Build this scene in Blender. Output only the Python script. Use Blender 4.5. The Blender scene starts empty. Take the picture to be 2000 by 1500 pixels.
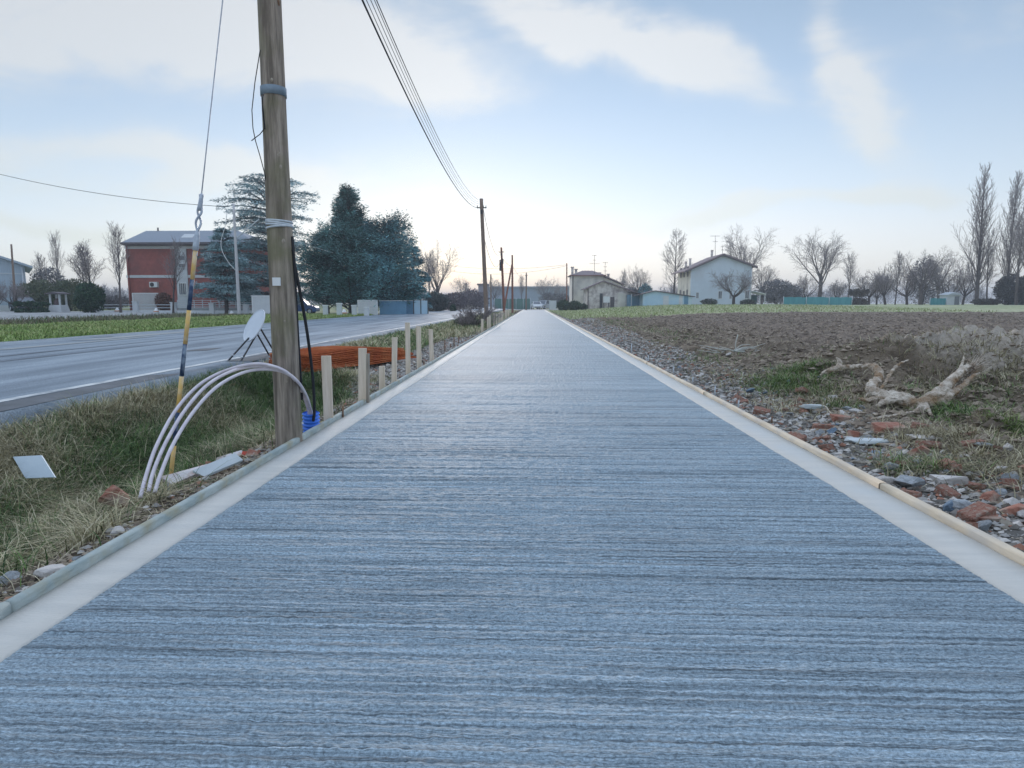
import bpy, math, random
import numpy as np
from mathutils import Vector
R = math.radians
PI = math.pi
scene = bpy.context.scene
col = scene.collection

# ---------------------------------------------------------------- camera
F, H = 1250.0, 1.1
TH = math.atan(157 / F)
YAW = math.atan(42 / F * math.cos(TH))
cam_d = bpy.data.cameras.new('camera')
cam = bpy.data.objects.new('camera', cam_d)
col.objects.link(cam)
cam.location = (0, 0, H)
cam.rotation_euler = (PI / 2 - TH, 0, YAW)
cam_d.sensor_width = 36
cam_d.lens = 36 * F / 2000
cam_d.clip_start = 0.05
cam_d.clip_end = 6000
scene.camera = cam

# ---------------------------------------------------------------- light and sky
SUN_EL, SUN_AZ = 5.0, -9.0           # azimuth measured from +Y towards +X
scene.view_settings.view_transform = 'Standard'
scene.view_settings.look = 'None'
scene.view_settings.gamma = 1
scene.view_settings.exposure = 0.50
scene.render.film_transparent = False
sd = bpy.data.lights.new('sun', 'SUN')
sd.energy = 1.3
sd.angle = R(18)
sd.color = (1.0, 0.90, 0.82)
sun = bpy.data.objects.new('sun', sd)
col.objects.link(sun)
az = R(SUN_AZ)
v = Vector((math.sin(az) * math.cos(R(9)), math.cos(az) * math.cos(R(9)), math.sin(R(9))))
sun.rotation_euler = v.to_track_quat('Z', 'Y').to_euler()


def ray(px, py):
    x, y, z = (px - 1000) / F, -(py - 750) / F, -1.0
    a = PI / 2 - TH
    X, Y, Z = x, y * math.cos(a) - z * math.sin(a), y * math.sin(a) + z * math.cos(a)
    c, s = math.cos(YAW), math.sin(YAW)
    return np.array([X * c - Y * s, X * s + Y * c, Z])


def G(px, py, z=0.0):                 # photograph position -> point on the plane z
    d = ray(px, py)
    t = (z - H) / d[2]
    return np.array([0, 0, H]) + d * t


def at(px, py, Y):                    # photograph position -> point at distance Y
    d = ray(px, py)
    return np.array([0, 0, H]) + d * (Y / d[1])


def build_world():
    w = bpy.data.worlds.new('World')
    scene.world = w
    w.use_nodes = True
    nt = w.node_tree
    N, L = nt.nodes, nt.links
    N.clear()

    def node(t, **k):
        n = N.new(t)
        for a, b in k.items():
            setattr(n, a, b)
        return n

    def mth(op, a, b=None, c=None, clamp=False):
        n = node('ShaderNodeMath', operation=op, use_clamp=clamp)
        for i, q in enumerate((a, b, c)):
            if q is None:
                continue
            if hasattr(q, 'links'):
                L.new(q, n.inputs[i])
            else:
                n.inputs[i].default_value = q
        return n.outputs[0]

    out = node('ShaderNodeOutputWorld')
    sky = node('ShaderNodeTexSky', sky_type='NISHITA')
    sky.sun_disc = False
    sky.sun_elevation = R(SUN_EL)
    sky.sun_rotation = R(SUN_AZ)
    sky.air_density = 0.8
    sky.dust_density = 0.2
    sky.ozone_density = 2.0
    bg1 = node('ShaderNodeBackground')
    bg1.inputs[1].default_value = 0.05
    L.new(sky.outputs[0], bg1.inputs[0])
    tc = node('ShaderNodeTexCoord')
    sep = node('ShaderNodeSeparateXYZ')
    L.new(tc.outputs['Generated'], sep.inputs[0])
    x, y, z = sep.outputs
    # base gradient by elevation
    ramp = node('ShaderNodeValToRGB')
    L.new(z, ramp.inputs[0])
    el = ramp.color_ramp.elements
    stops = [(0.0, (.76, .725, .725)), (.05, (.72, .725, .745)), (.14, (.52, .60, .68)), (.28, (.36, .45, .57)),
             (.42, (.25, .33, .43)), (.60, (.66, .80, 1.0)), (1.0, (.86, 1.0, 1.22))]
    el[0].position, el[0].color = stops[0][0], (*stops[0][1], 1)
    el[1].position, el[1].color = stops[-1][0], (*stops[-1][1], 1)
    for p, c in stops[1:-1]:
        e = el.new(p)
        e.color = (*c, 1)
    # glow towards the setting sun
    dot = node('ShaderNodeVectorMath', operation='DOT_PRODUCT')
    L.new(tc.outputs['Generated'], dot.inputs[0])
    dot.inputs[1].default_value = (0.05, 0.985, 0.13)
    g = mth('POWER', mth('MAXIMUM', dot.outputs['Value'], 0.0), 9.0)
    gain = mth('ADD', mth("MULTIPLY", g, 0.20), 0.70)
    # front-sky coordinates u = x/y, v = z/y
    yy = mth('MAXIMUM', y, 0.08)
    u = mth('DIVIDE', x, yy)
    vv = mth('DIVIDE', z, yy)
    comb = node('ShaderNodeCombineXYZ')
    L.new(u, comb.inputs[0])
    L.new(vv, comb.inputs[1])
    mp = node('ShaderNodeMapping')
    mp.inputs['Scale'].default_value = (3.4, 8.5, 1)
    mp.inputs['Rotation'].default_value = (0, 0, R(14))
    L.new(comb.outputs[0], mp.inputs[0])
    nz = node('ShaderNodeTexNoise')
    nz.inputs['Scale'].default_value = 1.0
    nz.inputs['Detail'].default_value = 5
    nz.inputs['Roughness'].default_value = .60
    nz.inputs['Distortion'].default_value = .4
    L.new(mp.outputs[0], nz.inputs['Vector'])
    wn = node('ShaderNodeTexNoise')
    wn.inputs['Scale'].default_value = 4.0
    wn.inputs['Detail'].default_value = 6
    wn.inputs['Roughness'].default_value = .5
    L.new(comb.outputs[0], wn.inputs['Vector'])
    wsep = node('ShaderNodeSeparateColor')
    L.new(wn.outputs['Color'], wsep.inputs[0])
    uw = mth('ADD', u, mth('MULTIPLY', mth('SUBTRACT', wsep.outputs[0], .5), .34))
    vw = mth('ADD', vv, mth('MULTIPLY', mth('SUBTRACT', wsep.outputs[1], .5), .12))
    total = None
    # (px, py, half length px, half thickness px, tilt deg (down to the right +), strength)
    blobs = [(60, 40, 420, 95, 4, .95), (330, 60, 380, 75, 6, .8), (640, 110, 330, 80, 10, .95), (780, 150, 170, 40, 12, .5),
             (230, 310, 560, 34, 4, .85), (60, 360, 420, 30, 3, .6), (520, 330, 260, 22, 6, .6),
             (1120, 45, 230, 34, 18, 1.05), (1290, 105, 190, 45, 27, 1.0),
             (1655, 110, 150, 55, 72, .95), (1690, 215, 110, 42, 48, .8), (1500, 398, 260, 17, -6, 1.5), (1700, 380, 180, 10, -3, .5),
             (40, 430, 260, 16, 2, .7), (300, 440, 330, 16, 3, .45), (650, 400, 260, 22, 4, .4), (1880, 60, 260, 60, -14, .35)]
    for (px, py, hl, ht, tilt, st) in blobs:
        d = ray(px, py)
        u0, v0 = d[0] / d[1], d[2] / d[1]
        a = -R(tilt)
        du = mth('SUBTRACT', uw, u0)
        dv = mth('SUBTRACT', vw, v0)
        A = mth('ADD', mth('MULTIPLY', du, math.cos(a)), mth('MULTIPLY', dv, math.sin(a)))
        B = mth('SUBTRACT', mth('MULTIPLY', dv, math.cos(a)), mth('MULTIPLY', du, math.sin(a)))
        A = mth('DIVIDE', A, hl / F * 1.1)
        B = mth('DIVIDE', B, ht / F * 1.25)
        r2 = mth('ADD', mth('MULTIPLY', A, A), mth('MULTIPLY', B, B))
        f = mth('MULTIPLY', mth('POWER', 2.718, mth('MULTIPLY', r2, -1.0)), st)
        total = f if total is None else mth('ADD', total, f)
    fr = mth('GREATER_THAN', y, 0.1)
    total = mth('MULTIPLY', total, fr)
    noise_c = mth('MULTIPLY', mth('SUBTRACT', nz.outputs[0], .5), 2.8)
    m = mth('MULTIPLY', total, mth('ADD', noise_c, 1.0))
    m = mth('ADD', m, mth('MULTIPLY', mth('SUBTRACT', nz.outputs[0], .5), 0.45))
    cr = node('ShaderNodeMapRange', interpolation_type='SMOOTHSTEP')
    L.new(m, cr.inputs[0])
    cr.inputs[1].default_value = 0.14
    cr.inputs[2].default_value = 1.25
    cr.inputs[3].default_value = 0
    cr.inputs[4].default_value = 0.92
    # warm afterglow low in front
    low = mth('POWER', 2.718, mth('MULTIPLY', mth('MULTIPLY', z, z), -60.0))
    warm = mth('MULTIPLY', low, mth('MULTIPLY', mth('POWER', mth('MAXIMUM', dot.outputs['Value'], 0.0), 3.0), .85))
    mix0 = node('ShaderNodeMix', data_type='RGBA')
    L.new(warm, mix0.inputs[0])
    L.new(ramp.outputs[0], mix0.inputs[6])
    mix0.inputs[7].default_value = (.88, .75, .70, 1)
    mix = node('ShaderNodeMix', data_type='RGBA')
    L.new(cr.outputs[0], mix.inputs[0])
    L.new(mix0.outputs[2], mix.inputs[6])
    mix.inputs[7].default_value = (.63, .61, .57, 1)
    sc = node('ShaderNodeVectorMath', operation='SCALE')
    L.new(mix.outputs[2], sc.inputs[0])
    L.new(gain, sc.inputs['Scale'])
    bg2 = node('ShaderNodeBackground')
    bg2.inputs[1].default_value = 1.0
    L.new(sc.outputs[0], bg2.inputs[0])
    add = node('ShaderNodeAddShader')
    L.new(bg1.outputs[0], add.inputs[0])
    L.new(bg2.outputs[0], add.inputs[1])
    L.new(add.outputs[0], out.inputs[0])
    w.cycles.sampling_method = 'MANUAL'
    w.cycles.sample_map_resolution = 512


build_world()

# ---------------------------------------------------------------- numpy noise
_rng = np.random.RandomState(7)
_T = _rng.rand(1024 * 1024).astype(np.float32)


def vnoise(x, y, seed=0):
    xi = np.floor(x).astype(np.int64)
    yi = np.floor(y).astype(np.int64)
    fx = x - xi
    fy = y - yi
    fx = fx * fx * (3 - 2 * fx)
    fy = fy * fy * (3 - 2 * fy)

    def h(a, b):
        k = (a * 73856093) ^ (b * 19349663) ^ (seed * 83492791)
        k = (k ^ (k >> 13)) * 1274126177
        return _T[np.bitwise_and(k ^ (k >> 16), 1048575)]
    a = h(xi, yi) * (1 - fx) + h(xi + 1, yi) * fx
    b = h(xi, yi + 1) * (1 - fx) + h(xi + 1, yi + 1) * fx
    return a * (1 - fy) + b * fy


def fbm(x, y, octs=4, seed=0, rough=.5):
    s = 0
    a = 1.0
    t = 0
    for o in range(octs):
        s = s + a * vnoise(x * 2 ** o + 17.3 * o, y * 2 ** o - 9.1 * o, seed + o)
        t += a
        a *= rough
    return s / t * 2 - 1


def ss(x, a, b):
    t = np.clip((x - a) / (b - a), 0, 1)
    return t * t * (3 - 2 * t)


# ---------------------------------------------------------------- materials
MATS = {}


def mat(name, c1, c2=None, scale=6.0, rough=.75, bump=0.0, bscale=None, stretch=(1, 1, 1), metal=0.0, detail=5,
        contrast=(.35, .65), attr=None, coord='Object', spec=.3, c3=None, s3=1.5, alpha=None, trans=0.0):
    if name in MATS:
        return MATS[name]
    m = bpy.data.materials.new(name)
    m.use_nodes = True
    N, L = m.node_tree.nodes, m.node_tree.links
    b = N['Principled BSDF']
    b.inputs['Roughness'].default_value = rough
    b.inputs['Metallic'].default_value = metal
    b.inputs['Specular IOR Level'].default_value = spec
    c2 = c2 or tuple(q * .78 for q in c1)
    tc = N.new('ShaderNodeTexCoord')
    mp = N.new('ShaderNodeMapping')
    mp.inputs['Scale'].default_value = stretch
    L.new(tc.outputs[coord], mp.inputs[0])
    n = N.new('ShaderNodeTexNoise')
    n.inputs['Scale'].default_value = scale
    n.inputs['Detail'].default_value = detail
    n.inputs['Roughness'].default_value = .6
    L.new(mp.outputs[0], n.inputs['Vector'])
    mr = N.new('ShaderNodeMapRange')
    mr.inputs[1].default_value, mr.inputs[2].default_value = contrast
    L.new(n.outputs[0], mr.inputs[0])
    mx = N.new('ShaderNodeMix')
    mx.data_type = 'RGBA'
    L.new(mr.outputs[0], mx.inputs[0])
    mx.inputs[6].default_value = (*c1, 1)
    mx.inputs[7].default_value = (*c2, 1)
    res = mx.outputs[2]
    if c3:
        n3 = N.new('ShaderNodeTexNoise')
        n3.inputs['Scale'].default_value = s3
        n3.inputs['Detail'].default_value = 4
        L.new(tc.outputs[coord], n3.inputs['Vector'])
        m3 = N.new('ShaderNodeMapRange')
        m3.inputs[1].default_value, m3.inputs[2].default_value = .48, .66
        L.new(n3.outputs[0], m3.inputs[0])
        x3 = N.new('ShaderNodeMix')
        x3.data_type = 'RGBA'
        L.new(m3.outputs[0], x3.inputs[0])
        L.new(res, x3.inputs[6])
        x3.inputs[7].default_value = (*c3, 1)
        res = x3.outputs[2]
    if attr:
        at_ = N.new('ShaderNodeAttribute')
        at_.attribute_name = attr
        mm = N.new('ShaderNodeMix')
        mm.data_type = 'RGBA'
        mm.blend_type = 'MULTIPLY'
        mm.inputs[0].default_value = 1
        L.new(res, mm.inputs[6])
        L.new(at_.outputs['Color'], mm.inputs[7])
        res = mm.outputs[2]
    L.new(res, b.inputs['Base Color'])
    if bump:
        nb = N.new('ShaderNodeTexNoise')
        nb.inputs['Scale'].default_value = bscale or scale * 2
        nb.inputs['Detail'].default_value = 6
        L.new(mp.outputs[0], nb.inputs['Vector'])
        bp = N.new('ShaderNodeBump')
        bp.inputs['Strength'].default_value = min(1, bump)
        bp.inputs['Distance'].default_value = .03 * max(1, bump)
        L.new(nb.outputs[0], bp.inputs['Height'])
        L.new(bp.outputs[0], b.inputs['Normal'])
    if trans:
        b.inputs['Transmission Weight'].default_value = trans
    MATS[name] = m
    return m


# ---------------------------------------------------------------- mesh helpers
def mesh_raw(name, V, loops, starts, totals, mats, fmat=None, smooth=False, colors=None):
    V = np.asarray(V, dtype=np.float32)
    me = bpy.data.meshes.new(name)
    me.vertices.add(len(V))
    me.vertices.foreach_set('co', V.ravel())
    me.loops.add(len(loops))
    me.loops.foreach_set('vertex_index', np.asarray(loops, dtype=np.int32))
    me.polygons.add(len(starts))
    me.polygons.foreach_set('loop_start', np.asarray(starts, dtype=np.int32))
    me.polygons.foreach_set('loop_total', np.asarray(totals, dtype=np.int32))
    for m in mats:
        me.materials.append(m)
    if fmat is not None:
        me.polygons.foreach_set('material_index', np.asarray(fmat, dtype=np.int32))
    me.polygons.foreach_set('use_smooth', np.full(len(starts), smooth, dtype=bool) if np.isscalar(smooth) else np.asarray(smooth, dtype=bool))
    if colors is not None:
        ca = me.color_attributes.new('Col', 'FLOAT_COLOR', 'POINT')
        c = np.ones((len(V), 4), dtype=np.float32)
        c[:, :3] = colors
        ca.data.foreach_set('color', c.ravel())
    me.update(calc_edges=True)
    return me


def link(name, me, parent=None, loc=None):
    o = bpy.data.objects.new(name, me)
    col.objects.link(o)
    if parent is not None:
        o.parent = parent
    if loc is not None:
        o.location = loc
    return o


def tag(o, label=None, cat=None, group=None, kind=None):
    if label:
        o['label'] = label
    if cat:
        o['category'] = cat
    if group:
        o['group'] = group
    if kind:
        o['kind'] = kind
    return o


def thing(name, label, cat, loc, group=None, rz=0):
    o = bpy.data.objects.new(name, None)
    o.empty_display_size = .2
    col.objects.link(o)
    o.location = [float(q) for q in loc]
    o.rotation_euler = (0, 0, rz)
    return tag(o, label, cat, group)


class MB:
    """collects shapes in world (or local) space, builds one mesh"""

    def __init__(s):
        s.V, s.F, s.M, s.S, s.C = [], [], [], [], []
        s.n = 0

    def add(s, V, F, m=0, smooth=False, c=None):
        V = np.asarray(V, dtype=float).reshape(-1, 3)
        s.V.append(V)
        s.C.append(np.tile(c if c is not None else (1, 1, 1), (len(V), 1)))
        for f in F:
            s.F.append([i + s.n for i in f])
            s.M.append(m)
            s.S.append(smooth)
        s.n += len(V)
        return s

    def box(s, a, b, m=0, c=None, taper=None):
        x0, y0, z0 = a
        x1, y1, z1 = b
        V = [(x0, y0, z0), (x1, y0, z0), (x1, y1, z0), (x0, y1, z0), (x0, y0, z1), (x1, y0, z1), (x1, y1, z1), (x0, y1, z1)]
        F_ = [(0, 3, 2, 1), (4, 5, 6, 7), (0, 1, 5, 4), (1, 2, 6, 5), (2, 3, 7, 6), (3, 0, 4, 7)]
        return s.add(V, F_, m, False, c)

    def obox(s, cen, ax, ay, az_, m=0, c=None):
        cen, ax, ay, az_ = [np.array(q, float) for q in (cen, ax, ay, az_)]
        V = [cen + i * ax + j * ay + k * az_ for k in (-1, 1) for (i, j) in ((-1, -1), (1, -1), (1, 1), (-1, 1))]
        F_ = [(0, 3, 2, 1), (4, 5, 6, 7), (0, 1, 5, 4), (1, 2, 6, 5), (2, 3, 7, 6), (3, 0, 4, 7)]
        return s.add(V, F_, m, False, c)

    def beam(s, p, q, w, h, m=0, up=(0, 0, 1)):
        p, q = np.array(p, float), np.array(q, float)
        d = q - p
        Ln = np.linalg.norm(d)
        d /= Ln
        u = np.cross(d, up)
        u /= np.linalg.norm(u)
        w_ = np.cross(u, d)
        return s.obox((p + q) / 2, d * Ln / 2, u * w / 2, w_ * h / 2, m)

    def tube(s, P, r, k=8, m=0, smooth=True, cap=True, c=None, jit=0, rs=None):
        P = np.asarray(P, float)
        n = len(P)
        r = np.full(n, r) if np.isscalar(r) else np.asarray(r, float)
        T = np.gradient(P, axis=0)
        T /= np.linalg.norm(T, axis=1)[:, None] + 1e-12
        ref = np.array([0, 0, 1.0]) if abs(T[0][2]) < .9 else np.array([1.0, 0, 0])
        U = np.cross(T, ref)
        bad = np.linalg.norm(U, axis=1) < 1e-3
        if bad.any():
            U[bad] = np.cross(T[bad], (0, 1, 0))
        U /= np.linalg.norm(U, axis=1)[:, None]
        W = np.cross(T, U)
        a = np.arange(k) * 2 * PI / k
        ring = U[:, None, :] * np.cos(a)[None, :, None] + W[:, None, :] * np.sin(a)[None, :, None]
        rr = r[:, None, None]
        if jit and rs is not None:
            rr = rr * (1 + jit * (rs.rand(n, k, 1) - .5))
        V = (P[:, None, :] + ring * rr).reshape(-1, 3)
        F_ = [(i * k + j, i * k + (j + 1) % k, (i + 1) * k + (j + 1) % k, (i + 1) * k + j) for i in range(n - 1) for j in range(k)]
        if cap:
            F_.append(tuple(range(k))[::-1])
            F_.append(tuple((n - 1) * k + j for j in range(k)))
        return s.add(V, F_, m, smooth, c)

    def poly(s, pts, m=0):
        return s.add(pts, [tuple(range(len(pts)))], m)

    def prism(s, prof, y0, y1, m=0):
        """profile in (x,z), extruded along y; profile counter-clockwise seen from -y"""
        n = len(prof)
        V = [(x, y0, z) for x, z in prof] + [(x, y1, z) for x, z in prof]
        F_ = [tuple(range(n)), tuple(range(2 * n - 1, n - 1, -1))]
        F_ += [(i, n + i, n + (i + 1) % n, (i + 1) % n) for i in range(n)]
        return s.add(V, F_, m)

    def build(s, name, mats, parent=None, origin=None, colors=False):
        V = np.concatenate(s.V) if s.V else np.zeros((0, 3))
        o_ = np.array(origin if origin is not None else (parent_loc(parent) if parent is not None else (0, 0, 0)), float)
        loops = [i for f in s.F for i in f]
        tot = [len(f) for f in s.F]
        st = np.concatenate([[0], np.cumsum(tot)[:-1]]) if tot else []
        if not isinstance(mats, (list, tuple)):
            mats = [mats]
        me = mesh_raw(name, V - o_, loops, st, tot, mats, s.M, s.S, np.concatenate(s.C) if colors else None)
        return link(name, me, parent, None if parent is not None else tuple(o_))


def parent_loc(p):
    v_ = np.zeros(3)
    while p is not None:
        v_ += np.array(p.location)
        p = p.parent
    return v_


def copy_thing(root, loc, rz=0, sc=1, label=None, group=None):
    r = root.copy()
    col.objects.link(r)
    r.location = [float(q) for q in loc]
    r.rotation_euler = (0, 0, rz)
    r.scale = (sc, sc, sc) if np.isscalar(sc) else sc
    if label:
        r['label'] = label
    if group:
        r['group'] = group
    for ch in list(root.children):
        c = ch.copy()
        col.objects.link(c)
        c.parent = r
        for g in ch.children:
            d = g.copy()
            col.objects.link(d)
            d.parent = c
    return r


# ---------------------------------------------------------------- terrain
XL, XR = -1.86, 2.07            # inner faces of the edge boards
RZ = 0.10                       # road surface height
RX0, RX1 = -14.0, -5.48         # far road edge, near white line
PATH_END = 118.0


def gz(X, Y, fine=True):
    X = np.asarray(X, float)
    Y = np.asarray(Y, float)
    # left verge with its ditch
    xs = [-2000, -120, -60, -45, -34, -30.5, -25.5, -22, -14.6, -14.0, -5.0, -4.6, -4.0, -3.3, -2.7, -2.25, -1.95]
    zn = [.3, .3, .3, .28, .12, -.35, -.30, .12, .08, -.10, -.10, -.02, -.22, -.44, -.30, -.10, -.06]
    zf = [.3, .3, .3, .28, .12, -.10, -.05, .12, .08, -.10, -.10, .04, .02, -.05, -.07, -.06, -.05]
    wn = 1 - ss(Y, 8.2, 10.2)
    zl = np.interp(X, xs, zn) * wn + np.interp(X, xs, zf) * (1 - wn)
    zl = np.where(X < -16, zl * 1 + .0, zl)
    # right: field rising gently
    t = ss(Y, 20, 110) * ss(X, 3, 22)
    zr = -.06 + .95 * t
    spoil = np.exp(-((X - 6.9) / 1.9) ** 2 - ((Y - 10.2) / 1.6) ** 2) * .62
    spoil = spoil + np.exp(-((X - 5.1) / .8) ** 2 - ((Y - 9.5) / .55) ** 2) * .36 - np.exp(-((X - 4.8) / .6) ** 2 - ((Y - 8.4) / .42) ** 2) * .16
    spoil = spoil + np.exp(-((X - 4.3) / .8) ** 2 - ((Y - 14.5) / 1.6) ** 2) * .20
    spoil = spoil + np.exp(-((X - 9.5) / 2.5) ** 2 - ((Y - 8.0) / 2.0) ** 2) * .22
    ridge = ss(X, 2.7, 3.8) * (1 - ss(X, 6.0, 9.0)) * (.10 + .12 * fbm(X * .5, Y * .35, 3, 5)) * (1 - ss(Y, 40, 80))
    zr = zr + spoil + np.maximum(ridge, -.02)
    z = np.where(X < 0, zl, zr)
    inside = (X > XL - .06) & (X < XR + .06) & (Y < PATH_END + 1)
    z = np.where(inside, -.16, z)
    if fine:
        # clods of the ploughed field
        fld = ss(X, 3.5, 6.0) * (1 - ss(Y + 2 * fbm(X * .1, Y * 0, 2, 8), 58, 61))
        cl = fbm(X * 2.6, Y * 2.6, 4, 21, .62)
        cl = np.abs(cl) * 1.4 - .35
        z = z + fld * (cl * .21 + fbm(X * .8, Y * .8, 2, 3) * .05)
        # rough soil along both boards
        vr = ss(X, 2.15, 2.5) * (1 - ss(X, 3.5, 6)) * (1 - ss(Y, 70, 100))
        z = z + vr * fbm(X * 5, Y * 5, 4, 31) * .05
        sb = ss(X, 3.0, 4.0) * (1 - ss(X, 9, 12)) * (1 - ss(Y, 16, 26))
        z = z + sb * (np.abs(fbm(X * 2.0, Y * 2.0, 4, 35, .6)) - .22) * .26
        lv = (X < -2.0) & (X > -5.0)
        z = z + np.where(lv, (fbm(X * 2.2, Y * 2.2, 4, 41) * .07 - .01) * ss(-X, 2.0, 2.3), 0)
        fl = (X < -14.5) & (X > -60)
        z = z + np.where(fl, fbm(X * .7, Y * .7, 3, 51) * .05, 0)
        z = np.where(inside, -.16, z)
    return z


def gz1(X, Y):
    return float(gz(np.array([X]), np.array([Y]))[0])


def on(px, py):                       # photograph position -> point on the terrain
    z = 0.0
    for _ in range(12):
        p = G(px, py, z)
        z = .5 * z + .5 * float(gz(np.array([p[0]]), np.array([p[1]]), False)[0])
    p = G(px, py, z)
    p[2] = gz1(p[0], p[1])
    return p


def ground_color(X, Y):
    n1 = fbm(X * .9, Y * .9, 4, 61)
    n2 = fbm(X * 4, Y * 4, 3, 71)
    big = fbm(X * .15, Y * .15, 3, 81)
    C = np.zeros(X.shape + (3,))

    def put(mask, c, c2=None, n=n1):
        c = np.array(c)
        c2 = np.array(c2 if c2 is not None else c * .8)
        t_ = np.clip(n * 1.3 + .5, 0, 1)[..., None]
        k = (c * (1 - t_) + c2 * t_)
        w = np.clip(mask, 0, 1)[..., None]
        C[:] = C * (1 - w) + k * w
    one = np.ones_like(X)
    # right: meadow, then field, then verge
    put(one, (.52, .52, .34), (.42, .45, .26), big)
    put((X > 0) * (1 - ss(Y, 75, 120)) * (1 - ss(X, 2, 30)), (.30, .38, .14), (.44, .46, .25))
    fe = 60 + 1.2 * fbm(X * .15, Y * .15, 2, 91) - 14 * (1 - ss(X, 3, 16))
    put((X > 0) * (1 - ss(Y, fe - .6, fe + .6)), (.37, .295, .235), (.11, .086, .07), n2)
    put((X > 0) * (1 - ss(X, 5, 9)) * (1 - ss(Y, 30, 60)), (.33, .265, .20), (.11, .085, .064), n2)
    dry = np.exp(-((X - 6.9) / 1.7) ** 2 - ((Y - 9.7) / 1.3) ** 2)
    put((X > 0) * ss(dry, .25, .6), (.58, .51, .44), (.32, .27, .22), n2)
    gr = ss(fbm(X * .8, Y * .8, 3, 95), .30, .55) * (X > 3.0) * (1 - ss(X, 7, 9)) * (1 - ss(Y, 25, 50))
    put(gr, (.10, .16, .05), (.16, .18, .08), n2)
    put((X > 2) * (1 - ss(X + n1 * .5, 2.9, 3.7)) * (1 - ss(Y, 70, 100)), (.26, .245, .225), (.13, .12, .11), n2)
    # left
    L_ = (X < 0)
    put(L_ * 1.0, (.36, .37, .24), (.26, .29, .15))
    put(L_ * (X < -34) * (Y > 40), (.30, .33, .18), (.20, .25, .11))
    pav = ss(-X, 31, 33) * (1 - ss(-X, 62, 70)) * ss(Y, 38, 41) * (1 - ss(Y + n1, 66, 67.5))
    pav = np.maximum(pav, ss(-X, 14.2, 15) * ss(Y, 58, 61) * (1 - ss(Y, 66, 67)))
    put(L_ * ss(-X, 12, 15) * (1 - ss(-X + n1 * 1.0, 24, 25.5)) * (1 - ss(Y, 57, 60)), (.15, .27, .045), (.27, .34, .10))
    put(L_ * ss(-X + n1, 24, 25.5) * (1 - ss(-X, 31.5, 33)) * (1 - ss(Y, 54, 57)), (.13, .105, .07), (.20, .18, .10), n2)
    put(L_ * pav, (.52, .52, .52), (.44, .44, .44), big)
    put(L_ * ss(Y, 55, 60) * (X > -22) * (X < -14), (.48, .48, .46), (.30, .33, .2), n1)
    # near verge
    nv = L_ * ss(-X, 1.9, 2.0) * (1 - ss(-X, 5.2, 5.4))
    put(nv, (.30, .29, .17), (.20, .22, .11), n1)
    put(nv * (1 - ss(-X + n1 * .25, 2.45, 2.8)), (.11, .085, .06), (.055, .045, .035), n2)
    put(nv * (1 - ss(-X + n1 * .3, 3.0, 3.6)) * ss(Y, 8.6, 9.4) * (1 - ss(Y, 22, 30)), (.42, .40, .36), (.22, .20, .18), n2)
    put(nv * ss(-X, 3.6, 4.0) * ss(Y, 8.5, 9.3) * (1 - ss(Y, 12.5, 14.5)), (.34, .33, .31), (.2, .19, .17), n2)
    put(nv * ss(-X + n1 * .12, 4.55, 4.75) * (1 - ss(Y, 13, 16)), (.10, .10, .10), (.05, .05, .05), n2)
    put((np.abs(X) < 30) * ss(Y, PATH_END - 3, PATH_END) * (1 - ss(Y, 135, 140)) * (X > -14) * (X < 6), (.50, .48, .47), (.42, .40, .39), n1)
    return C * (1 + .5 * n2[..., None])


def axis_y():
    ys = [-8, -4, -1, .3]
    y = 1.1
    while y < 5:
        ys.append(y)
        y += .022
    while y < 160:
        ys.append(y)
        y += .0062 * y
    while y < 3000:
        ys.append(y)
        y *= 1.06
    ys.append(3000)
    return np.array(ys)


def axis_x():
    r = []
    x = XR + .06
    while x < 110:
        r.append(x)
        x += max(.022, .0075 * x)
    while x < 1600:
        r.append(x)
        x *= 1.08
    r.append(1600)
    l = []
    x = -XL + .06
    while x < 80:
        l.append(-x)
        x += max(.022, .009 * x)
    while x < 1600:
        l.append(-x)
        x *= 1.08
    l.append(-1600)
    return np.array(l[::-1] + [XL - .03, 0, XR + .03] + r)


def grid_mesh(name, X, Y, Z, mats, colors=None, smooth=True, fm=None):
    ny, nx = X.shape
    V = np.stack([X, Y, Z], -1).reshape(-1, 3)
    idx = np.arange(ny * nx).reshape(ny, nx)
    q = np.stack([idx[:-1, :-1], idx[:-1, 1:], idx[1:, 1:], idx[1:, :-1]], -1).reshape(-1, 4)
    n = len(q)
    return mesh_raw(name, V, q.ravel(), np.arange(n) * 4, np.full(n, 4), mats, fm, smooth, None if colors is None else colors.reshape(-1, 3))


ax_, ay_ = axis_x(), axis_y()
GX, GY = np.meshgrid(ax_, ay_)
GZ = gz(GX, GY)
m_ground = mat('ground_soil_and_grass', (1.0, 1.0, 1.0), (.72, .72, .72), scale=9, rough=.95, bump=1.0, bscale=22, attr='Col', spec=.1)
g_o = link('ground', grid_mesh('ground', GX, GY, GZ, [m_ground], np.clip(ground_color(GX, GY), .01, 1)))
tag(g_o, kind='structure')
del GX, GY, GZ


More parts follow.
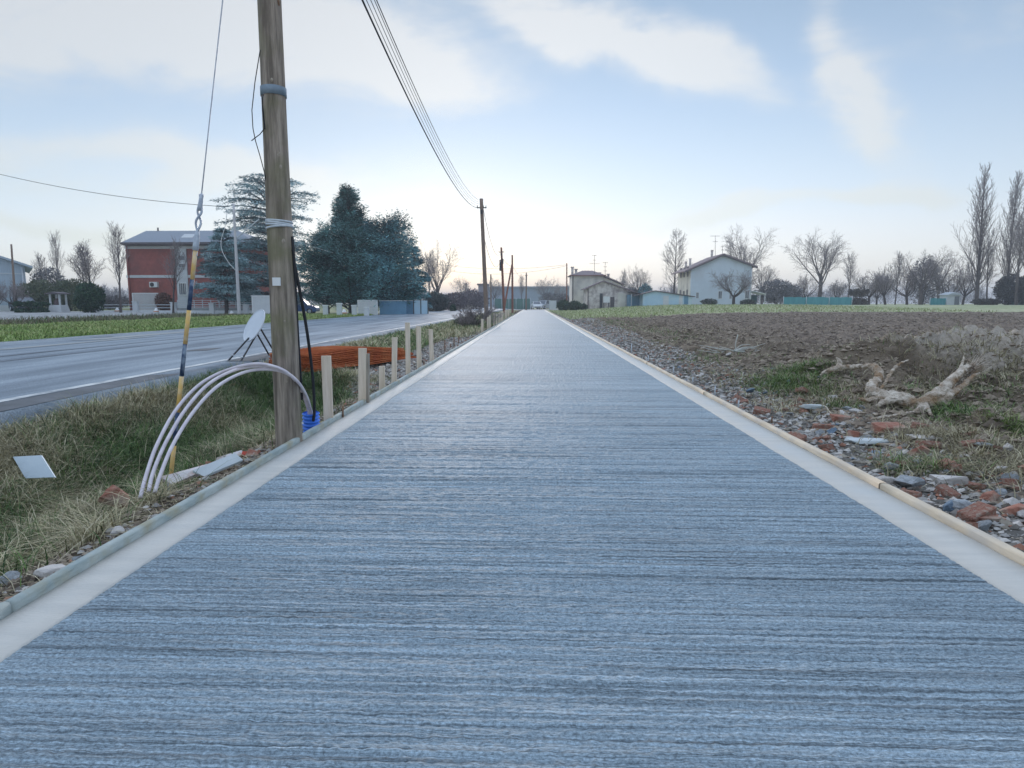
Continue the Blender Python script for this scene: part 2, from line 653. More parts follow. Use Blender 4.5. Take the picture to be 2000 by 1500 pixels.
# ---------------------------------------------------------------- concrete path
def concrete_mats():
    m = bpy.data.materials.new('broomed_concrete')
    m.use_nodes = True
    N, L = m.node_tree.nodes, m.node_tree.links
    b = N['Principled BSDF']
    b.inputs['Roughness'].default_value = .62
    b.inputs['Specular IOR Level'].default_value = .35
    tc = N.new('ShaderNodeTexCoord')

    def noise(sx, sy, det=5, r=.6):
        mp = N.new('ShaderNodeMapping')
        mp.inputs['Scale'].default_value = (sx, sy, 1)
        L.new(tc.outputs['Object'], mp.inputs[0])
        n = N.new('ShaderNodeTexNoise')
        n.inputs['Scale'].default_value = 1
        n.inputs['Detail'].default_value = det
        n.inputs['Roughness'].default_value = r
        L.new(mp.outputs[0], n.inputs['Vector'])
        return n.outputs[0]

    def mapr(s_, a, b_, c=0, d=1):
        q = N.new('ShaderNodeMapRange')
        for i, vv in zip((1, 2, 3, 4), (a, b_, c, d)):
            q.inputs[i].default_value = vv
        L.new(s_, q.inputs[0])
        return q.outputs[0]

    def mul(a, b_):
        q = N.new('ShaderNodeMath')
        q.operation = 'MULTIPLY'
        L.new(a, q.inputs[0])
        L.new(b_, q.inputs[1])
        return q.outputs[0]
    broad = mapr(noise(.25, .9, 4), .3, .7, .86, 1.12)
    streak = mapr(noise(.5, 26, 4, .7), .32, .68, .90, 1.08)
    fine = mapr(noise(.5, 90, 4, .8), .36, .64, .62, 1.36)
    groove = mapr(noise(.16, 58, 4, .9), .50, .60, 1.12, .50)
    pale = mapr(noise(.3, 14, 3, .8), .64, .70, 1.0, 1.28)
    grain = mapr(noise(75, 140, 3, .8), .36, .64, .52, 1.42)
    f = mul(mul(mul(broad, streak), mul(fine, grain)), mul(groove, pale))
    vm = N.new('ShaderNodeVectorMath')
    vm.operation = 'SCALE'
    vm.inputs[0].default_value = (.262, .332, .385)
    L.new(f, vm.inputs['Scale'])
    L.new(vm.outputs[0], b.inputs['Base Color'])
    bp = N.new('ShaderNodeBump')
    bp.inputs['Strength'].default_value = .8
    bp.inputs['Distance'].default_value = .006
    L.new(noise(14, 190, 4, .7), bp.inputs['Height'])
    L.new(bp.outputs[0], b.inputs['Normal'])
    return m


m_conc = concrete_mats()
m_border = mat('smooth_concrete', (.62, .60, .56), (.52, .515, .49), scale=2.2, rough=.6, bump=.3, bscale=30, stretch=(1, 6, 1), c3=(.55, .56, .55), s3=1.3, contrast=(.3, .7))
ys = []
y = 1.0
while y < PATH_END:
    ys.append(y)
    y += max(.0042, .42 * y * y / 704)
    if y > 60:
        y += .5
ys.append(PATH_END)
ys = np.array(ys)
XBL, XBR = -1.665, 1.835
xi = np.linspace(XBL, XBR, 330)
PX, PY = np.meshgrid(xi, ys)
wav = fbm(PX * .35, PY * .5, 2, 101) * .014                   # lines wander slightly
Yw = PY + wav
rg = fbm(PX * .3, Yw * 58, 3, 111, .7) * .0078 + fbm(PX * 2, Yw * 95, 2, 121, .6) * .0045 + fbm(PX * 45, PY * 75, 2, 131) * .0050
rg += np.maximum(0, fbm(PX * .5, Yw * 9, 2, 141) - .35) * .012
tape_ = np.clip(np.minimum(PX - XBL, XBR - PX) / .05, 0, 1)
PZ = rg * (.15 + .85 * tape_) - .003 - .003 * (1 - tape_)
V1 = np.stack([PX, PY, PZ], -1).reshape(-1, 3)
ny, nx = PX.shape
idx = np.arange(ny * nx).reshape(ny, nx)
q1 = np.stack([idx[:-1, :-1], idx[:-1, 1:], idx[1:, 1:], idx[1:, :-1]], -1).reshape(-1, 4)
off = len(V1)
extra, q2, fm2 = [], [], []


def strip(x0, x1, rs_):
    """smooth trowelled border with a slightly ragged inner edge and the slab's side"""
    global off
    yb = np.concatenate([np.arange(1.0, 14, .02), np.arange(14, PATH_END, .3), [PATH_END]])
    s = 1 if x1 > x0 else -1
    inn = x0 - s * (.012 + .007 * fbm(yb * 1.2, yb * 0, 2, rs_) + .003 * fbm(yb * 20, yb * 0, 2, rs_ + 3))
    rows = [(inn, -.006), (inn + s * .004, .003), (inn * 0 + (x0 + x1) / 2, .0035), (yb * 0 + x1 - s * .003, .003), (yb * 0 + x1 - s * .002, -.15)]
    n = len(yb)
    for xx, zz in rows:
        extra.append(np.stack([xx, yb, np.full(n, zz)], -1))
    for r_ in range(4):
        a = off + r_ * n + np.arange(n - 1)
        if s > 0:
            q2.append(np.stack([a, a + n, a + n + 1, a + 1], -1))
        else:
            q2.append(np.stack([a, a + 1, a + n + 1, a + n], -1))
    off += 5 * n


strip(XBL, XL, 201)
strip(XBR, XR, 211)
V1 = np.concatenate([V1] + extra)
q2 = np.concatenate(q2)
Q = np.concatenate([q1, q2])
fmx = np.concatenate([np.zeros(len(q1)), np.ones(len(q2))])
path = link('path', mesh_raw('path', V1, Q.ravel(), np.arange(len(Q)) * 4, np.full(len(Q), 4), [m_conc, m_border], fmx, True))
tag(path, kind='structure')


# ---------------------------------------------------------------- road
def road_mat():
    m = bpy.data.materials.new('asphalt')
    m.use_nodes = True
    N, L = m.node_tree.nodes, m.node_tree.links
    b = N['Principled BSDF']
    b.inputs['Roughness'].default_value = .72
    b.inputs['Specular IOR Level'].default_value = .3
    tc = N.new('ShaderNodeTexCoord')
    mp = N.new('ShaderNodeMapping')
    mp.inputs['Scale'].default_value = (1, .10, 1)
    L.new(tc.outputs['Object'], mp.inputs[0])
    n = N.new('ShaderNodeTexNoise')
    n.inputs['Scale'].default_value = 2.2
    n.inputs['Detail'].default_value = 6
    L.new(mp.outputs[0], n.inputs['Vector'])
    r = N.new('ShaderNodeValToRGB')
    e = r.color_ramp.elements
    e[0].position, e[0].color = .32, (.14, .175, .215, 1)
    e[1].position, e[1].color = .68, (.31, .365, .42, 1)
    L.new(n.outputs[0], r.inputs[0])
    n2 = N.new('ShaderNodeTexNoise')
    n2.inputs['Scale'].default_value = 60
    n2.inputs['Detail'].default_value = 2
    L.new(tc.outputs['Object'], n2.inputs['Vector'])
    mr = N.new('ShaderNodeMapRange')
    for i, vv in zip((1, 2, 3, 4), (.3, .7, .7, 1.25)):
        mr.inputs[i].default_value = vv
    L.new(n2.outputs[0], mr.inputs[0])
    vm = N.new('ShaderNodeVectorMath')
    vm.operation = 'SCALE'
    L.new(r.outputs[0], vm.inputs[0])
    L.new(mr.outputs[0], vm.inputs['Scale'])
    L.new(vm.outputs[0], b.inputs['Base Color'])
    bp = N.new('ShaderNodeBump')
    bp.inputs['Strength'].default_value = .5
    bp.inputs['Distance'].default_value = .01
    L.new(n2.outputs[0], bp.inputs['Height'])
    L.new(bp.outputs[0], b.inputs['Normal'])
    return m


yr = np.concatenate([[-20, 0], np.arange(3, 40, .12), np.arange(40, 160, 1.0), [200, 400, 900]])
n = len(yr)
edge = -5.02 + .10 * fbm(yr * .8, yr * 0, 4, 301) + .04 * fbm(yr * 5, yr * 0, 2, 305)
fedge = RX0 - .15 + .12 * fbm(yr * .6, yr * 0, 3, 311)
xs_ = np.stack([fedge - .04, fedge, yr * 0 - 12, yr * 0 - 9.7, yr * 0 - 7, yr * 0 - 5.6, edge, edge + .05], 0)
zs_ = np.array([RZ - .25, RZ - .01, RZ + .01, RZ + .05, RZ + .01, RZ, RZ - .025, RZ - .25])
X_ = xs_.T
Y_ = np.tile(yr[:, None], (1, 8))
Z_ = np.tile(zs_[None, :], (n, 1))
road = tag(link('road', grid_mesh('road', X_, Y_, Z_, [road_mat()], smooth=True)), kind='structure')
m_line = mat('worn_white_road_paint', (.66, .67, .66), (.26, .29, .32), scale=7, rough=.6, contrast=(.42, .66), stretch=(1, .4, 1))
ln = MB()


def road_z(x):
    return float(np.interp(x, [-14.1, -12, -9.7, -7, -5.6, -5.0], [RZ - .01, RZ + .01, RZ + .05, RZ + .01, RZ, RZ - .025]))


def line(x0, x1, y0, y1):
    ln.add([(x0, y0, road_z(x0) + .005), (x1, y0, road_z(x1) + .005), (x1, y1, road_z(x1) + .005), (x0, y1, road_z(x0) + .005)], [(0, 1, 2, 3)])


line(-5.565, -5.455, 2, 260)
line(-13.75, -13.63, 2, 260)
tag(ln.build('road_marking', m_line), kind='structure')
m_patch = mat('road_patch_repair', (.09, .10, .11), (.14, .15, .17), scale=3, rough=.7)
m_patchl = mat('pale_road_patch', (.36, .37, .36), (.28, .30, .31), scale=3, rough=.7)
pt = MB()
pt.add([(-9.66, 2, RZ + .054), (-9.60, 2, RZ + .054), (-9.60, 200, RZ + .054), (-9.66, 200, RZ + .054)], [(0, 1, 2, 3)], 0)
for (x0, x1, y0, y1, mi) in [(-5.42, -5.05, 5.5, 9.2, 0), (-5.40, -5.02, 11, 15.5, 0), (-8.9, -8.86, 8, 60, 0), (-11.9, -11.86, 20, 75, 0), (-7.3, -6.9, 13, 14.2, 0), (-13.6, -13.2, 30, 42, 0), (-12.6, -11.9, 17, 23, 1), (-13.1, -12.7, 18.5, 19.2, 0), (-12.5, -12.1, 25.5, 26.5, 0), (-11.6, -11.2, 13, 19, 1)]:
    pt.add([(x0, y0, road_z(x0) + .006), (x1, y0 + .3, road_z(x1) + .006), (x1 - .1, y1, road_z(x1) + .006), (x0, y1 - .4, road_z(x0) + .006)], [(0, 1, 2, 3)], mi)
tag(pt.build('road_repair', [m_patch, m_patchl]), kind='structure')

# ---------------------------------------------------------------- edge boards along the path
m_fl = mat('cement_stained_board', (.46, .50, .48), (.30, .36, .36), scale=5, rough=.8, bump=.5, stretch=(3, 1, 3), c3=(.36, .35, .27), s3=6)
m_fr = mat('fresh_pine_board', (.78, .66, .51), (.62, .50, .36), scale=4, rough=.75, bump=.3, stretch=(6, .6, 6), c3=(.56, .50, .43), s3=3)
rsb = np.random.RandomState(3)


def edge_board(x, th, h, L_, m, name, wob):
    """one board standing on edge, its upper arrises worn round, origin at its near end"""
    s = 1 if x > 0 else -1
    yy_ = np.linspace(0, L_, 26)
    prof = [(0, -.16), (0, h - .008), (.006, h - .001), (th * .5, h + .002), (th - .007, h - .002), (th, h - .009), (th, -.16)]
    V, F_ = [], []
    for i, t in enumerate(yy_):
        dx = wob * (fbm(np.array([t * .7]), np.array([x * 3.3]), 2, 401)[0])
        dz = .004 * fbm(np.array([t * 2.0]), np.array([x]), 3, 411)[0]
        for (a, b_) in prof:
            V.append((s * a + dx, t, b_ + (dz if b_ > 0 else 0)))
    k = len(prof)
    for i in range(len(yy_) - 1):
        for j in range(k - 1):
            f = (i * k + j, (i + 1) * k + j, (i + 1) * k + j + 1, i * k + j + 1)
            F_.append(f if s < 0 else f[::-1])
    F_.append(tuple(range(k)))
    F_.append(tuple((len(yy_) - 1) * k + j for j in range(k))[::-1])
    mb = MB().add(V, F_, 0, True)
    return mb.build(name, m, origin=(0, 0, 0))


def place_boards():
    bl = edge_board(-1, .045, .042, 3.99, m_fl, 'edge_board', .010)
    br = edge_board(1, .055, .034, 3.99, m_fr, 'edge_board', .012)
    # left
    y = -1.9 + 0
    i = 0
    starts = [-1.88, 2.13 - 0.02, 6.12, 10.12]
    y = -1.88
    while y < PATH_END - 1:
        o = bl if i == 0 else bl.copy()
        if i:
            col.objects.link(o)
        o.location = (XL - .001 + rsb.uniform(-.003, .003) * (i > 2), y, rsb.uniform(-.003, .003))
        lab = {0: 'stained grey edge board at the lower left corner, left of the path',
               1: 'stained grey edge board left of the path, beside the brick rubble and guy wire',
               2: 'stained grey edge board on the left of the path, passing the first two pale stakes'}.get(
                   i, 'narrow grey edge board farther along the left side of the path')
        tag(o, lab, 'edge board', 'boards along the left edge of the path' if i > 2 else None)
        y += 4.0
        i += 1
    y = -.2
    i = 0
    while y < PATH_END - 1:
        o = br if i == 0 else br.copy()
        if i:
            col.objects.link(o)
        o.location = (XR + .001 + rsb.uniform(-.003, .004), y, rsb.uniform(-.003, .004))
        lab = {0: 'cream pine edge board at the lower right, beside the biggest lumps of rubble',
               1: 'cream pine edge board on the right of the path, below the twisted root',
               2: 'cream pine edge board on the right of the path, beside the bright green tuft'}.get(
                   i, 'narrow cream edge board farther along the right side of the path')
        tag(o, lab, 'edge board', 'boards along the right edge of the path' if i > 2 else None)
        y += 4.0
        i += 1


place_boards()

# pins holding the boards
m_rust = mat('rusty_steel', (.16, .10, .07), (.28, .16, .10), scale=30, rough=.7)
m_galv = mat('pale_steel', (.62, .66, .70), (.45, .50, .55), scale=20, rough=.45)


def pin(px, py, top, m, lab, r=.007, grp=None, base=None):
    p = on(px, py) if base is None else np.array(base, float)
    h = (py - top) / F * p[1]
    mb = MB().tube([(0, 0, -.15), (0, 0, h * .5), (.003, 0, h)], r, 8)
    mb.tube([(.003, 0, h), (.003, 0, h + .004)], r * 1.25, 8)
    o = mb.build('steel_pin', m, origin=(0, 0, 0))
    o.location = p
    tag(o, lab, 'pin', grp)
    return o


pp = G(671, 815)
pin(0, 30, 8, m_rust, 'dark steel pin at the left board joint, right of the widest stake', .009, base=(XL + .008, pp[1], 0))
for (px, py, top, lab) in [(1233, 690, 672, 'pale thin pin on the right verge, farthest of the row'),
                           (1266, 707, 694, 'pale thin pin on the right verge, second farthest of the row'),
                           (1315, 730, 716, 'short pale pin by the right board, third farthest of the row'),
                           (1353, 748, 738, 'short pale pin in the middle of the row on the right verge'),
                           (1396, 772, 754, 'upright pale pin in the grey gravel, third nearest of the row'),
                           (1442, 797, 782, 'upright pale pin in the grey gravel, second nearest of the row'),
                           (1507, 826, 812, 'brown rusty pin by the right board, nearest of the row')]:
    q = on(px, py)
    q[0] = max(q[0], XR + .075)
    pin(px, py, top, m_rust if 'rusty' in lab else m_galv, lab, .006 + .0004 * q[1], base=q)
for (px, py, top, lab) in [(869, 688, 664, 'thin dark rod left of the path, just past the tall stakes'),
                           (880, 681, 672, 'very short dark rod left of the path, between two taller rods'),
                           (887, 676, 660, 'thin dark rod left of the path, middle of the three rods'),
                           (896, 671, 656, 'thin dark rod left of the path, farthest of the three rods'),
                           (828, 713, 706, 'stubby dark rod against the left board between the stakes'),
                           (1007, 612, 607, 'small black marker pin at the far end of the left board')]:
    q = on(px, py)
    q[0] = min(q[0], XL - .055)
    pin(px, py, top, m_rust, lab, .007 + .0005 * q[1], base=q)

# ---------------------------------------------------------------- wooden stakes on the left
m_stake = mat('fresh_sawn_wood', (.80, .68, .56), (.62, .50, .38), scale=3, rough=.75, bump=.25, stretch=(9, 9, .7))
m_stake2 = mat('grey_weathered_wood', (.42, .37, .31), (.27, .23, .19), scale=4, rough=.8, bump=.3, stretch=(9, 9, .8))


def stake(px, base, top, w, lab, lean=0, m=m_stake, grp=None, rz=0, double=False):
    x = XL - .10
    z0 = -.02
    # foot stands just outside the board
    p = G(px, base, 0.03)
    Y = p[1]
    t = at(px + lean, top, Y)
    b = np.array([p[0], Y, -.12])
    root = thing('wooden_stake', lab, 'stake', (b[0], b[1], gz1(b[0], b[1])), grp)
    W = w / F * Y
    mb = MB()
    D = W * .42
    rs = np.random.RandomState(int(px))
    d = np.array([t[0] - p[0], 0, t[2] - .03])
    ln_ = np.linalg.norm(d)
    d /= ln_
    u = np.array([math.cos(R(rz)), math.sin(R(rz)), 0])
    w_ = np.cross(d, u)
    n_ = 7
    V = []
    for i in range(n_):
        q = b + (t - b) * i / (n_ - 1)
        k = 1 + .02 * rs.uniform(-1, 1)
        for (a, c) in ((-1, -1), (1, -1), (1, 1), (-1, 1)):
            V.append(q + u * W / 2 * a * k + w_ * D / 2 * c)
    F_ = [(i * 4 + j, i * 4 + (j + 1) % 4, (i + 1) * 4 + (j + 1) % 4, (i + 1) * 4 + j) for i in range(n_ - 1) for j in range(4)]
    F_ += [(3, 2, 1, 0), tuple((n_ - 1) * 4 + j for j in range(4))]
    mb.add(V, F_)
    mb.build('board', m, root)
    if double:
        m2 = MB()
        m2.obox(b + (t - b) * .47 + np.array([W * .62, .03, -.02]), (.014, 0, 0), (0, D * .8, 0), (t - b) * .47)
        m2.build('batten', m_stake2, root)
    return root


stake(642, 818, 695, 18, 'widest pale stake, nearest of the row, just right of the blue pipe', -5, rz=6)
stake(707, 782, 680, 15, 'pale stake in front of the rusty bundle, with a grey batten on its right side', 1, double=True)
stake(746, 757, 715, 11, 'shortest pale stake, low in front of the end of the rusty bundle', 0)
stake(769, 747, 659, 10, 'pale stake at the right end of the rusty bundle, left of the tallest stake', 2)
stake(797, 729, 630, 9, 'tallest pale stake, its top reaching over the road edge', -1)
stake(819, 716, 637, 9, 'brownish topped stake, second from the right of the near group', -2)
stake(844, 704, 643, 8, 'leaning pale stake, rightmost of the near group', -3)
for i, (px, b_, t_, w_) in enumerate([(942, 648, 623, 4.6), (953, 641, 619, 3.2), (957, 640, 616, 3.2), (965, 636, 612, 3.6), (970, 634, 613, 3.2), (975, 630, 611, 3.4),
                                      (979, 628, 608, 2.6), (982, 626, 608, 2.6), (987, 622, 606, 2.6), (990, 621, 605, 2.2), (993.5, 619, 604, 2.4)]):
    lab = {0: 'pale stake beside the bare bush, first of the far row', 10: 'last small stake of the far row, by the leaning braced pole'}.get(i, 'small pale stake in the far row beside the path')
    stake(px, b_, t_, w_, lab, 0, m_stake, 'stakes in the far row' if i not in (0, 10) else None)

# ---------------------------------------------------------------- the near utility pole
m_pole = mat('old_pole_wood', (.43, .36, .30), (.17, .14, .115), scale=3.2, rough=.85, bump=.9, bscale=7, stretch=(7, 7, .55), c3=(.20, .19, .11), s3=2.2, contrast=(.38, .62))
m_polefar = mat('far_pole_wood', (.30, .22, .18), (.20, .15, .12), scale=4, rough=.85, bump=.3, stretch=(5, 5, .6))
m_tape = mat('blue_grey_tape', (.25, .31, .37), (.16, .21, .26), scale=9, rough=.6)
m_white = mat('white_plastic', (.80, .81, .82), (.72, .73, .75), scale=5, rough=.45)
m_black = mat('black_cable', (.018, .02, .025), (.03, .032, .038), scale=8, rough=.45)
m_dark = mat('dark_steel', (.05, .055, .065), (.08, .085, .09), scale=14, rough=.5)


def straight(p, q, n):
    p, q = np.array(p, float), np.array(q, float)
    return p[None] + (q - p)[None] * np.linspace(0, 1, n)[:, None]


PB = at(565, 862, 4.98)
PB[2] = -.15
PTOP = at(526, 0, 5.05)
dirp = (PTOP - PB) / (PTOP[2] - PB[2])
PT = PB + dirp * 6.5
pole = thing('utility_pole', 'thick brown wooden utility pole standing close by the left edge of the path', 'pole', (PB[0], PB[1], -.1))
rsp = np.random.RandomState(5)


def pole_shaft(P0, P1, r0, r1, n, k, rs, wave=.03):
    P = straight(P0, P1, n)
    Ls = np.linspace(0, 1, n)
    a = np.arange(k) * 2 * PI / k
    rr = (r0 + (r1 - r0) * Ls)[:, None] * (1 + wave * fbm(np.tile(np.cos(a) * 2, (n, 1)), np.tile((Ls * 9)[:, None], (1, k)) + np.sin(a) * 2, 3, 501)
                                            + .012 * rs.uniform(-1, 1, (1, k)))
    V = np.stack([P[:, None, 0] + rr * np.cos(a), P[:, None, 1] + rr * np.sin(a), np.tile(P[:, None, 2], (1, k))], -1).reshape(-1, 3)
    F_ = [(i * k + j, i * k + (j + 1) % k, (i + 1) * k + (j + 1) % k, (i + 1) * k + j) for i in range(n - 1) for j in range(k)]
    F_.append(tuple((n - 1) * k + j for j in range(k)))
    return V, F_


V, F_ = pole_shaft(PB, PT, .104, .070, 90, 28, rsp)
MB().add(V, F_, 0, True).build('shaft', m_pole, pole)


def ppos(z):
    return PB + dirp * (z - PB[2])


def prad(z):
    return .104 + (.070 - .104) * (z - PB[2]) / 7.9


def band(za, zb, extra_, m, name, turns=1):
    mb = MB()
    for i in range(turns):
        c = za + (zb - za) * (i + .5) / turns
        h_ = (zb - za) / turns * .46
        tl = rsp.uniform(-.012, .012) if turns > 1 else 0
        k = 24
        a = np.arange(k) * 2 * PI / k
        V = []
        for (dz, e) in ((-h_, -.003), (-h_, extra_), (h_, extra_), (h_, -.003)):
            z_ = c + dz + tl * np.cos(a)
            p = ppos(c + dz)
            r_ = prad(c) + e
            V += list(np.stack([p[0] + r_ * np.cos(a), p[1] + r_ * np.sin(a), z_], -1))
        F2 = [(j * k + q, j * k + (q + 1) % k, (j + 1) * k + (q + 1) % k, (j + 1) * k + q) for j in range(3) for q in range(k)]
        mb.add(V, F2, 0, True)
    return mb.build(name, m, pole)


def zof(py, Y=5.0, px=550):
    return at(px, py, Y)[2]


band(zof(187), zof(168), .004, m_tape, 'tape_band')
band(zof(446), zof(430), .007, m_galv, 'wire_wrap', 4)
pl = at(540, 550, 4.885)
MB().obox(pl, (.030, 0, 0), (0, .006, 0), (0, 0, .031)).build('number_plate', m_white, pole)
# knots and pale scars on the shaft
m_knot = mat('pale_knot_wood', (.42, .37, .31), (.28, .23, .18), scale=60, rough=.8)
for (px, py, s_) in [(558, 470, .014), (555, 322, .011), (548, 297, .013), (529, 150, .010), (557, 628, .008), (560, 745, .008)]:
    c = at(px, py, 4.89)
    q = ppos(c[2])
    d = np.array([c[0] - q[0], c[1] - q[1], 0])
    d = d / np.linalg.norm(d)
    c = q + d * prad(c[2])
    a = np.linspace(0, 2 * PI, 9)[:-1]
    t = np.cross((0, 0, 1), d)
    MB().add([c + d * .004] + [c + t * math.cos(x_) * s_ + np.array([0, 0, 1]) * math.sin(x_) * s_ * 1.5 - d * .002 for x_ in a], [(0, 1 + i, 1 + (i + 1) % 8) for i in range(8)]).build('knot', m_knot, pole)
# steel bracket high on the pole
mbk = MB()
c = at(547, 8, 4.98)
mbk.tube([c + (-.05, 0, .06), c + (.0, -.05, .05), c + (.01, -.05, -.03)], .008, 6)
mbk.build('hook', m_rust, pole)
ins = MB()
for i, (dx, dz) in enumerate([(-.16, -.15), (-.05, -.15), (.06, -.15), (.17, -.15)]):
    q = ppos(5.9)
    ins.tube([q + (dx, -.06, 0), q + (dx, -.06, .10)], [.03, .02], 8)
ins.beam(ppos(5.85) + (-.3, -.08, 0), ppos(5.85) + (.25, -.08, 0), .05, .05)
ins.build('crossarm', m_polefar, pole)

# loose wire on the left of the pole
c = MB()
pts = [at(508, 98, 4.98), at(498, 160, 4.95), at(492, 215, 4.95), at(494, 250, 4.95), at(499, 275, 4.95), at(508, 305, 4.95), at(516, 335, 4.95), at(522, 365, 4.97)]
c.tube(np.array(pts), .0035, 6)
c.tube(np.array([at(491, 275, 4.95), at(500, 268, 4.95), at(508, 262, 4.95), at(517, 250, 4.96)]), .0035, 6)
tag(c.build('loose_wire', m_black, origin=pts[0]), 'thin loose wire hanging down the upper left side of the near wooden pole', 'wire')
c = MB()
pts = [at(514, 185, 4.92), at(512, 192, 4.9), at(513, 212, 4.9), at(516, 240, 4.92), at(517, 252, 4.94)]
c.tube(np.array(pts), .006, 6)
tag(c.build('cable_end', m_black, origin=pts[0]), 'short dark cable end clipped to the left side of the pole below the tape band', 'cable')


def smooth_curve(P, n=40):
    P = np.asarray(P, float)
    out = []
    Q = np.vstack([2 * P[0] - P[1], P, 2 * P[-1] - P[-2]])
    seg = len(P) - 1
    per = max(2, n // seg)
    for i in range(seg):
        a, b, c_, d = Q[i:i + 4]
        for t in np.linspace(0, 1, per, endpoint=(i == seg - 1)):
            out.append(.5 * ((2 * b) + (-a + c_) * t + (2 * a - 5 * b + 4 * c_ - d) * t * t + (-a + 3 * b - 3 * c_ + d) * t ** 3))
    return np.array(out)


# two black cables down the pole's right side
pts = [at(571, 462, 5.0), at(572, 475, 5.0), at(574, 500, 5.0), at(580, 620, 5.05), at(586, 720, 5.1), at(590, 780, 5.2)]
tag(MB().tube(smooth_curve(pts), .011, 8).build('black_cable', m_black, origin=pts[-1]), 'thick black cable running close down the right side of the near pole', 'cable')
pts = [at(571, 488, 5.0), at(573, 505, 5.02), at(584, 560, 5.05), at(600, 650, 5.15), at(611, 740, 5.3), at(614, 800, 5.42), at(612, 822, 5.45)]
tag(MB().tube(smooth_curve(pts), .013, 8).build('black_cable', m_black, origin=pts[-1]), 'black cable slanting away from the near pole into the blue pipe', 'cable')

# ---------------------------------------------------------------- guy wire with striped guard
GB = on(330, 955)
GT = ppos(5.4)
gdir = (GT - GB) / np.linalg.norm(GT - GB)


def gpt(px, py):                      # nearest point on the guy line to a photo row
    lo, hi = 0.0, np.linalg.norm(GT - GB)
    for _ in range(40):
        mid = (lo + hi) / 2
        p = GB + gdir * mid
        if row(p) > py:
            lo = mid
        else:
            hi = mid
    return lo


def row(p):
    a = PI / 2 - TH
    c, s = math.cos(-YAW), math.sin(-YAW)
    X, Y, Z = p[0], p[1], p[2] - H
    X, Y = X * c - Y * s, X * s + Y * c
    y_, z_ = Y * math.cos(-a) - Z * math.sin(-a), Y * math.sin(-a) + Z * math.cos(-a)
    return 750 - F * y_ / -z_


m_yel = mat('yellow_guard_paint', (.78, .50, .14), (.66, .45, .20), scale=14, rough=.5, c3=(.75, .62, .45), s3=9)
m_navy = mat('dark_blue_guard_paint', (.020, .045, .11), (.04, .07, .14), scale=14, rough=.5, c3=(.22, .28, .36), s3=16)
m_steelb = mat('galvanised_grip', (.55, .60, .68), (.38, .43, .52), scale=30, rough=.4)
guy = thing('guy_wire', 'steel guy wire with a yellow and dark blue striped guard, anchored left of the path', 'guy wire', GB)
s383 = gpt(0, 385)
s485 = gpt(0, 484)
MB().tube(straight(GB + gdir * (s383 - .02), GT, 8), .0045, 8).build('wire', m_steelb, guy)
mg = MB()
tt = np.linspace(0, 1, 60)
u_ = np.cross(gdir, (0, 1, 0))
u_ /= np.linalg.norm(u_)
w__ = np.cross(gdir, u_)
for ph in (0, PI):
    P = []
    for t in tt:
        s_ = s485 - .06 + (s383 + .02 - s485 + .06) * t
        amp = .0105 + .008 * math.exp(-((t - .62) / .13) ** 2) * 1.6
        an = ph + (9 * t * (1 if t < .5 else 1)) * 1.4
        P.append(GB + gdir * s_ + (u_ * math.cos(an) + w__ * math.sin(an) * .5) * amp)
    mg.tube(P, .0085, 7)
mg.tube(straight(GB + gdir * (s383 - .10), GB + gdir * (s383 + .03), 4), [.016, .017, .015, .006], 10)
mg.tube(straight(GB + gdir * (s485 - .02), GB + gdir * (s485 + .13), 5), [.021, .022, .021, .018, .012], 10)
mg.build('grip', m_steelb, guy)
rows_ = [484, 548, 670, 742, 824, 872, 928, 956]
rows_ = [484, 547, 672, 742, 800, 875, 932, 957]
cols_ = [m_yel, m_navy, m_yel, m_navy, m_navy, m_yel, m_steelb]
# measured colour bands of the guard, from the top: yellow, blue, yellow, blue, yellow, foot
bands = [(484, 546, m_yel), (546, 606, m_navy), (606, 672, m_yel), (672, 735, m_navy), (735, 805, m_yel), (805, 870, m_navy), (870, 938, m_yel), (938, 960, m_steelb)]
for (a, b_, mm) in bands:
    s0, s1 = gpt(0, b_), gpt(0, a)
    MB().tube(straight(GB + gdir * s0, GB + gdir * s1, 3), .0155, 12, cap=True).build('guard_band', mm, guy)
MB().tube(straight(GB - gdir * .25, GB + gdir * .06, 3), .008, 8).build('anchor_rod', m_dark, guy)

# ---------------------------------------------------------------- pale conduits and blue corrugated pipe
m_cond = mat('pale_pink_conduit', (.76, .70, .74), (.60, .54, .60), scale=12, rough=.4, spec=.5)
m_blue = mat('blue_corrugated_plastic', (.04, .19, .78), (.05, .22, .85), scale=8, rough=.4, spec=.5)
cur = [
    [(608, 822, 5.52), (604, 797, 5.42), (592, 762, 5.12), (568, 733, 4.84), (530, 717, 4.80), (490, 716, 4.76), (450, 726, 4.72), (405, 752, 4.50), (362, 800, 4.26), (325, 862, 4.02), (300, 920, 3.85), (290, 960, 3.74)],
    [(606, 822, 5.54), (600, 794, 5.49), (586, 758, 5.10), (560, 727, 4.81), (520, 712, 4.77), (480, 713, 4.74), (430, 728, 4.75), (385, 755, 4.52), (342, 803, 4.27), (306, 870, 4.0), (285, 930, 3.82), (274, 972, 3.70)],
    [(611, 822, 5.50), (607, 800, 5.45), (597, 770, 5.15), (577, 741, 4.88), (545, 724, 4.83), (502, 722, 4.78), (462, 733, 4.70), (418, 760, 4.48), (375, 808, 4.24), (338, 868, 4.0), (314, 925, 3.84), (302, 962, 3.75)]]
labs = ['middle of three pale pink conduits arching out of the blue pipe', 'outermost, leftmost of three pale pink conduits arching out of the blue pipe', 'innermost, rightmost of three pale pink conduits arching out of the blue pipe']
for pts, lb in zip(cur, labs):
    P = smooth_curve([at(*q) for q in pts], 80)
    tag(MB().tube(P, .0118, 12).build('conduit', m_cond, origin=P[-1]), lb, 'conduit', 'conduits arching from the blue pipe')
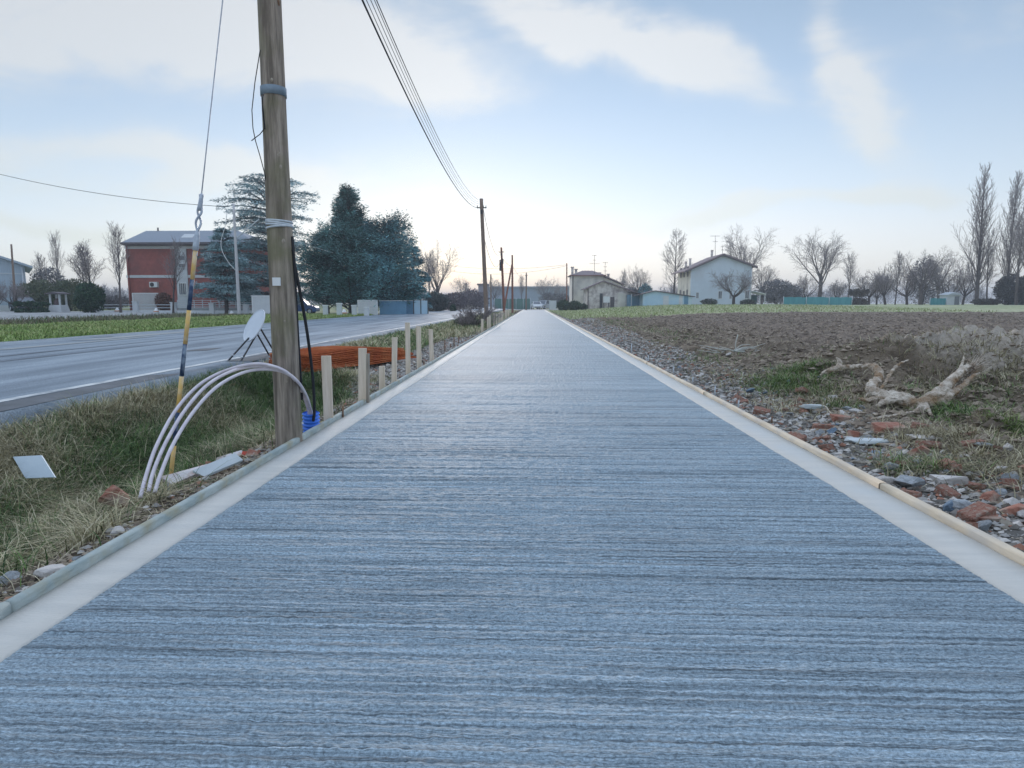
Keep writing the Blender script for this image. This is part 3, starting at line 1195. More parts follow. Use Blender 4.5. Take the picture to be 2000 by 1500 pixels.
bp0 = at(610, 860, 5.55)
bp1 = at(607, 806, 5.52)
bp1v = bp1 - bp0
mb = MB()
n_ = 76
P = [bp0 + bp1v * (-.6 + 1.6 * i / (n_ - 1)) for i in range(n_)]
r_ = [.069 + .007 * math.sin(i * 2 * PI / 6.0) for i in range(n_)]
mb.tube(P, r_, 20, cap=False)
mb.tube(P[::-1], [q - .007 for q in r_], 20, cap=False)
tag(mb.build('blue_pipe', m_blue, origin=bp0), 'blue corrugated pipe end sticking up beside the near pole', 'pipe')
bs = at(592, 842, 5.6)
tag(MB().obox(bs, (.035, .0, .0), (0, .03, .005), (.0, -.003, .075)).build('concrete_chip', mat('pale_concrete_block', (.50, .54, .56), (.36, .40, .42), scale=14, rough=.85, bump=.4), origin=bs),
    'pale block standing between the near pole and the blue pipe', 'concrete block')

# ---------------------------------------------------------------- round road sign on a stand, seen from behind
m_signb = mat('pale_grey_sign_back', (.66, .70, .76), (.60, .64, .70), scale=3, rough=.45, c3=(.74, .76, .78), s3=2)
sc_ = at(497, 636, 11.9)
sg = thing('road_sign', 'round pale traffic sign tilted on a black trestle at the road edge', 'road sign', (sc_[0], sc_[1], 0.03))
n1 = np.array([.80, -.52, .30])
n1 /= np.linalg.norm(n1)
# disc axes: long axis leans to the upper right
lu = at(515, 606, 11.9) - at(479, 668, 11.9)
lu[1] = .06
lu /= np.linalg.norm(lu)
sn = np.cross(lu, (0, 0, 1))
view = sc_ - np.array([0, 0, H])
view /= np.linalg.norm(view)
perp = np.cross(lu, view)
perp /= np.linalg.norm(perp)
# normal makes about 70 degrees with the view so that the disc looks like a slim ellipse
nrm = perp * math.cos(R(22)) - view * math.sin(R(22))
nrm -= lu * nrm.dot(lu)
nrm /= np.linalg.norm(nrm)
ww = np.cross(nrm, lu)
Rr = .335
mb = MB()
k = 40
a = np.arange(k) * 2 * PI / k


def ring(r, o):
    return [sc_ + lu * math.cos(x_) * r + ww * math.sin(x_) * r + nrm * o for x_ in a]


V = ring(Rr, -.006) + ring(Rr + .004, 0) + ring(Rr, .016) + ring(Rr - .02, .004) + [sc_ + nrm * .003, sc_ - nrm * .006]
F_ = []
for j in range(3):
    F_ += [(j * k + q, j * k + (q + 1) % k, (j + 1) * k + (q + 1) % k, (j + 1) * k + q) for q in range(k)]
F_ += [(3 * k + q, 3 * k + (q + 1) % k, 4 * k) for q in range(k)]
F_ += [(q, 4 * k + 1, (q + 1) % k) for q in range(k)]
mb.add(V, F_, 0, False)
mb.build('sign_disc', m_signb, sg)
for (t0, b0, yt, yb_) in [((486, 660), (430, 722), 11.8, 11.0), ((500, 655), (461, 722), 12.0, 11.0), ((500, 648), (536, 712), 11.95, 12.6), ((509, 642), (546, 705), 12.0, 12.8)]:
    p, q = at(*t0, yt), at(*b0, yb_)
    MB().beam(p, q, .022, .022).build('leg', m_black, sg)
MB().beam(at(453, 693, 11.3), at(475, 698, 11.3), .015, .015).build('cross_bar', m_galv, sg)

# ---------------------------------------------------------------- bundle of rusty reinforcing mesh
m_mesh = mat('rusty_orange_mesh', (.50, .13, .04), (.34, .08, .03), scale=16, rough=.85, contrast=(.3, .7), c3=(.50, .17, .06), s3=3)
A0, A1 = on(590, 730), on(800, 705)
bun = thing('rusty_mesh_bundle', 'long rusty orange bundle of welded steel mesh lying behind the stakes', 'steel mesh', (A0 + A1) / 2)
dv_ = (A1 - A0)
dv_[2] = 0
Ln = np.linalg.norm(dv_)
dx_ = dv_ / Ln
nx_ = np.array([-dx_[1], dx_[0], 0])
rsm = np.random.RandomState(12)
lb_, cb_ = MB(), MB()
for lay in range(12):
    zt = .04 + lay * .025
    half = .46 - .006 * lay
    e0, e1 = rsm.uniform(-.03, .03), rsm.uniform(-.25, .0) - lay * .02
    for j in range(14):
        o_ = -half + 2 * half * j / 13 + rsm.uniform(-.012, .012) + .25
        P = []
        for t in np.linspace(0, 1, 8):
            s_ = e0 + (Ln + e1 - e0) * t
            z = zt * (1 - .35 * ss(np.array(t), .45, 1.0)) + .012 * math.sin(t * 9 + lay)
            P.append(A0 + dx_ * s_ + nx_ * o_ + np.array([0, 0, .02 + float(z)]))
        lb_.tube(P, .009, 4, smooth=False)
    for s_ in np.arange(e0 + .03, Ln + e1, .09):
        t = s_ / Ln
        z = zt * (1 - .35 * float(ss(np.array(t), .45, 1.0))) + .012 * math.sin(t * 9 + lay) + .016
        p = A0 + dx_ * (s_ + rsm.uniform(-.012, .012)) + np.array([0, 0, .02 + z])
        cb_.tube([p + nx_ * (.25 - half), p + nx_ * (.25 + half)], .007, 4, smooth=False)
lb_.build('long_bars', m_mesh, bun)
cb_.build('cross_bars', m_mesh, bun)
bk = A0 + dx_ * Ln * .5
# ---------------------------------------------------------------- overhead wires and far poles


def cable(P, Q, sag, r, name, lab, m=m_black, grp=None, cat='cable', n=40):
    P, Q = np.array(P, float), np.array(Q, float)
    t = np.linspace(0, 1, n)
    X = P[None] + (Q - P)[None] * t[:, None]
    X[:, 2] -= sag * 4 * t * (1 - t)
    o = MB().tube(X, r, 5).build(name, m, origin=P)
    return tag(o, lab, cat, grp)


P2B = at(951, 632, 38)
P2B[2] = gz1(P2B[0], P2B[1]) - .1
P2T = at(940, 388, 38)


def far_pole(B, T, r0, r1, lab, name='utility_pole', m=m_polefar, fit=True, grp=None):
    root = thing(name, lab, 'pole', B, grp)
    V, F_ = pole_shaft(B, T, r0, r1, 12, 10, rsp, .01)
    MB().add(V, F_, 0, True).build('shaft', m, root)
    if fit:
        q = B + (T - B) * .93
        fm = MB()
        fm.beam(q + (-.28, 0, 0), q + (.28, 0, 0), .05, .06)
        for dx in (-.25, -.08, .1, .25):
            fm.tube([q + (dx, 0, .03), q + (dx, 0, .13)], [.03, .02], 6)
        fm.obox(q + (.0, -.12, -.25), (.06, 0, 0), (0, .05, 0), (0, 0, .12))
        fm.build('bracket', m_dark, root)
    return root


far_pole(P2B, P2T, .13, .10, 'weathered wooden pole leaning left where the overhead cables end, behind the bare bush')
q2_ = [at(934, 390, 38), at(935, 398, 38), at(935, 402, 38), at(935, 406, 38), at(934, 394, 38)]
srcs = [ppos(6.0) + (-.27, -.06, 0), ppos(5.5) + (-.13, -.06, 0), ppos(5.42) + (-.15, -.06, 0), ppos(5.35) + (-.17, -.06, 0), ppos(5.6) + (-.12, -.06, 0)]
for i, (s_, t_, sg_, rr, lb) in enumerate(zip(srcs, q2_, [.80, .86, .88, .9, .84], [.0085, .0055, .0055, .014, .0055],
                                       ['highest and rightmost overhead cable between the near pole and the leaning pole', 'thin overhead wire between the two wooden poles, third from the thick one',
                                        'thin overhead wire between the two wooden poles, next to the thick one', 'thickest, lowest sagging black overhead cable between the near pole and the leaning pole',
                                        'thin overhead wire just beneath the highest one'])):
    cable(s_, t_, sg_, rr, 'overhead_cable', lb, grp='cables between the near pole and the leaning pole')
# pole 3 with its small boxes, braced pole 4, pole 5 ...
B3 = at(985, 607, 66)
B3[2] = gz1(B3[0], 66)
T3 = at(979, 483, 66)
p3 = far_pole(B3, T3, .14, .10, 'dark wooden pole with small boxes, between the leaning pole and the braced pole', m=mat('reddish_pole_wood', (.30, .13, .09), (.2, .09, .07), scale=4, rough=.8))
mb = MB()
q = T3 + (B3 - T3) * .22
mb.obox(q + (-.16, -.1, -.3), (.09, 0, 0), (0, .08, 0), (0, 0, .55))
mb.obox(q + (.1, -.1, .1), (.06, 0, 0), (0, .06, 0), (0, 0, .25))
mb.build('junction_box', m_dark, p3)
m_red = MATS['reddish_pole_wood']
B4 = at(1001, 607, 78)
B4[2] = gz1(B4[0], 78)
T4 = at(1000.5, 498, 78)
p4 = far_pole(B4, T4, .14, .10, 'dark wooden pole propped by a slanting brace, right of the pole with boxes', m=m_red, fit=False)
S4 = at(983, 610, 76)
S4[2] = gz1(S4[0], 76)
V, F_ = pole_shaft(S4, T4 + (B4 - T4) * .13, .12, .09, 6, 8, rsp)
MB().add(V, F_, 0, True).build('brace', m_red, p4)
B5 = at(1027.5, 602, 112)
B5[2] = gz1(B5[0], 112)
far_pole(B5, at(1028, 533, 112), .15, .11, 'grey pole standing at the left far end of the path', fit=True)
B6 = at(959, 600, 100)
B6[2] = .2
far_pole(B6, at(958.5, 536, 100), .13, .1, 'short dark pole just right of the leaning pole, far across the road', fit=False)
B7 = at(1107, 596, 116)
B7[2] = gz1(B7[0], 116)
far_pole(B7, at(1107, 514, 116), .13, .1, 'reddish pole left of the cream house', m=m_red, fit=False)
cable(P2T + (.1, 0, -.5), T3 + (0, 0, -.4), 1.3, .014, 'overhead_cable', 'sagging cable from the leaning pole to the pole with boxes, upper', grp='cables beyond the leaning pole')
cable(P2T + (.1, 0, -2.0), T3 + (0, 0, -1.0), 1.4, .014, 'overhead_cable', 'sagging cable from the leaning pole to the pole with boxes, lower', grp='cables beyond the leaning pole')
cable(T3 + (0, 0, -.9), T4 + (0, 0, -1.3), .25, .016, 'overhead_cable', 'short cable between the pole with boxes and the braced pole', grp='cables beyond the leaning pole')
cable(T4 + (0, 0, -1.2), at(1028, 545, 112), .6, .014, 'overhead_cable', 'cable from the braced pole to the grey pole at the path end', grp='cables beyond the leaning pole')
cable(at(830, 512, 130), at(1107, 517, 116), 1.0, .02, 'overhead_cable', 'very thin far cable crossing to the reddish pole by the cream house', grp='thin cables crossing the far sky')
cable(at(860, 526, 130), at(1107, 519, 117), 1.2, .02, 'overhead_cable', 'very thin far cable, lower of the two crossing to the reddish pole', grp='thin cables crossing the far sky')

# grey concrete lamp-less pole on the lawn, its cable to the left and its drop cables
LB = at(467, 607, 60)
LB[2] = gz1(LB[0], 60)
LT = at(456, 398, 60)
lp = thing('concrete_pole', 'slim pale grey pole standing on the lawn in front of the cedar', 'pole', LB)
V, F_ = pole_shaft(LB, LT, .17, .10, 12, 12, rsp, .005)
MB().add(V, F_, 0, True).build('shaft', mat('pale_concrete_pole', (.62, .60, .62), (.52, .51, .54), scale=3, rough=.7, stretch=(3, 3, .5)), lp)
MB().beam(at(463, 464, 60), at(506, 428, 60), .09, .09).build('arm', m_galv, lp)
cable(at(-160, 296, 70), at(446, 404, 60), 1.0, .026, 'overhead_cable', 'lone thin cable running from the left picture edge to the slim grey pole')
pts = [at(444, 410, 60), at(440, 440, 60), at(432, 470, 60), at(434, 490, 60), at(446, 512, 60), at(460, 528, 60)]
tag(MB().tube(smooth_curve(pts), .028, 6).build('drop_cable', m_white, origin=pts[-1]), 'white cable looping down in a bow left of the slim grey pole', 'cable')
pts = [at(572, 466, 60), at(600, 478, 60), at(650, 494, 60)]
tag(MB().tube(smooth_curve(pts), .022, 6).build('drop_cable', m_white, origin=pts[-1]), 'pale straight cable slanting behind the near pole towards the dark trees', 'cable')
LB2 = at(30, 597, 62)
LB2[2] = gz1(LB2[0], 62)
far_pole(LB2, at(22, 477, 62), .12, .08, 'brownish pole in front of the blue grey shed at the far left', fit=False)

# ---------------------------------------------------------------- white panel in the grass
m_panel = mat('pale_blue_white_board', (.62, .70, .76), (.54, .63, .70), scale=3, rough=.5)
c4 = [(25, 892), (80, 889), (107, 932), (62, 933)]
zz = [-.06, -.02, -.14, -.16]
P = [G(a_, b_, z_) for (a_, b_), z_ in zip(c4, zz)]
P[3] = P[0] + P[2] - P[1]
cen = np.mean(P, 0)
nn = np.cross(P[1] - P[0], P[3] - P[0])
nn /= np.linalg.norm(nn)
if nn[2] < 0:
    nn = -nn
V = P + [p - nn * .012 for p in P]
tag(MB().add(V, [(0, 3, 2, 1), (4, 5, 6, 7), (0, 1, 5, 4), (1, 2, 6, 5), (2, 3, 7, 6), (3, 0, 4, 7)]).build('panel', m_panel, origin=cen),
    'flat pale blue white board lying in the long grass at the left', 'board')

# ---------------------------------------------------------------- rubble
m_brick = mat('broken_brick', (.33, .13, .09), (.42, .24, .18), scale=12, rough=.9, bump=.8, c3=(.42, .33, .27), s3=7)
m_cr = mat('broken_concrete', (.42, .44, .46), (.27, .29, .31), scale=16, rough=.9, bump=.8)
m_pale = mat('pale_stone', (.62, .58, .55), (.48, .45, .43), scale=9, rough=.85, bump=.6)
m_slab = mat('whitish_tile_piece', (.68, .64, .64), (.58, .54, .55), scale=6, rough=.7, bump=.3, c3=(.48, .36, .32), s3=11)
m_slab2 = mat('pale_blue_grey_tile', (.58, .62, .64), (.48, .53, .55), scale=5, rough=.7, bump=.2)
m_bluest = mat('bluish_stone', (.22, .30, .40), (.15, .21, .28), scale=14, rough=.8, bump=.6)
RS = np.random.RandomState(77)


def rock_mesh(name, dims, seed, mats, kind='rock'):
    rs = np.random.RandomState(seed)
    import bmesh
    bm = bmesh.new()
    if kind == 'rock':
        n_ = 16
        pts = rs.randn(n_, 3)
        pts /= np.linalg.norm(pts, axis=1)[:, None]
        pts *= (.8 + .25 * rs.rand(n_, 1))
    else:                              # broken brick or slab: box with some corners knocked off
        pts = np.array([(i, j, k) for i in (-1, 1) for j in (-1, 1) for k in (-1, 1)], float)
        pts = pts * (1 - .16 * rs.rand(8, 3))
        ex = []
        for _ in range(5):
            s_ = rs.choice([-1, 1], 3)
            e = s_ * (1 - .5 * rs.rand(3) * (rs.rand(3) < .6))
            ex.append(e)
        drop = rs.choice(8, 2, replace=False)
        pts = np.vstack([np.delete(pts, drop, 0), ex])
    pts = pts * np.array(dims) / 2
    vs = [bm.verts.new(p) for p in pts]
    bmesh.ops.convex_hull(bm, input=vs)
    for v_ in [v_ for v_ in bm.verts if not v_.link_faces]:
        bm.verts.remove(v_)
    bmesh.ops.bevel(bm, geom=list(bm.edges), offset=min(dims) * .07, segments=1, affect='EDGES', clamp_overlap=True)
    bmesh.ops.triangulate(bm, faces=list(bm.faces))
    bmesh.ops.subdivide_edges(bm, edges=list(bm.edges), cuts=1, use_grid_fill=True)
    for v_ in bm.verts:
        d = np.array(v_.co)
        f = fbm(np.array([d[0] / dims[0] * 3 + seed]), np.array([(d[1] / dims[1] + d[2] / dims[2]) * 3]), 3, seed)[0]
        v_.co += v_.co.normalized() * float(f) * min(dims) * .10
    me = bpy.data.meshes.new(name)
    bm.to_mesh(me)
    bm.free()
    me.materials.append(mats)
    return me


def put_rock(px, py, dims, m, name, lab, cat, seed, kind='rock', rot=(0, 0, 0), grp=None, me=None, lift=.25):
    p = on(px, py)
    o = link(name, me or rock_mesh(name, dims, seed, m, kind))
    o.location = (p[0], p[1], p[2] + dims[2] * lift)
    o.rotation_euler = rot
    return tag(o, lab, cat, grp)


put_rock(229, 1006, (.20, .16, .18), m_brick, 'brick_fragment', 'large reddish brick chunk with a round hole, lying alone beside the left edge board', 'brick', 1, 'rock', (.25, .5, .5), lift=.60)
put_rock(234, 1040, (.12, .09, .06), m_pale, 'stone', 'pale stone just below the large brick chunk, against the left edge board', 'stone', 2, rot=(0, 0, .4))
put_rock(100, 1118, (.15, .12, .08), m_pale, 'stone', 'rounded pale stone at the lower left, against the edge board', 'stone', 3, rot=(0, 0, .4))
put_rock(152, 1092, (.06, .05, .04), m_cr, 'stone', 'small grey stone between the rounded pale stone and the edge board', 'stone', 31)
put_rock(20, 1132, (.14, .12, .07), m_cr, 'stone', 'flat grey stone at the left picture edge, under the dry grass', 'stone', 32)
put_rock(372, 938, (.38, .12, .05), m_slab, 'tile_fragment', 'long whitish ribbed tile piece lying right of the guy wire foot', 'tile', 4, 'box', (.0, -.10, R(52)), lift=1.7)
put_rock(428, 925, (.34, .10, .02), m_slab2, 'slab_fragment', 'smooth pale slab leaning over the left edge board', 'slab', 5, 'box', (.45, -.18, R(58)), lift=3.2)
put_rock(452, 897, (.26, .08, .03), m_slab, 'tile_fragment', 'thin whitish tile behind the smooth pale slab', 'tile', 6, 'box', (.2, -.12, R(55)), lift=1.2)
put_rock(415, 912, (.11, .08, .05), m_brick, 'brick_fragment', 'rust brown brick piece between the whitish tile and the smooth slab', 'brick', 7, 'box', (.3, .2, .9), lift=.8)
put_rock(398, 918, (.09, .07, .05), m_brick, 'brick_fragment', 'crumbled brown brick piece at the top end of the long ribbed tile', 'brick', 71, 'box', (.3, .5, .2), lift=.8)
put_rock(480, 893, (.07, .06, .05), mat('bright_red_brick', (.50, .06, .04), (.38, .08, .05), scale=10, rough=.8), 'brick_fragment', 'small bright red brick bit at the upper end of the left rubble', 'brick', 8, 'box', (.2, .2, .3))
put_rock(493, 890, (.09, .07, .05), m_brick, 'brick_fragment', 'brown brick bit right of the bright red one', 'brick', 9, 'box', (.2, .4, .3))
for i, (px, py) in enumerate([(440, 912), (462, 908), (470, 903), (448, 905), (484, 900), (505, 886), (395, 932), (410, 925)]):
    put_rock(px, py, (.05 + .02 * RS.rand(), .05, .04), [m_pale, m_cr, m_brick][i % 3], 'stone', 'small stone in the heap of rubble left of the path', 'stone', 40 + i, grp='small stones in the left rubble heap', rot=(0, 0, i))

# right side heroes
put_rock(1851, 948, (.20, .10, .07), m_pale, 'stone', 'isolated pale wedge stone on bare soil, above the rubble at the lower right', 'stone', 10, 'box', (.2, -.1, .1))
put_rock(1932, 976, (.16, .09, .08), m_brick, 'brick_fragment', 'rounded salmon brick standing at the right edge above the grey rubble', 'brick', 11, 'rock', (.0, -.35, .3))
put_rock(1975, 992, (.13, .09, .10), m_pale, 'stone', 'pale pinkish stone at the right picture edge, beside the salmon brick', 'stone', 12, rot=(.1, .2, .3))
put_rock(1958, 962, (.10, .08, .06), m_cr, 'stone', 'grey stone between the salmon brick and the right picture edge', 'stone', 13)
put_rock(1878, 1000, (.16, .11, .09), m_cr, 'concrete_lump', 'rough grey concrete lump beside the right board, left of its twin', 'concrete lump', 14)
put_rock(1902, 1003, (.15, .10, .09), m_cr, 'concrete_lump', 'rough grey concrete lump beside the right board, right of its twin', 'concrete lump', 15, rot=(0, 0, 1))
put_rock(1920, 1020, (.18, .10, .05), m_brick, 'brick_fragment', 'flat brown red brick slab below the grey lumps at the right', 'brick', 16, 'box', (.1, .1, .1))
put_rock(1985, 1012, (.16, .11, .07), m_brick, 'brick_fragment', 'brown red brick at the right edge, below the pale pinkish stone', 'brick', 17, 'box', (.1, .2, .3))
put_rock(1710, 887, (.12, .08, .05), m_bluest, 'stone', 'blue grey stone among the bricks below the root', 'stone', 18)
put_rock(1805, 862, (.22, .16, .05), m_pale, 'stone', 'flat buff stone at the edge of the dry weeds, below the root', 'stone', 19, 'box')
put_rock(1791, 890, (.12, .08, .11), m_brick, 'brick_fragment', 'upright orange red brick in the rubble below the root', 'brick', 20, 'box', (.2, .3, .2))
put_rock(1640, 822, (.19, .11, .08), m_brick, 'brick_fragment', 'large orange brick left of the dark hollow in the rubble', 'brick', 21, 'box', (.1, .1, .2))
put_rock(1735, 845, (.26, .14, .10), m_brick, 'brick_fragment', 'dusty brown brick half buried in the bank below the root', 'brick', 22, 'box', (.2, .0, .1))
put_rock(1670, 852, (.13, .10, .08), m_brick, 'brick_fragment', 'dark red brick in the middle of the right rubble', 'brick', 23, 'box', (.1, .3, .8))
put_rock(1700, 868, (.40, .12, .035), m_slab2, 'slab_fragment', 'long pale slab lying across the right rubble', 'slab', 24, 'box', (.0, .05, .15), lift=1.5)
put_rock(1585, 802, (.26, .15, .05), m_slab2, 'slab_fragment', 'pale flat slab at the upper end of the brick rubble, below the green tuft', 'slab', 25, 'box', (.0, .1, .1), lift=1)
put_rock(1655, 800, (.14, .12, .09), m_cr, 'stone', 'light bluish stone on bare soil left of the root', 'stone', 26)
put_rock(1742, 917, (.13, .10, .08), m_cr, 'stone', 'round grey stone at the lower edge of the brick rubble', 'stone', 27)
put_rock(1775, 950, (.22, .18, .12), m_cr, 'concrete_lump', 'crumbly grey lump against the right board, left of the isolated wedge stone', 'concrete lump', 28)

# many fragments along the right board
kinds = [('brick_fragment', 'broken red brick fragment in the rubble along the right board', 'brick', m_brick, 'box', 'brick fragments along the right board'),
         ('stone', 'grey stone in the rubble along the right board', 'stone', m_cr, 'rock', 'grey stones along the right board'),
         ('stone', 'pale stone in the rubble along the right board', 'stone', m_pale, 'rock', 'pale stones along the right board'),
         ('stone', 'bluish stone in the rubble along the right board', 'stone', m_bluest, 'rock', 'bluish stones along the right board')]
protos = []
for ki, (nm, lb, ct, mm, kd, gp) in enumerate(kinds):
    protos.append([rock_mesh(nm, (1, .72, .5), 100 + ki * 10 + j, mm, kd) for j in range(5)])
placed = 0
while placed < 298:
    yv = 2.9 + 12 * RS.rand() ** 1.5
    xv = XR + .10 + (1.15 + .05 * yv) * RS.rand() ** 1.1
    dens = math.exp(-((yv - 6.3) / 2.6) ** 2) + .38
    if RS.rand() > dens:
        continue
    red = math.exp(-((yv - 6.0) / 2.2) ** 2)
    ki = RS.choice(4, p=np.array([.12 + .33 * red, .42 - .2 * red, .36 - .1 * red, .10 - .03 * red]))
    nm, lb, ct, mm, kd, gp = kinds[ki]
    o = link(nm, protos[ki][RS.randint(5)])
    s_ = (.045 + .12 * RS.rand() ** 2.0) * (1 if ki else 1.15)
    o.scale = (s_, s_ * RS.uniform(.7, 1.1), s_ * RS.uniform(.6, 1))
    o.rotation_euler = (RS.uniform(-.4, .4), RS.uniform(-.4, .4), RS.uniform(0, 6.28))
    o.location = (xv, yv, gz1(xv, yv) + s_ * .15)
    tag(o, lb, ct, gp)
    placed += 1


def gravel(name, pts, sizes, m, seed):
    """many small angular stones as one uncountable mass"""
    rs = np.random.RandomState(seed)
    base = np.array([(1, 0, 0), (-1, 0, 0), (0, 1, 0), (0, -1, 0), (0, 0, 1), (0, 0, -1)], float)
    Fb = np.array([(0, 2, 4), (2, 1, 4), (1, 3, 4), (3, 0, 4), (2, 0, 5), (1, 2, 5), (3, 1, 5), (0, 3, 5)])
    n_ = len(pts)
    B = np.tile(base, (n_, 1, 1)) * (.6 + .8 * rs.rand(n_, 6, 1)) + .35 * rs.randn(n_, 6, 3) * .5
    a_ = rs.rand(n_) * 6.28
    ca, sa = np.cos(a_)[:, None], np.sin(a_)[:, None]
    X = B[:, :, 0] * ca - B[:, :, 1] * sa
    Y = B[:, :, 0] * sa + B[:, :, 1] * ca
    B = np.stack([X, Y * .8, B[:, :, 2] * .55], -1) * (sizes[:, None, None])
    V = (B + pts[:, None, :]).reshape(-1, 3)
    Fx = (Fb[None] + (np.arange(n_) * 6)[:, None, None]).reshape(-1, 3)
    pal = np.array([(.42, .40, .38), (.22, .20, .18), (.60, .56, .52), (.12, .105, .09), (.40, .20, .14), (.40, .35, .29)])
    cc = pal[rs.choice(6, n_, p=[.3, .2, .18, .14, .08, .10])] * (.8 + .4 * rs.rand(n_, 1))
    C = np.repeat(cc, 6, 0)
    nf = len(Fx)
    return link(name, mesh_raw(name, V, Fx.ravel(), np.arange(nf) * 3, np.full(nf, 3), [m], None, False, C))


m_grav = mat('gravel_stone', (1, 1, 1), (.8, .8, .8), scale=40, rough=.9, attr='Col', spec=.2)
n_ = 44000
yv = 1.2 + 50 * RS.rand(n_) ** 2.2
xv = XR + .07 + (.9 + .025 * yv) * RS.rand(n_) ** 1.1
zv = gz(xv, yv)
sz = .005 + .030 * RS.rand(n_) ** 4 + .0012 * yv * RS.rand(n_)
tag(gravel('gravel', np.stack([xv, yv, zv + sz * .2], -1), sz, m_grav, 5), 'loose grey and reddish gravel between the right board and the ploughed field', 'gravel', kind='stuff')
n_ = 14000
yv = np.concatenate([9.0 + 18 * RS.rand(n_ // 2) ** 1.6, 1.2 + 8 * RS.rand(n_ // 16), 8.9 + 3.2 * RS.rand(n_ // 4)])
xv = np.concatenate([XL - .06 - 1.3 * RS.rand(n_ // 2) ** 1.2, XL - .06 - .35 * RS.rand(n_ // 16) ** 1.5, -1.95 - 3.2 * RS.rand(n_ // 4)])
zv = gz(xv, yv)
sz = .007 + .028 * RS.rand(len(yv)) ** 2.5 + .001 * yv * RS.rand(len(yv))
tag(gravel('gravel', np.stack([xv, yv, zv + sz * .2], -1), sz, m_grav, 6), 'pale gravel and dirt between the left board and the rusty mesh bundle', 'gravel', kind='stuff')

# soil clods in the field: real lumps so that the near furrows have relief
n_ = 60000
yv = 5.0 + 50 * RS.rand(n_) ** 1.5
xv = 3.0 + (yv * .95 + 6) * RS.rand(n_)
zv = gz(xv, yv)
sz = .018 + .05 * RS.rand(n_) ** 2.5 + .0009 * yv
m_clod = mat('soil_clod', (.42, .345, .275), (.14, .11, .088), scale=6, rough=1, spec=.05)
n2_ = 42000
yb_ = 3.2 + 13 * RS.rand(n2_) ** 1.2
xb_ = 2.7 + (2.2 + .55 * yb_) * RS.rand(n2_)
sb_ = .006 + .035 * RS.rand(n2_) ** 3.5 + .0005 * yb_
xv, yv, sz = np.concatenate([xv, xb_]), np.concatenate([yv, yb_]), np.concatenate([sz, sb_])
n3_ = 7000
yb_ = 1.2 + 7 * RS.rand(n3_)
xb_ = -1.96 - .55 * RS.rand(n3_) ** 1.3
xv, yv, sz = np.concatenate([xv, xb_]), np.concatenate([yv, yb_]), np.concatenate([sz, .004 + .02 * RS.rand(n3_) ** 3])
zv = gz(xv, yv)
keep = ((fbm(xv * .6, yv * .6, 2, 601) > -.25) | (yv < 12)) & ~((((xv - 6.9) / 2.1) ** 2 + ((yv - 9.7) / 1.5) ** 2 < 1) & (RS.rand(len(xv)) < .82))
tag(gravel('soil_clods', np.stack([xv, yv, zv + sz * .15], -1)[keep], sz[keep], m_clod, 8), 'dry brown clods covering the ploughed field', 'soil', kind='stuff')

# ---------------------------------------------------------------- grass
def blades(name, X, Y, Lg, Wd, bend, C, seed, parent=None, flat=.0):
    rs = np.random.RandomState(seed)
    n_ = len(X)
    Z = gz(X, Y)
    a = rs.rand(n_) * 2 * PI
    dx, dy = np.cos(a), np.sin(a)
    px_, py_ = -dy, dx
    ts = np.array([0, .35, .7, 1.0])
    wv = np.array([1, .85, .55, 0])
    lean = flat * rs.rand(n_)
    P = []
    for t, w in zip(ts, wv):
        ho = Lg * (lean * t + bend * t * t * .9)
        up = Lg * (t * np.sqrt(np.clip(1 - lean * lean, .05, 1)) - .62 * bend * t * t)
        cx, cy, cz = X + dx * ho, Y + dy * ho, Z - .01 + np.maximum(up, .004 + .02 * t)
        if w > 0:
            P.append(np.stack([cx - px_ * Wd * w / 2, cy - py_ * Wd * w / 2, cz], -1))
            P.append(np.stack([cx + px_ * Wd * w / 2, cy + py_ * Wd * w / 2, cz], -1))
        else:
            P.append(np.stack([cx, cy, cz], -1))
    V = np.stack(P, 1).reshape(-1, 3)
    Fb = np.array([(0, 1, 3), (0, 3, 2), (2, 3, 5), (2, 5, 4), (4, 5, 6)])
    Fx = (Fb[None] + (np.arange(n_) * 7)[:, None, None]).reshape(-1, 3)
    Cc = np.repeat(C, 7, 0)
    nf = len(Fx)
    return link(name, mesh_raw(name, V, Fx.ravel(), np.arange(nf) * 3, np.full(nf, 3), [m_blade], None, True, Cc), parent)


m_blade = mat('grass_blade', (1, 1, 1), (.8, .8, .8), scale=3, rough=.7, attr='Col', spec=.2)
STRAW = np.array([(.52, .46, .29), (.38, .33, .20), (.64, .57, .40), (.24, .21, .12)])
GREEN = np.array([(.07, .135, .04), (.12, .20, .055), (.15, .23, .08), (.04, .075, .03)])
LAWN = np.array([(.24, .35, .09), (.32, .42, .13), (.40, .46, .20), (.14, .22, .06)])


def pick(rs, n_, mix, A, B):
    ia, ib = rs.randint(0, len(A), n_), rs.randint(0, len(B), n_)
    use = (rs.rand(n_) < mix)[:, None]
    return np.where(use, A[ia], B[ib]) * (.75 + .5 * rs.rand(n_, 1))


RG = np.random.RandomState(99)
CLR = [(on(229, 1006), .22, .24), (on(372, 938), .16, .30), (on(430, 920), .16, .35), (on(420, 905), .14, .35), (on(470, 895), .14, .3), (on(100, 1118), .14, .14), (on(234, 1040), .12, .12), (on(350, 985), .10, .25), (on(65, 925), .14, .10)]


def clear(X, Y):
    k = np.ones(len(X), bool)
    for c_, rx_, ry_ in CLR:
        k &= ((X - c_[0]) / rx_) ** 2 + ((Y - c_[1]) / ry_) ** 2 > 1
    return k


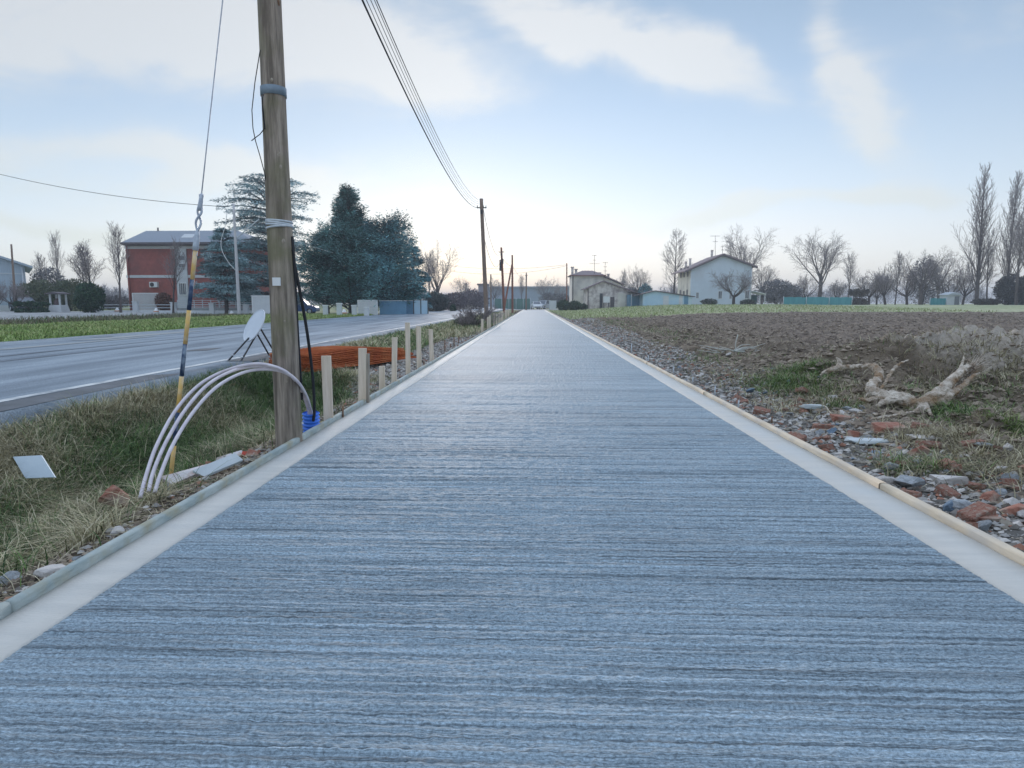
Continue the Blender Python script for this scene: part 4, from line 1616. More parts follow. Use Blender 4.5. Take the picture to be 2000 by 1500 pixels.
# long matted ditch grass
n_ = 105000
Y = 1.0 + 8.9 * RG.rand(n_) ** 1.15
X = -2.12 - 2.75 * RG.rand(n_)
k = fbm(X * 2.2, Y * 2.2, 3, 700)
keep = (k > -.5) & ((X < -2.75 + .25 * fbm(X * 3, Y * 3, 2, 701)) | (RG.rand(n_) < .04)) & (RG.rand(n_) < np.clip((4.95 + X) * 4, 0, 1)) & clear(X, Y)
X, Y, k = X[keep], Y[keep], k[keep]
n_ = len(X)
mixs = np.clip(.24 + 1.3 * fbm(X * .9 + 4, Y * .7, 3, 702) + .50 * ss(-X, 3.7, 4.7) - .28 * ss(Y, 4.2, 5.5), .08, .95)
L_ = (.13 + .20 * RG.rand(n_)) * (1 + .5 * k)
tag(blades('grass', X, Y, L_, .0035 + .0045 * RG.rand(n_), .25 + 1.0 * RG.rand(n_), pick(RG, n_, mixs, STRAW, GREEN), 1, flat=.8),
    'long matted green and straw coloured grass in the ditch left of the path', 'grass', kind='stuff')
# dry tufts beside the left board
tx, ty = [], []
for (px, py, rr, m_) in [(110, 1030, .16, 900), (60, 1060, .14, 700), (170, 1010, .14, 700), (40, 1000, .12, 500), (180, 1050, .08, 300), (470, 872, .22, 900), (400, 905, .14, 500), (520, 862, .12, 400), (300, 985, .07, 160), (440, 885, .16, 500),
                         (655, 760, .2, 300), (720, 742, .2, 300), (15, 1110, .1, 260)]:
    c = on(px, py)
    tx.append(c[0] + rr * RG.randn(m_) * .7)
    ty.append(c[1] + rr * RG.randn(m_) * 1.1)
X, Y = np.concatenate(tx), np.concatenate(ty)
kk = (X < -2.03) & clear(X, Y)
X, Y = X[kk], Y[kk]
n_ = len(X)
tag(blades('dry_grass', X, Y, .14 + .22 * RG.rand(n_), .003 + .003 * RG.rand(n_), .5 + .8 * RG.rand(n_), pick(RG, n_, .93, STRAW, GREEN), 2, flat=.85),
    'dry straw coloured tufts bending over the soil beside the left board', 'grass', kind='stuff')
# verge further on
n_ = 60000
Y = 9.6 + 60 * RG.rand(n_) ** 1.9
X = -2.9 - 2.1 * RG.rand(n_) + (Y > 22) * RG.rand(n_) * .85
bun_d = np.abs((X - A0[0]) * nx_[0] + (Y - A0[1]) * nx_[1] - .25)
keep = ~((bun_d < .75) & (Y < A1[1] + .3)) & ~((Y < 13.0) & (X < -3.3) & (RG.rand(n_) < .8)) & (X > -5.0)
X, Y = X[keep], Y[keep]
n_ = len(X)
mixs = np.clip(.62 + .7 * fbm(X * .7, Y * .25, 3, 712), .2, .95)
tag(blades('verge_grass', X, Y, .10 + .17 * RG.rand(n_) + .002 * Y, .004 + .0007 * Y, .3 + .8 * RG.rand(n_), pick(RG, n_, mixs, STRAW * 1.15, GREEN * 1.3), 3, flat=.6),
    'dry pale grass on the strip between the road and the path', 'grass', kind='stuff')
# lawn over the road
n_ = 85000
Y = 13 + 46 * RG.rand(n_) ** 1.3
X = -14.25 - 10.2 * RG.rand(n_)
kk = fbm(X * .6, Y * .6, 3, 720)
tag(blades('lawn', X, Y, .10 + .14 * RG.rand(n_) + .08 * kk, .005 + .0009 * Y, .3 + .7 * RG.rand(n_), pick(RG, n_, np.clip(.25 + kk, .05, .8), np.array([(.40, .42, .18), (.33, .38, .14)]), LAWN), 4, flat=.5),
    'bright green lawn strip on the far side of the road', 'grass', kind='stuff')
n_ = 16000
Y = 22 + 38 * RG.rand(n_)
X = -24 - 9 * RG.rand(n_)
tag(blades('reeds', X, Y, .18 + .3 * RG.rand(n_), .012 + .0006 * Y, .2 + .5 * RG.rand(n_), pick(RG, n_, .6, np.array([(.17, .14, .09), (.26, .22, .14)]), GREEN), 5, flat=.4),
    'brown reedy growth in the ditch behind the lawn strip', 'reeds', kind='stuff')
# weeds on the right
tx, ty, tg = [], [], []
for (px, py, rx_, ry_, m_, g_) in [(1540, 755, .20, .45, 3200, 1), (1575, 728, .16, .35, 1500, 1), (1650, 795, .10, .12, 250, 1), (1790, 700, .22, .25, 1300, 1), (1840, 805, .10, .10, 400, 1), (1880, 825, .16, .16, 500, 1),
                                   (1930, 800, .4, .3, 1000, 1), (1990, 850, .10, .10, 700, 2), (1400, 700, .4, .8, 500, 1), (1640, 770, .35, .5, 500, 0), (1850, 855, .25, .15, 1300, 0), (1800, 920, .16, .10, 700, .6),
                                   (1960, 900, .4, .3, 700, .1), (1480, 740, .4, .8, 900, .2), (1700, 700, .5, .8, 700, .1), (1300, 650, .6, 2.5, 1500, .5), (1200, 630, .7, 4, 1500, .6), (1940, 760, .5, .5, 1100, .6), (1990, 920, .25, .2, 500, 0), (1900, 700, .8, .7, 9000, 0), (1960, 730, .7, .6, 5000, 0), (1830, 690, .5, .5, 1600, 0), (1900, 860, .35, .3, 1500, 0), (1700, 780, .5, .4, 1000, 0), (1550, 800, .3, .3, 500, 0), (1880, 920, .4, .25, 900, 0)]:
    c = on(px, py)
    tx.append(c[0] + rx_ * RG.randn(m_))
    ty.append(c[1] + ry_ * RG.randn(m_))
    tg.append(np.full(m_, g_, float))
n_ = 9000                                     # thin scatter everywhere on the spoil bank
yv = 3.2 + 30 * RG.rand(n_) ** 1.6
xv = 2.9 + (2.5 + .13 * yv) * RG.rand(n_)
kk = (fbm(xv * .8, yv * .8, 3, 95) > .0) | (RG.rand(n_) < .22)
tx.append(xv[kk]); ty.append(yv[kk]); tg.append(np.where(fbm(xv[kk] * .8, yv[kk] * .8, 3, 95) > .25, .5, .05))
X, Y, gg = np.concatenate(tx), np.concatenate(ty), np.concatenate(tg)
kk = (X > XR + .35) & (Y > 2.5)
X, Y, gg = X[kk], Y[kk], gg[kk]
n_ = len(X)
C = pick(RG, n_, 1 - gg, STRAW * .85, GREEN * 1.25)
C = np.where((gg > 1.5)[:, None], LAWN[RG.randint(0, 4, n_)], C)
br = (gg >= .99) & (RG.rand(n_) < .55)
C = np.where(br[:, None], LAWN[RG.randint(0, 4, n_)] * .6, C)
tag(blades('weeds', X, Y, .06 + .15 * RG.rand(n_), .004 + .0005 * Y, .3 + .9 * RG.rand(n_), C, 6, flat=.8),
    'green and dry weeds growing on the spoil bank right of the path', 'weeds', kind='stuff')
# straw litter lying flat on the soil
n_ = 15000
Y = np.concatenate([3.0 + 15 * RG.rand(n_ * 3 // 4) ** 1.3, 2.0 + 7 * RG.rand(n_ - n_ * 3 // 4)])
X = np.concatenate([2.5 + (2.4 + .3 * Y[:n_ * 3 // 4]) * RG.rand(n_ * 3 // 4), -2.0 - .6 * RG.rand(n_ - n_ * 3 // 4)])
lit = blades('straw_litter', X, Y, .04 + .12 * RG.rand(n_) ** 2, .003 + .0004 * Y, .02 + .05 * RG.rand(n_), pick(RG, n_, .8, STRAW, np.array([(.16, .11, .07), (.24, .17, .11)])), 16, flat=.0)
me_ = lit.data
co = np.empty(len(me_.vertices) * 3, dtype=np.float32)
me_.vertices.foreach_get('co', co)
co = co.reshape(-1, 7, 3)
up_ = co[:, :, 2] - co[:, :1, 2]
aa = np.random.RandomState(3).rand(len(co)) * 6.28
co[:, :, 0] += up_ * np.cos(aa)[:, None]
co[:, :, 1] += up_ * np.sin(aa)[:, None]
co[:, :, 2] = co[:, :1, 2] + .016 + up_ * .12
me_.vertices.foreach_set('co', co.ravel())
tag(lit, 'loose straw and dry stalks littering the bare soil', 'straw', kind='stuff')
# meadow edge
n_ = 30000
Y = 44 + 60 * RG.rand(n_) ** 1.2
X = 2.6 + 40 * RG.rand(n_) ** 1.6
kk = (Y > 60 - 14 * (1 - ss(X, 3, 16)))
X, Y = X[kk], Y[kk]
n_ = len(X)
tag(blades('meadow_grass', X, Y, .12 + .2 * RG.rand(n_), .03 + .0008 * Y, .3 + .6 * RG.rand(n_), pick(RG, n_, .55, np.array([(.58, .56, .36), (.50, .51, .30)]), np.array([(.34, .43, .17), (.46, .50, .26)])), 7, flat=.4),
    'pale green meadow grass in front of the houses', 'grass', kind='stuff')

# ---------------------------------------------------------------- twisted root and driftwood
m_root = mat('bleached_root_wood', (.72, .64, .55), (.34, .27, .21), scale=9, rough=.85, bump=1.0, bscale=30, c3=(.30, .20, .12), s3=6)


def cp(cx, cy, Y, dz=0):
    return at(1500 + cx / 3, 600 + cy / 3, Y)


YK = on(1767, 797)[1] / 7.05


def limb(mb, pts, radii, k=10, jit=.16, seed=0):
    rs = np.random.RandomState(seed)
    Q = []
    for p in pts:
        g_ = on(1500 + p[0] / 3, 600 + p[1] / 3 + 5)[1] - .05
        Q.append(cp(p[0], p[1], min(p[2] * YK, g_)))
    P = smooth_curve(Q, 10 * len(pts))
    r_ = 1.12 * np.interp(np.linspace(0, 1, len(P)), np.linspace(0, 1, len(radii)), radii)
    P = P + rs.randn(*P.shape) * r_[:, None] * .07
    mb.tube(P, r_, k, 0, True, True, jit=jit, rs=rs)


rc = cp(800, 560, on(1767, 797)[1])
root_o = MB()
limb(root_o, [(308, 398, 8.7), (345, 375, 8.6), (400, 358, 8.5), (450, 352, 8.4), (520, 348, 8.2), (585, 345, 8.0), (625, 352, 7.9), (650, 385, 7.75), (643, 430, 7.6), (608, 462, 7.45), (612, 495, 7.35), (665, 518, 7.25), (740, 528, 7.15), (810, 548, 7.05), (870, 572, 6.98), (925, 570, 6.98)],
     [.012, .026, .030, .024, .024, .026, .036, .040, .042, .050, .050, .052, .058, .066, .064, .052], 12, seed=1)
limb(root_o, [(905, 572, 6.98), (950, 545, 7.0), (1000, 505, 7.05), (1050, 460, 7.12), (1100, 410, 7.2), (1150, 362, 7.3), (1175, 340, 7.35)], [.060, .062, .058, .045, .034, .026, .014], 12, seed=2)
limb(root_o, [(930, 580, 6.95), (990, 560, 6.98), (1045, 525, 7.02), (1095, 490, 7.08), (1150, 455, 7.15), (1200, 405, 7.25), (1240, 385, 7.3)], [.050, .046, .040, .030, .022, .016, .006], 10, seed=3)
limb(root_o, [(930, 560, 7.02), (1000, 500, 7.1), (1060, 430, 7.2), (1120, 370, 7.3), (1140, 320, 7.35), (1150, 265, 7.4)], [.045, .040, .028, .016, .009, .004], 8, seed=31)
limb(root_o, [(400, 362, 8.5), (418, 345, 8.5), (418, 318, 8.52), (400, 290, 8.55)], [.030, .032, .024, .006], 8, seed=4)
limb(root_o, [(650, 495, 7.35), (680, 450, 7.4), (720, 385, 7.5), (765, 335, 7.6), (825, 308, 7.7)], [.016, .015, .014, .011, .006], 7, seed=5)
limb(root_o, [(538, 540, 7.1), (590, 545, 7.12), (650, 535, 7.15), (730, 535, 7.12)], [.012, .020, .028, .03], 8, seed=6)
limb(root_o, [(640, 582, 6.95), (670, 560, 7.0), (715, 545, 7.05), (760, 545, 7.08)], [.014, .024, .032, .03], 8, seed=7)
limb(root_o, [(905, 560, 6.98), (890, 590, 6.9), (868, 615, 6.85)], [.028, .020, .008], 8, seed=8)
limb(root_o, [(915, 565, 6.95), (935, 600, 6.88), (955, 632, 6.82)], [.030, .022, .008], 8, seed=9)
limb(root_o, [(575, 662, 6.75), (660, 648, 6.75), (760, 630, 6.8), (870, 612, 6.85)], [.007, .012, .012, .009], 6, seed=10)
limb(root_o, [(585, 500, 7.35), (570, 530, 7.3), (560, 560, 7.3)], [.010, .007, .003], 5, seed=11)
limb(root_o, [(630, 465, 7.45), (700, 460, 7.45), (770, 458, 7.45), (800, 480, 7.4)], [.006, .006, .005, .003], 5, seed=12)
fib = MB()
rsf = np.random.RandomState(44)
for i in range(240):
    cx0, cy0 = rsf.uniform(1000, 1210), 0
    cy0 = 520 - (cx0 - 1000) * .72 + rsf.uniform(-45, 40)
    L1 = rsf.uniform(40, 190)
    an = rsf.uniform(.35, 1.1)
    Yq_ = on(1500 + cx0 / 3, 600 + cy0 / 3 + 12)[1]
    Yq_ = min(Yq_ - .1, 7.25 * YK + .4)
    pts_ = []
    for t_ in (0, .35, .7, 1):
        pts_.append(cp(cx0 + math.cos(an) * L1 * t_, cy0 - math.sin(an) * L1 * t_ + rsf.uniform(-10, 10) + 26 * t_ * t_, Yq_ + .25 * t_ + rsf.uniform(-.04, .04)))
    P_ = smooth_curve(pts_, 9)
    fib.tube(P_, np.linspace(rsf.uniform(.002, .007), .0012, len(P_)), 4, cap=False)
ro = root_o.build('twisted_root', m_root, origin=rc)
fib.build('root_fibre', m_root, ro)
rm = ro.modifiers.new('fuse', 'REMESH')
rm.mode = 'VOXEL'
rm.voxel_size = .0055
tx_ = bpy.data.textures.new('gnarl', 'CLOUDS')
tx_.noise_scale = .045
tx_.noise_depth = 4
dm = ro.modifiers.new('gnarl', 'DISPLACE')
dm.texture = tx_
dm.strength = .035
dm.mid_level = .5
dm.texture_coords = 'LOCAL'
tag(ro, 'big bleached twisted tree root lying on the bank right of the path', 'tree root')


def stick(pts, r0, r1, lab, seed, m=None, Yd=None, lift=.02):
    rs = np.random.RandomState(seed)
    P = []
    for q in pts:
        p = on(q[0], q[1]) if Yd is None else at(q[0], q[1], Yd)
        if Yd is None:
            p = p + np.array([0, 0, lift + (q[2] if len(q) > 2 else 0)])
        P.append(p)
    P = smooth_curve(P, 18)
    o = MB().tube(P, np.linspace(r0, r1, len(P)), 7, jit=.2, rs=rs).build('branch', m or m_root, origin=P[0])
    return tag(o, lab, 'branch')


stick([(1775, 682), (1764, 672, .05), (1770, 663, .12), (1782, 660, .12)], .022, .010, 'pale hooked branch standing on the bank behind the root', 1)
stick([(1640, 806), (1660, 800), (1673, 792)], .012, .006, 'short pale stick pointing at the left end of the root base', 2)
stick([(1600, 795), (1612, 803, .02), (1622, 815)], .008, .004, 'thin curved twig above the large orange brick', 3)
stick([(1690, 866), (1730, 872), (1770, 868), (1800, 852)], .014, .006, 'curved pale branch lying from the long slab to the dry weeds', 4)
stick([(1575, 838), (1620, 848), (1655, 852)], .010, .006, 'thin straight stick lying among the bricks left of the dark red brick', 5)
br_ = MB()
rs_ = np.random.RandomState(9)
c0 = at(1432, 693, 13.4)
c0[2] = gz1(c0[0], c0[1]) + .06
for i in range(16):
    a = rs_.uniform(-.5, .5) + (PI if i % 3 == 0 else 0)
    L1 = rs_.uniform(.25, .75)
    e = c0 + np.array([math.cos(a) * L1, math.sin(a) * L1 * .8, rs_.uniform(-.03, .16)])
    md = (c0 + e) / 2 + rs_.randn(3) * .03
    br_.tube(smooth_curve([c0, md, e], 10), np.linspace(.014, .004, 10)[:len(smooth_curve([c0, md, e], 10))], 5)
br_.tube(smooth_curve([c0 + (.05, 0, 0), c0 + (.04, 0, .15), c0 + (.08, 0, .34)], 8), .011, 5)
tag(br_.build('branch', mat('bleached_twigs', (.62, .62, .58), (.5, .5, .46), scale=9, rough=.8), origin=c0), 'forked bundle of bleached twigs on the bank, left of the green tuft', 'branch')

# ---------------------------------------------------------------- bare trees
m_bark = mat('grey_brown_bark', (.17, .145, .14), (.10, .085, .085), scale=4, rough=.9, bump=.5, stretch=(3, 3, .6))
m_twig = mat('winter_twigs', (.32, .28, .275), (.21, .185, .19), scale=3, rough=.9)
m_barkd = mat('dark_bark', (.09, .075, .07), (.05, .045, .045), scale=4, rough=.9)


def grow(rs, p, d, L, r, lv, prm, out):
    n_ = 5 if lv < 2 else 3
    P = [np.array(p, float)]
    d = np.array(d, float)
    for i in range(n_):
        d = d + rs.randn(3) * prm['wob'][lv] + np.array([0, 0, prm['trop'][lv]])
        d /= np.linalg.norm(d)
        P.append(P[-1] + d * L / n_)
    P = np.array(P)
    r_end = r * prm['tap'][lv]
    out[lv].append((P, np.linspace(r, r_end, len(P))))
    if lv + 1 >= len(prm['n']):
        return
    m_ = prm['n'][lv]
    for j in range(m_):
        t = prm['t0'][lv] + (1 - prm['t0'][lv]) * (j + rs.rand() * .8) / m_
        f = t * (len(P) - 1)
        i = min(int(f), len(P) - 2)
        q = P[i] + (P[i + 1] - P[i]) * (f - i)
        dd = P[i + 1] - P[i]
        dd /= np.linalg.norm(dd)
        az_ = j * 2.4 + rs.rand() * .9
        u = np.cross(dd, (0, 0, 1) if abs(dd[2]) < .9 else (1, 0, 0))
        u /= np.linalg.norm(u)
        w = np.cross(dd, u)
        ang = prm['ang'][lv] * rs.uniform(.75, 1.25)
        nd = dd * math.cos(ang) + (u * math.cos(az_) + w * math.sin(az_)) * math.sin(ang)
        lt = prm['len'][lv] * L * rs.uniform(.75, 1.2) * prm['prof'][lv](t)
        rr = max(prm['rmin'], r * (1 + (prm['tap'][lv] - 1) * t) * prm['rr'][lv])
        grow(rs, q, nd, lt, rr, lv + 1, prm, out)


BASE = dict(rmin=.018)
PR = {
    'vase': dict(H=.42, n=[11, 8, 7, 4, 0], t0=[.55, .25, .2, .2], ang=[.55, .5, .55, .6], len=[1.35, .50, .5, .5], trop=[.0, .07, .08, .05, .05], wob=[.03, .07, .12, .15, .15], tap=[.75, .2, .25, .3, .4], rr=[.42, .45, .45, .5],
                 prof=[lambda t: 1.0, lambda t: 1.1 - .5 * t, lambda t: 1.1 - .5 * t, lambda t: 1.0]),
    'poplar': dict(H=.97, n=[52, 9, 5, 0], t0=[.08, .15, .2], ang=[.26, .22, .3], len=[.27, .40, .40], trop=[.0, .12, .14, .1], wob=[.012, .04, .07, .1], tap=[.10, .2, .3, .4], rr=[.34, .45, .5],
                   prof=[lambda t: 1.30 - 1.05 * t, lambda t: 1.0, lambda t: 1.0]),
    'cone': dict(H=.95, n=[40, 8, 5, 0], t0=[.22, .15, .2], ang=[.85, .5, .5], len=[.36, .42, .42], trop=[.0, .12, .09, .05], wob=[.015, .07, .1, .1], tap=[.08, .2, .3, .4], rr=[.30, .45, .5],
                 prof=[lambda t: 1.0 - .72 * t, lambda t: 1.0, lambda t: 1.0]),
    'pollard': dict(H=.22, n=[9, 7, 5, 4, 0], t0=[.8, .25, .2, .2], ang=[.85, .55, .5, .5], len=[2.0, .55, .5, .5], trop=[.0, .11, .08, .05, 0], wob=[.06, .16, .16, .18, .2], tap=[.85, .25, .3, .35, .4], rr=[.5, .5, .5, .5],
                    prof=[lambda t: 1.0, lambda t: 1.1 - .4 * t, lambda t: 1.0, lambda t: 1.0]),
    'upright': dict(H=.90, n=[20, 8, 5, 0], t0=[.35, .2, .2], ang=[.36, .4, .5], len=[.42, .42, .42], trop=[.0, .10, .08, .05], wob=[.03, .06, .1, .1], tap=[.12, .2, .3, .4], rr=[.40, .45, .5],
                    prof=[lambda t: 1.15 - .75 * t, lambda t: 1.0, lambda t: 1.0]),
    'shrub': dict(H=.12, n=[16, 7, 6, 3, 0], t0=[.1, .2, .2, .2], ang=[.7, .4, .5, .5], len=[6.5, .45, .45, .5], trop=[.0, .05, .06, .04, 0], wob=[.02, .10, .14, .18, .2], tap=[.8, .25, .3, .35, .4], rr=[.40, .5, .5, .5],
                  prof=[lambda t: 1.0, lambda t: 1.05 - .5 * t, lambda t: 1.0, lambda t: 1.0]),
}


def bare_tree(kind, Hh, r0, seed, name, mb_=None, mt_=None, rmin=.014):
    """unit built at the origin; crown scaled so that the tree is Hh tall"""
    rs = np.random.RandomState(seed)
    prm = dict(PR[kind])
    prm['rmin'] = rmin
    out = [[] for _ in prm['n']]
    grow(rs, (0, 0, -.15), (0, 0, 1), Hh * prm['H'], r0, 0, prm, out)
    top = max(P[:, 2].max() for lv in out for P, _ in lv)
    k = Hh / top
    root = thing(name, None, None, (0, 0, 0))
    a, b = MB(), MB()
    for lv, chains in enumerate(out):
        for P, r_ in chains:
            P = P * (k if kind in ('vase', 'pollard', 'shrub') else 1)
            (a if lv < 2 else b).tube(P, np.maximum(r_, rmin * .8), 7 if lv == 0 else (5 if lv == 1 else 3), smooth=lv < 2, cap=False)
    a.build('trunk', mb_ or m_bark, root, origin=(0, 0, 0))
    b.build('crown', mt_ or m_twig, root, origin=(0, 0, 0))
    return root


protoT = {}


def plant(key, px, base, top, Y, lab, name='bare_tree', cat='tree', grp=None, wide=1.0, rz=0, z=None):
    """put a tree so that its foot is at distance Y and its crown reaches the photographed height"""
    p = at(px, base, Y)
    zg = gz1(p[0], p[1])
    h = (at(px, top, Y)[2] - zg)
    kind, H0, r0, seed, mb_, mt_ = KINDS[key]
    if key not in protoT:
        o = bare_tree(kind, H0, r0, seed, name, mb_, mt_)
        protoT[key] = o
    else:
        o = copy_thing(protoT[key], (0, 0, 0))
        o.name = name
    s_ = h / H0
    o.location = (p[0], p[1], zg)
    o.scale = (s_ * wide, s_ * wide, s_)
    o.rotation_euler = (0, 0, rz)
    if 'group' in o:
        del o['group']
    return tag(o, lab, cat, grp)


KINDS = {
    'vaseA': ('vase', 15.0, .42, 11, None, None), 'vaseB': ('vase', 14.0, .38, 12, None, None), 'pop': ('poplar', 25.0, .24, 13, None, None), 'popB': ('poplar', 24.0, .22, 23, None, None),
    'cone': ('cone', 13.0, .22, 14, m_barkd, None), 'polA': ('pollard', 6.0, .20, 15, m_barkd, None), 'polB': ('pollard', 6.5, .18, 16, m_barkd, None),
    'upA': ('upright', 10.0, .16, 17, None, None), 'upB': ('upright', 9.0, .13, 18, m_barkd, None), 'shr': ('shrub', 3.0, .06, 19, None, None), 'shrB': ('shrub', 3.0, .05, 29, m_barkd, None)}

plant('cone', 1315, 596, 448, 128, 'tall bare tree with one straight dark trunk, left of the white gabled house')
plant('vaseA', 1452, 594, 435, 142, 'large spreading bare tree rising behind the roof of the white gabled house', wide=.95)
plant('polA', 1433, 594, 519, 103, 'low spreading bare tree in front of the gable wall of the white house', wide=1.25, rz=1)
plant('vaseB', 1600, 594, 437, 130, 'large bare tree with a fan shaped crown behind the teal fence', wide=1.0, rz=2)
plant('vaseB', 1247, 594, 513, 140, 'rounded bare tree behind the pale blue shed', rz=4, wide=.9)
plant('upB', 1222, 594, 530, 150, 'thin bare tree between the cream house and the rounded bare tree', rz=2)
plant('polB', 1358, 594, 545, 150, 'small dark bare tree just behind the left side of the white house', rz=1, wide=.6)
plant('polA', 1570, 594, 528, 128, 'small bare tree left of the large fan shaped tree', rz=2.2, wide=.8)
plant('upA', 1655, 594, 500, 122, 'upright bare tree above the right end of the long teal fence', rz=1, wide=1.1)
plant('polB', 1632, 594, 540, 126, 'small bare tree directly right of the large fan shaped tree trunk', rz=.4)
plant('polA', 1697, 594, 522, 121, 'small orchard tree, first right of the brown block by the teal fence', rz=.7)
plant('polB', 1712, 594, 530, 124, 'small orchard tree, second right of the brown block by the teal fence', rz=2.7)
plant('polB', 1729, 594, 510, 119, 'orchard tree with a forked dark trunk, third right of the brown block', rz=3.9)
plant('upB', 1748, 594, 498, 122, 'thin upright tree in the middle of the orchard', rz=3.2)
plant('polA', 1771, 594, 515, 123, 'small orchard tree left of the large rounded tree', rz=4.9)
plant('vaseA', 1797, 594, 480, 120, 'large dense rounded tree in the orchard', rz=3.3, wide=1.15)
plant('vaseB', 1832, 594, 484, 138, 'pale rounded tree overlapping the large dense one from the right', rz=5.3, wide=1.1)
plant('polA', 1852, 594, 520, 120, 'small tree above the pale hut', rz=5.8)
plant('polB', 1880, 594, 508, 121, 'small bare tree at the left foot of the tallest poplar', rz=1.8)
plant('pop', 1907, 594, 328, 114, 'tall slim poplar, leftmost of the three at the right edge', wide=1.55)
plant('upA', 1926, 594, 485, 112, 'bare tree leaning out from the foot of the leftmost poplar', rz=2.5, wide=1.2)
plant('popB', 1964, 594, 340, 116, 'tall slim poplar, middle of the three at the right edge', wide=1.35, rz=1)
plant('pop', 2003, 594, 300, 108, 'tallest poplar, cut by the right edge of the picture', wide=1.9, rz=3)
plant('upA', 1985, 594, 430, 104, 'bare tree with long side branches between the two rightmost poplars', rz=4.5, wide=1.3)
plant('upB', 1516, 594, 545, 140, 'thin bare tree right of the porch of the white house', rz=3.1, wide=1.3)
plant('vaseB', 1488, 594, 505, 150, 'bare tree behind the right corner of the white house', rz=4.0)
# centre distance
plant('vaseB', 1064, 596, 535, 190, 'hazy rounded bare tree beyond the vehicles at the path end', rz=1.4)
plant('vaseA', 1093, 596, 548, 185, 'hazy bare tree left of the reddish pole', rz=2.4)
plant('upA', 1018, 598, 541, 180, 'hazy thin bare tree between the braced pole and the grey pole', rz=.4)
plant('vaseA', 855, 603, 465, 96, 'bare tree with a twiggy crown right of the blue green conifer', rz=.9, wide=.85)
plant('upA', 838, 603, 500, 104, 'thin bare tree touching the right side of the blue green conifer', rz=2)
plant('vaseB', 905, 602, 535, 150, 'hazy bare tree behind the purple brown hedge, left of the leaning pole', rz=3)
plant('vaseB', 966, 600, 536, 160, 'hazy bare tree right of the leaning pole', rz=4.3)
plant('shr', 928, 641, 590, 31, 'bare twiggy bush at the foot of the leaning pole', 'bare_bush', 'bush', wide=1.25)
plant('shrB', 908, 643, 608, 30, 'smaller bare bush left of the twiggy bush by the leaning pole', 'bare_bush', 'bush', wide=1.0, rz=2)
# left
plant('upA', 236, 606, 448, 62, 'dark bare tree at the left corner of the red building', rz=.5, wide=1.0)
plant('upB', 188, 602, 478, 70, 'thin bare tree left of the dark tree by the red building', rz=1.9, wide=1.6)
plant('upB', 168, 602, 488, 74, 'thin bare tree standing behind the round dark green bush', rz=3.9, wide=1.2)
plant('upA', 118, 602, 462, 84, 'tall bare tree with an upright fork behind the little shrine', rz=2.9, wide=.7)
plant('upB', 82, 602, 500, 84, 'thin bare tree just right of the blue grey shed', rz=4.4, wide=1.1)
plant('upB', 338, 607, 474, 63, 'bare tree in front of the middle of the red building', rz=5.5, wide=1.1)
plant('polA', 30, 600, 541, 61, 'small spreading bare tree in front of the blue grey shed', rz=.2)
plant('polB', -5, 600, 545, 60, 'small bare tree cut by the left edge of the picture', rz=.9)

# ---------------------------------------------------------------- foliage of evergreens and bushes


def leaf_cloud(P, D, Ls, Ws, C, m, name, parent, origin, seed):
    """one small three-sided leaf clump per point, pointing along D"""
    rs = np.random.RandomState(seed)
    n_ = len(P)
    D = D / (np.linalg.norm(D, axis=1)[:, None] + 1e-9)
    S = np.cross(D, rs.randn(n_, 3))
    S /= np.linalg.norm(S, axis=1)[:, None] + 1e-9
    tip = P + D * Ls[:, None]
    a = P + S * Ws[:, None]
    b = P - S * Ws[:, None]
    V = np.stack([a, tip, b], 1).reshape(-1, 3) - np.array(origin)
    Fx = np.arange(n_ * 3)
    return link(name, mesh_raw(name, V, Fx, np.arange(n_) * 3, np.full(n_, 3), [m], None, False, np.repeat(C, 3, 0)), parent)


m_leaf = mat('evergreen_needles', (1, 1, 1), (.8, .8, .8), scale=2, rough=.75, attr='Col', spec=.2)


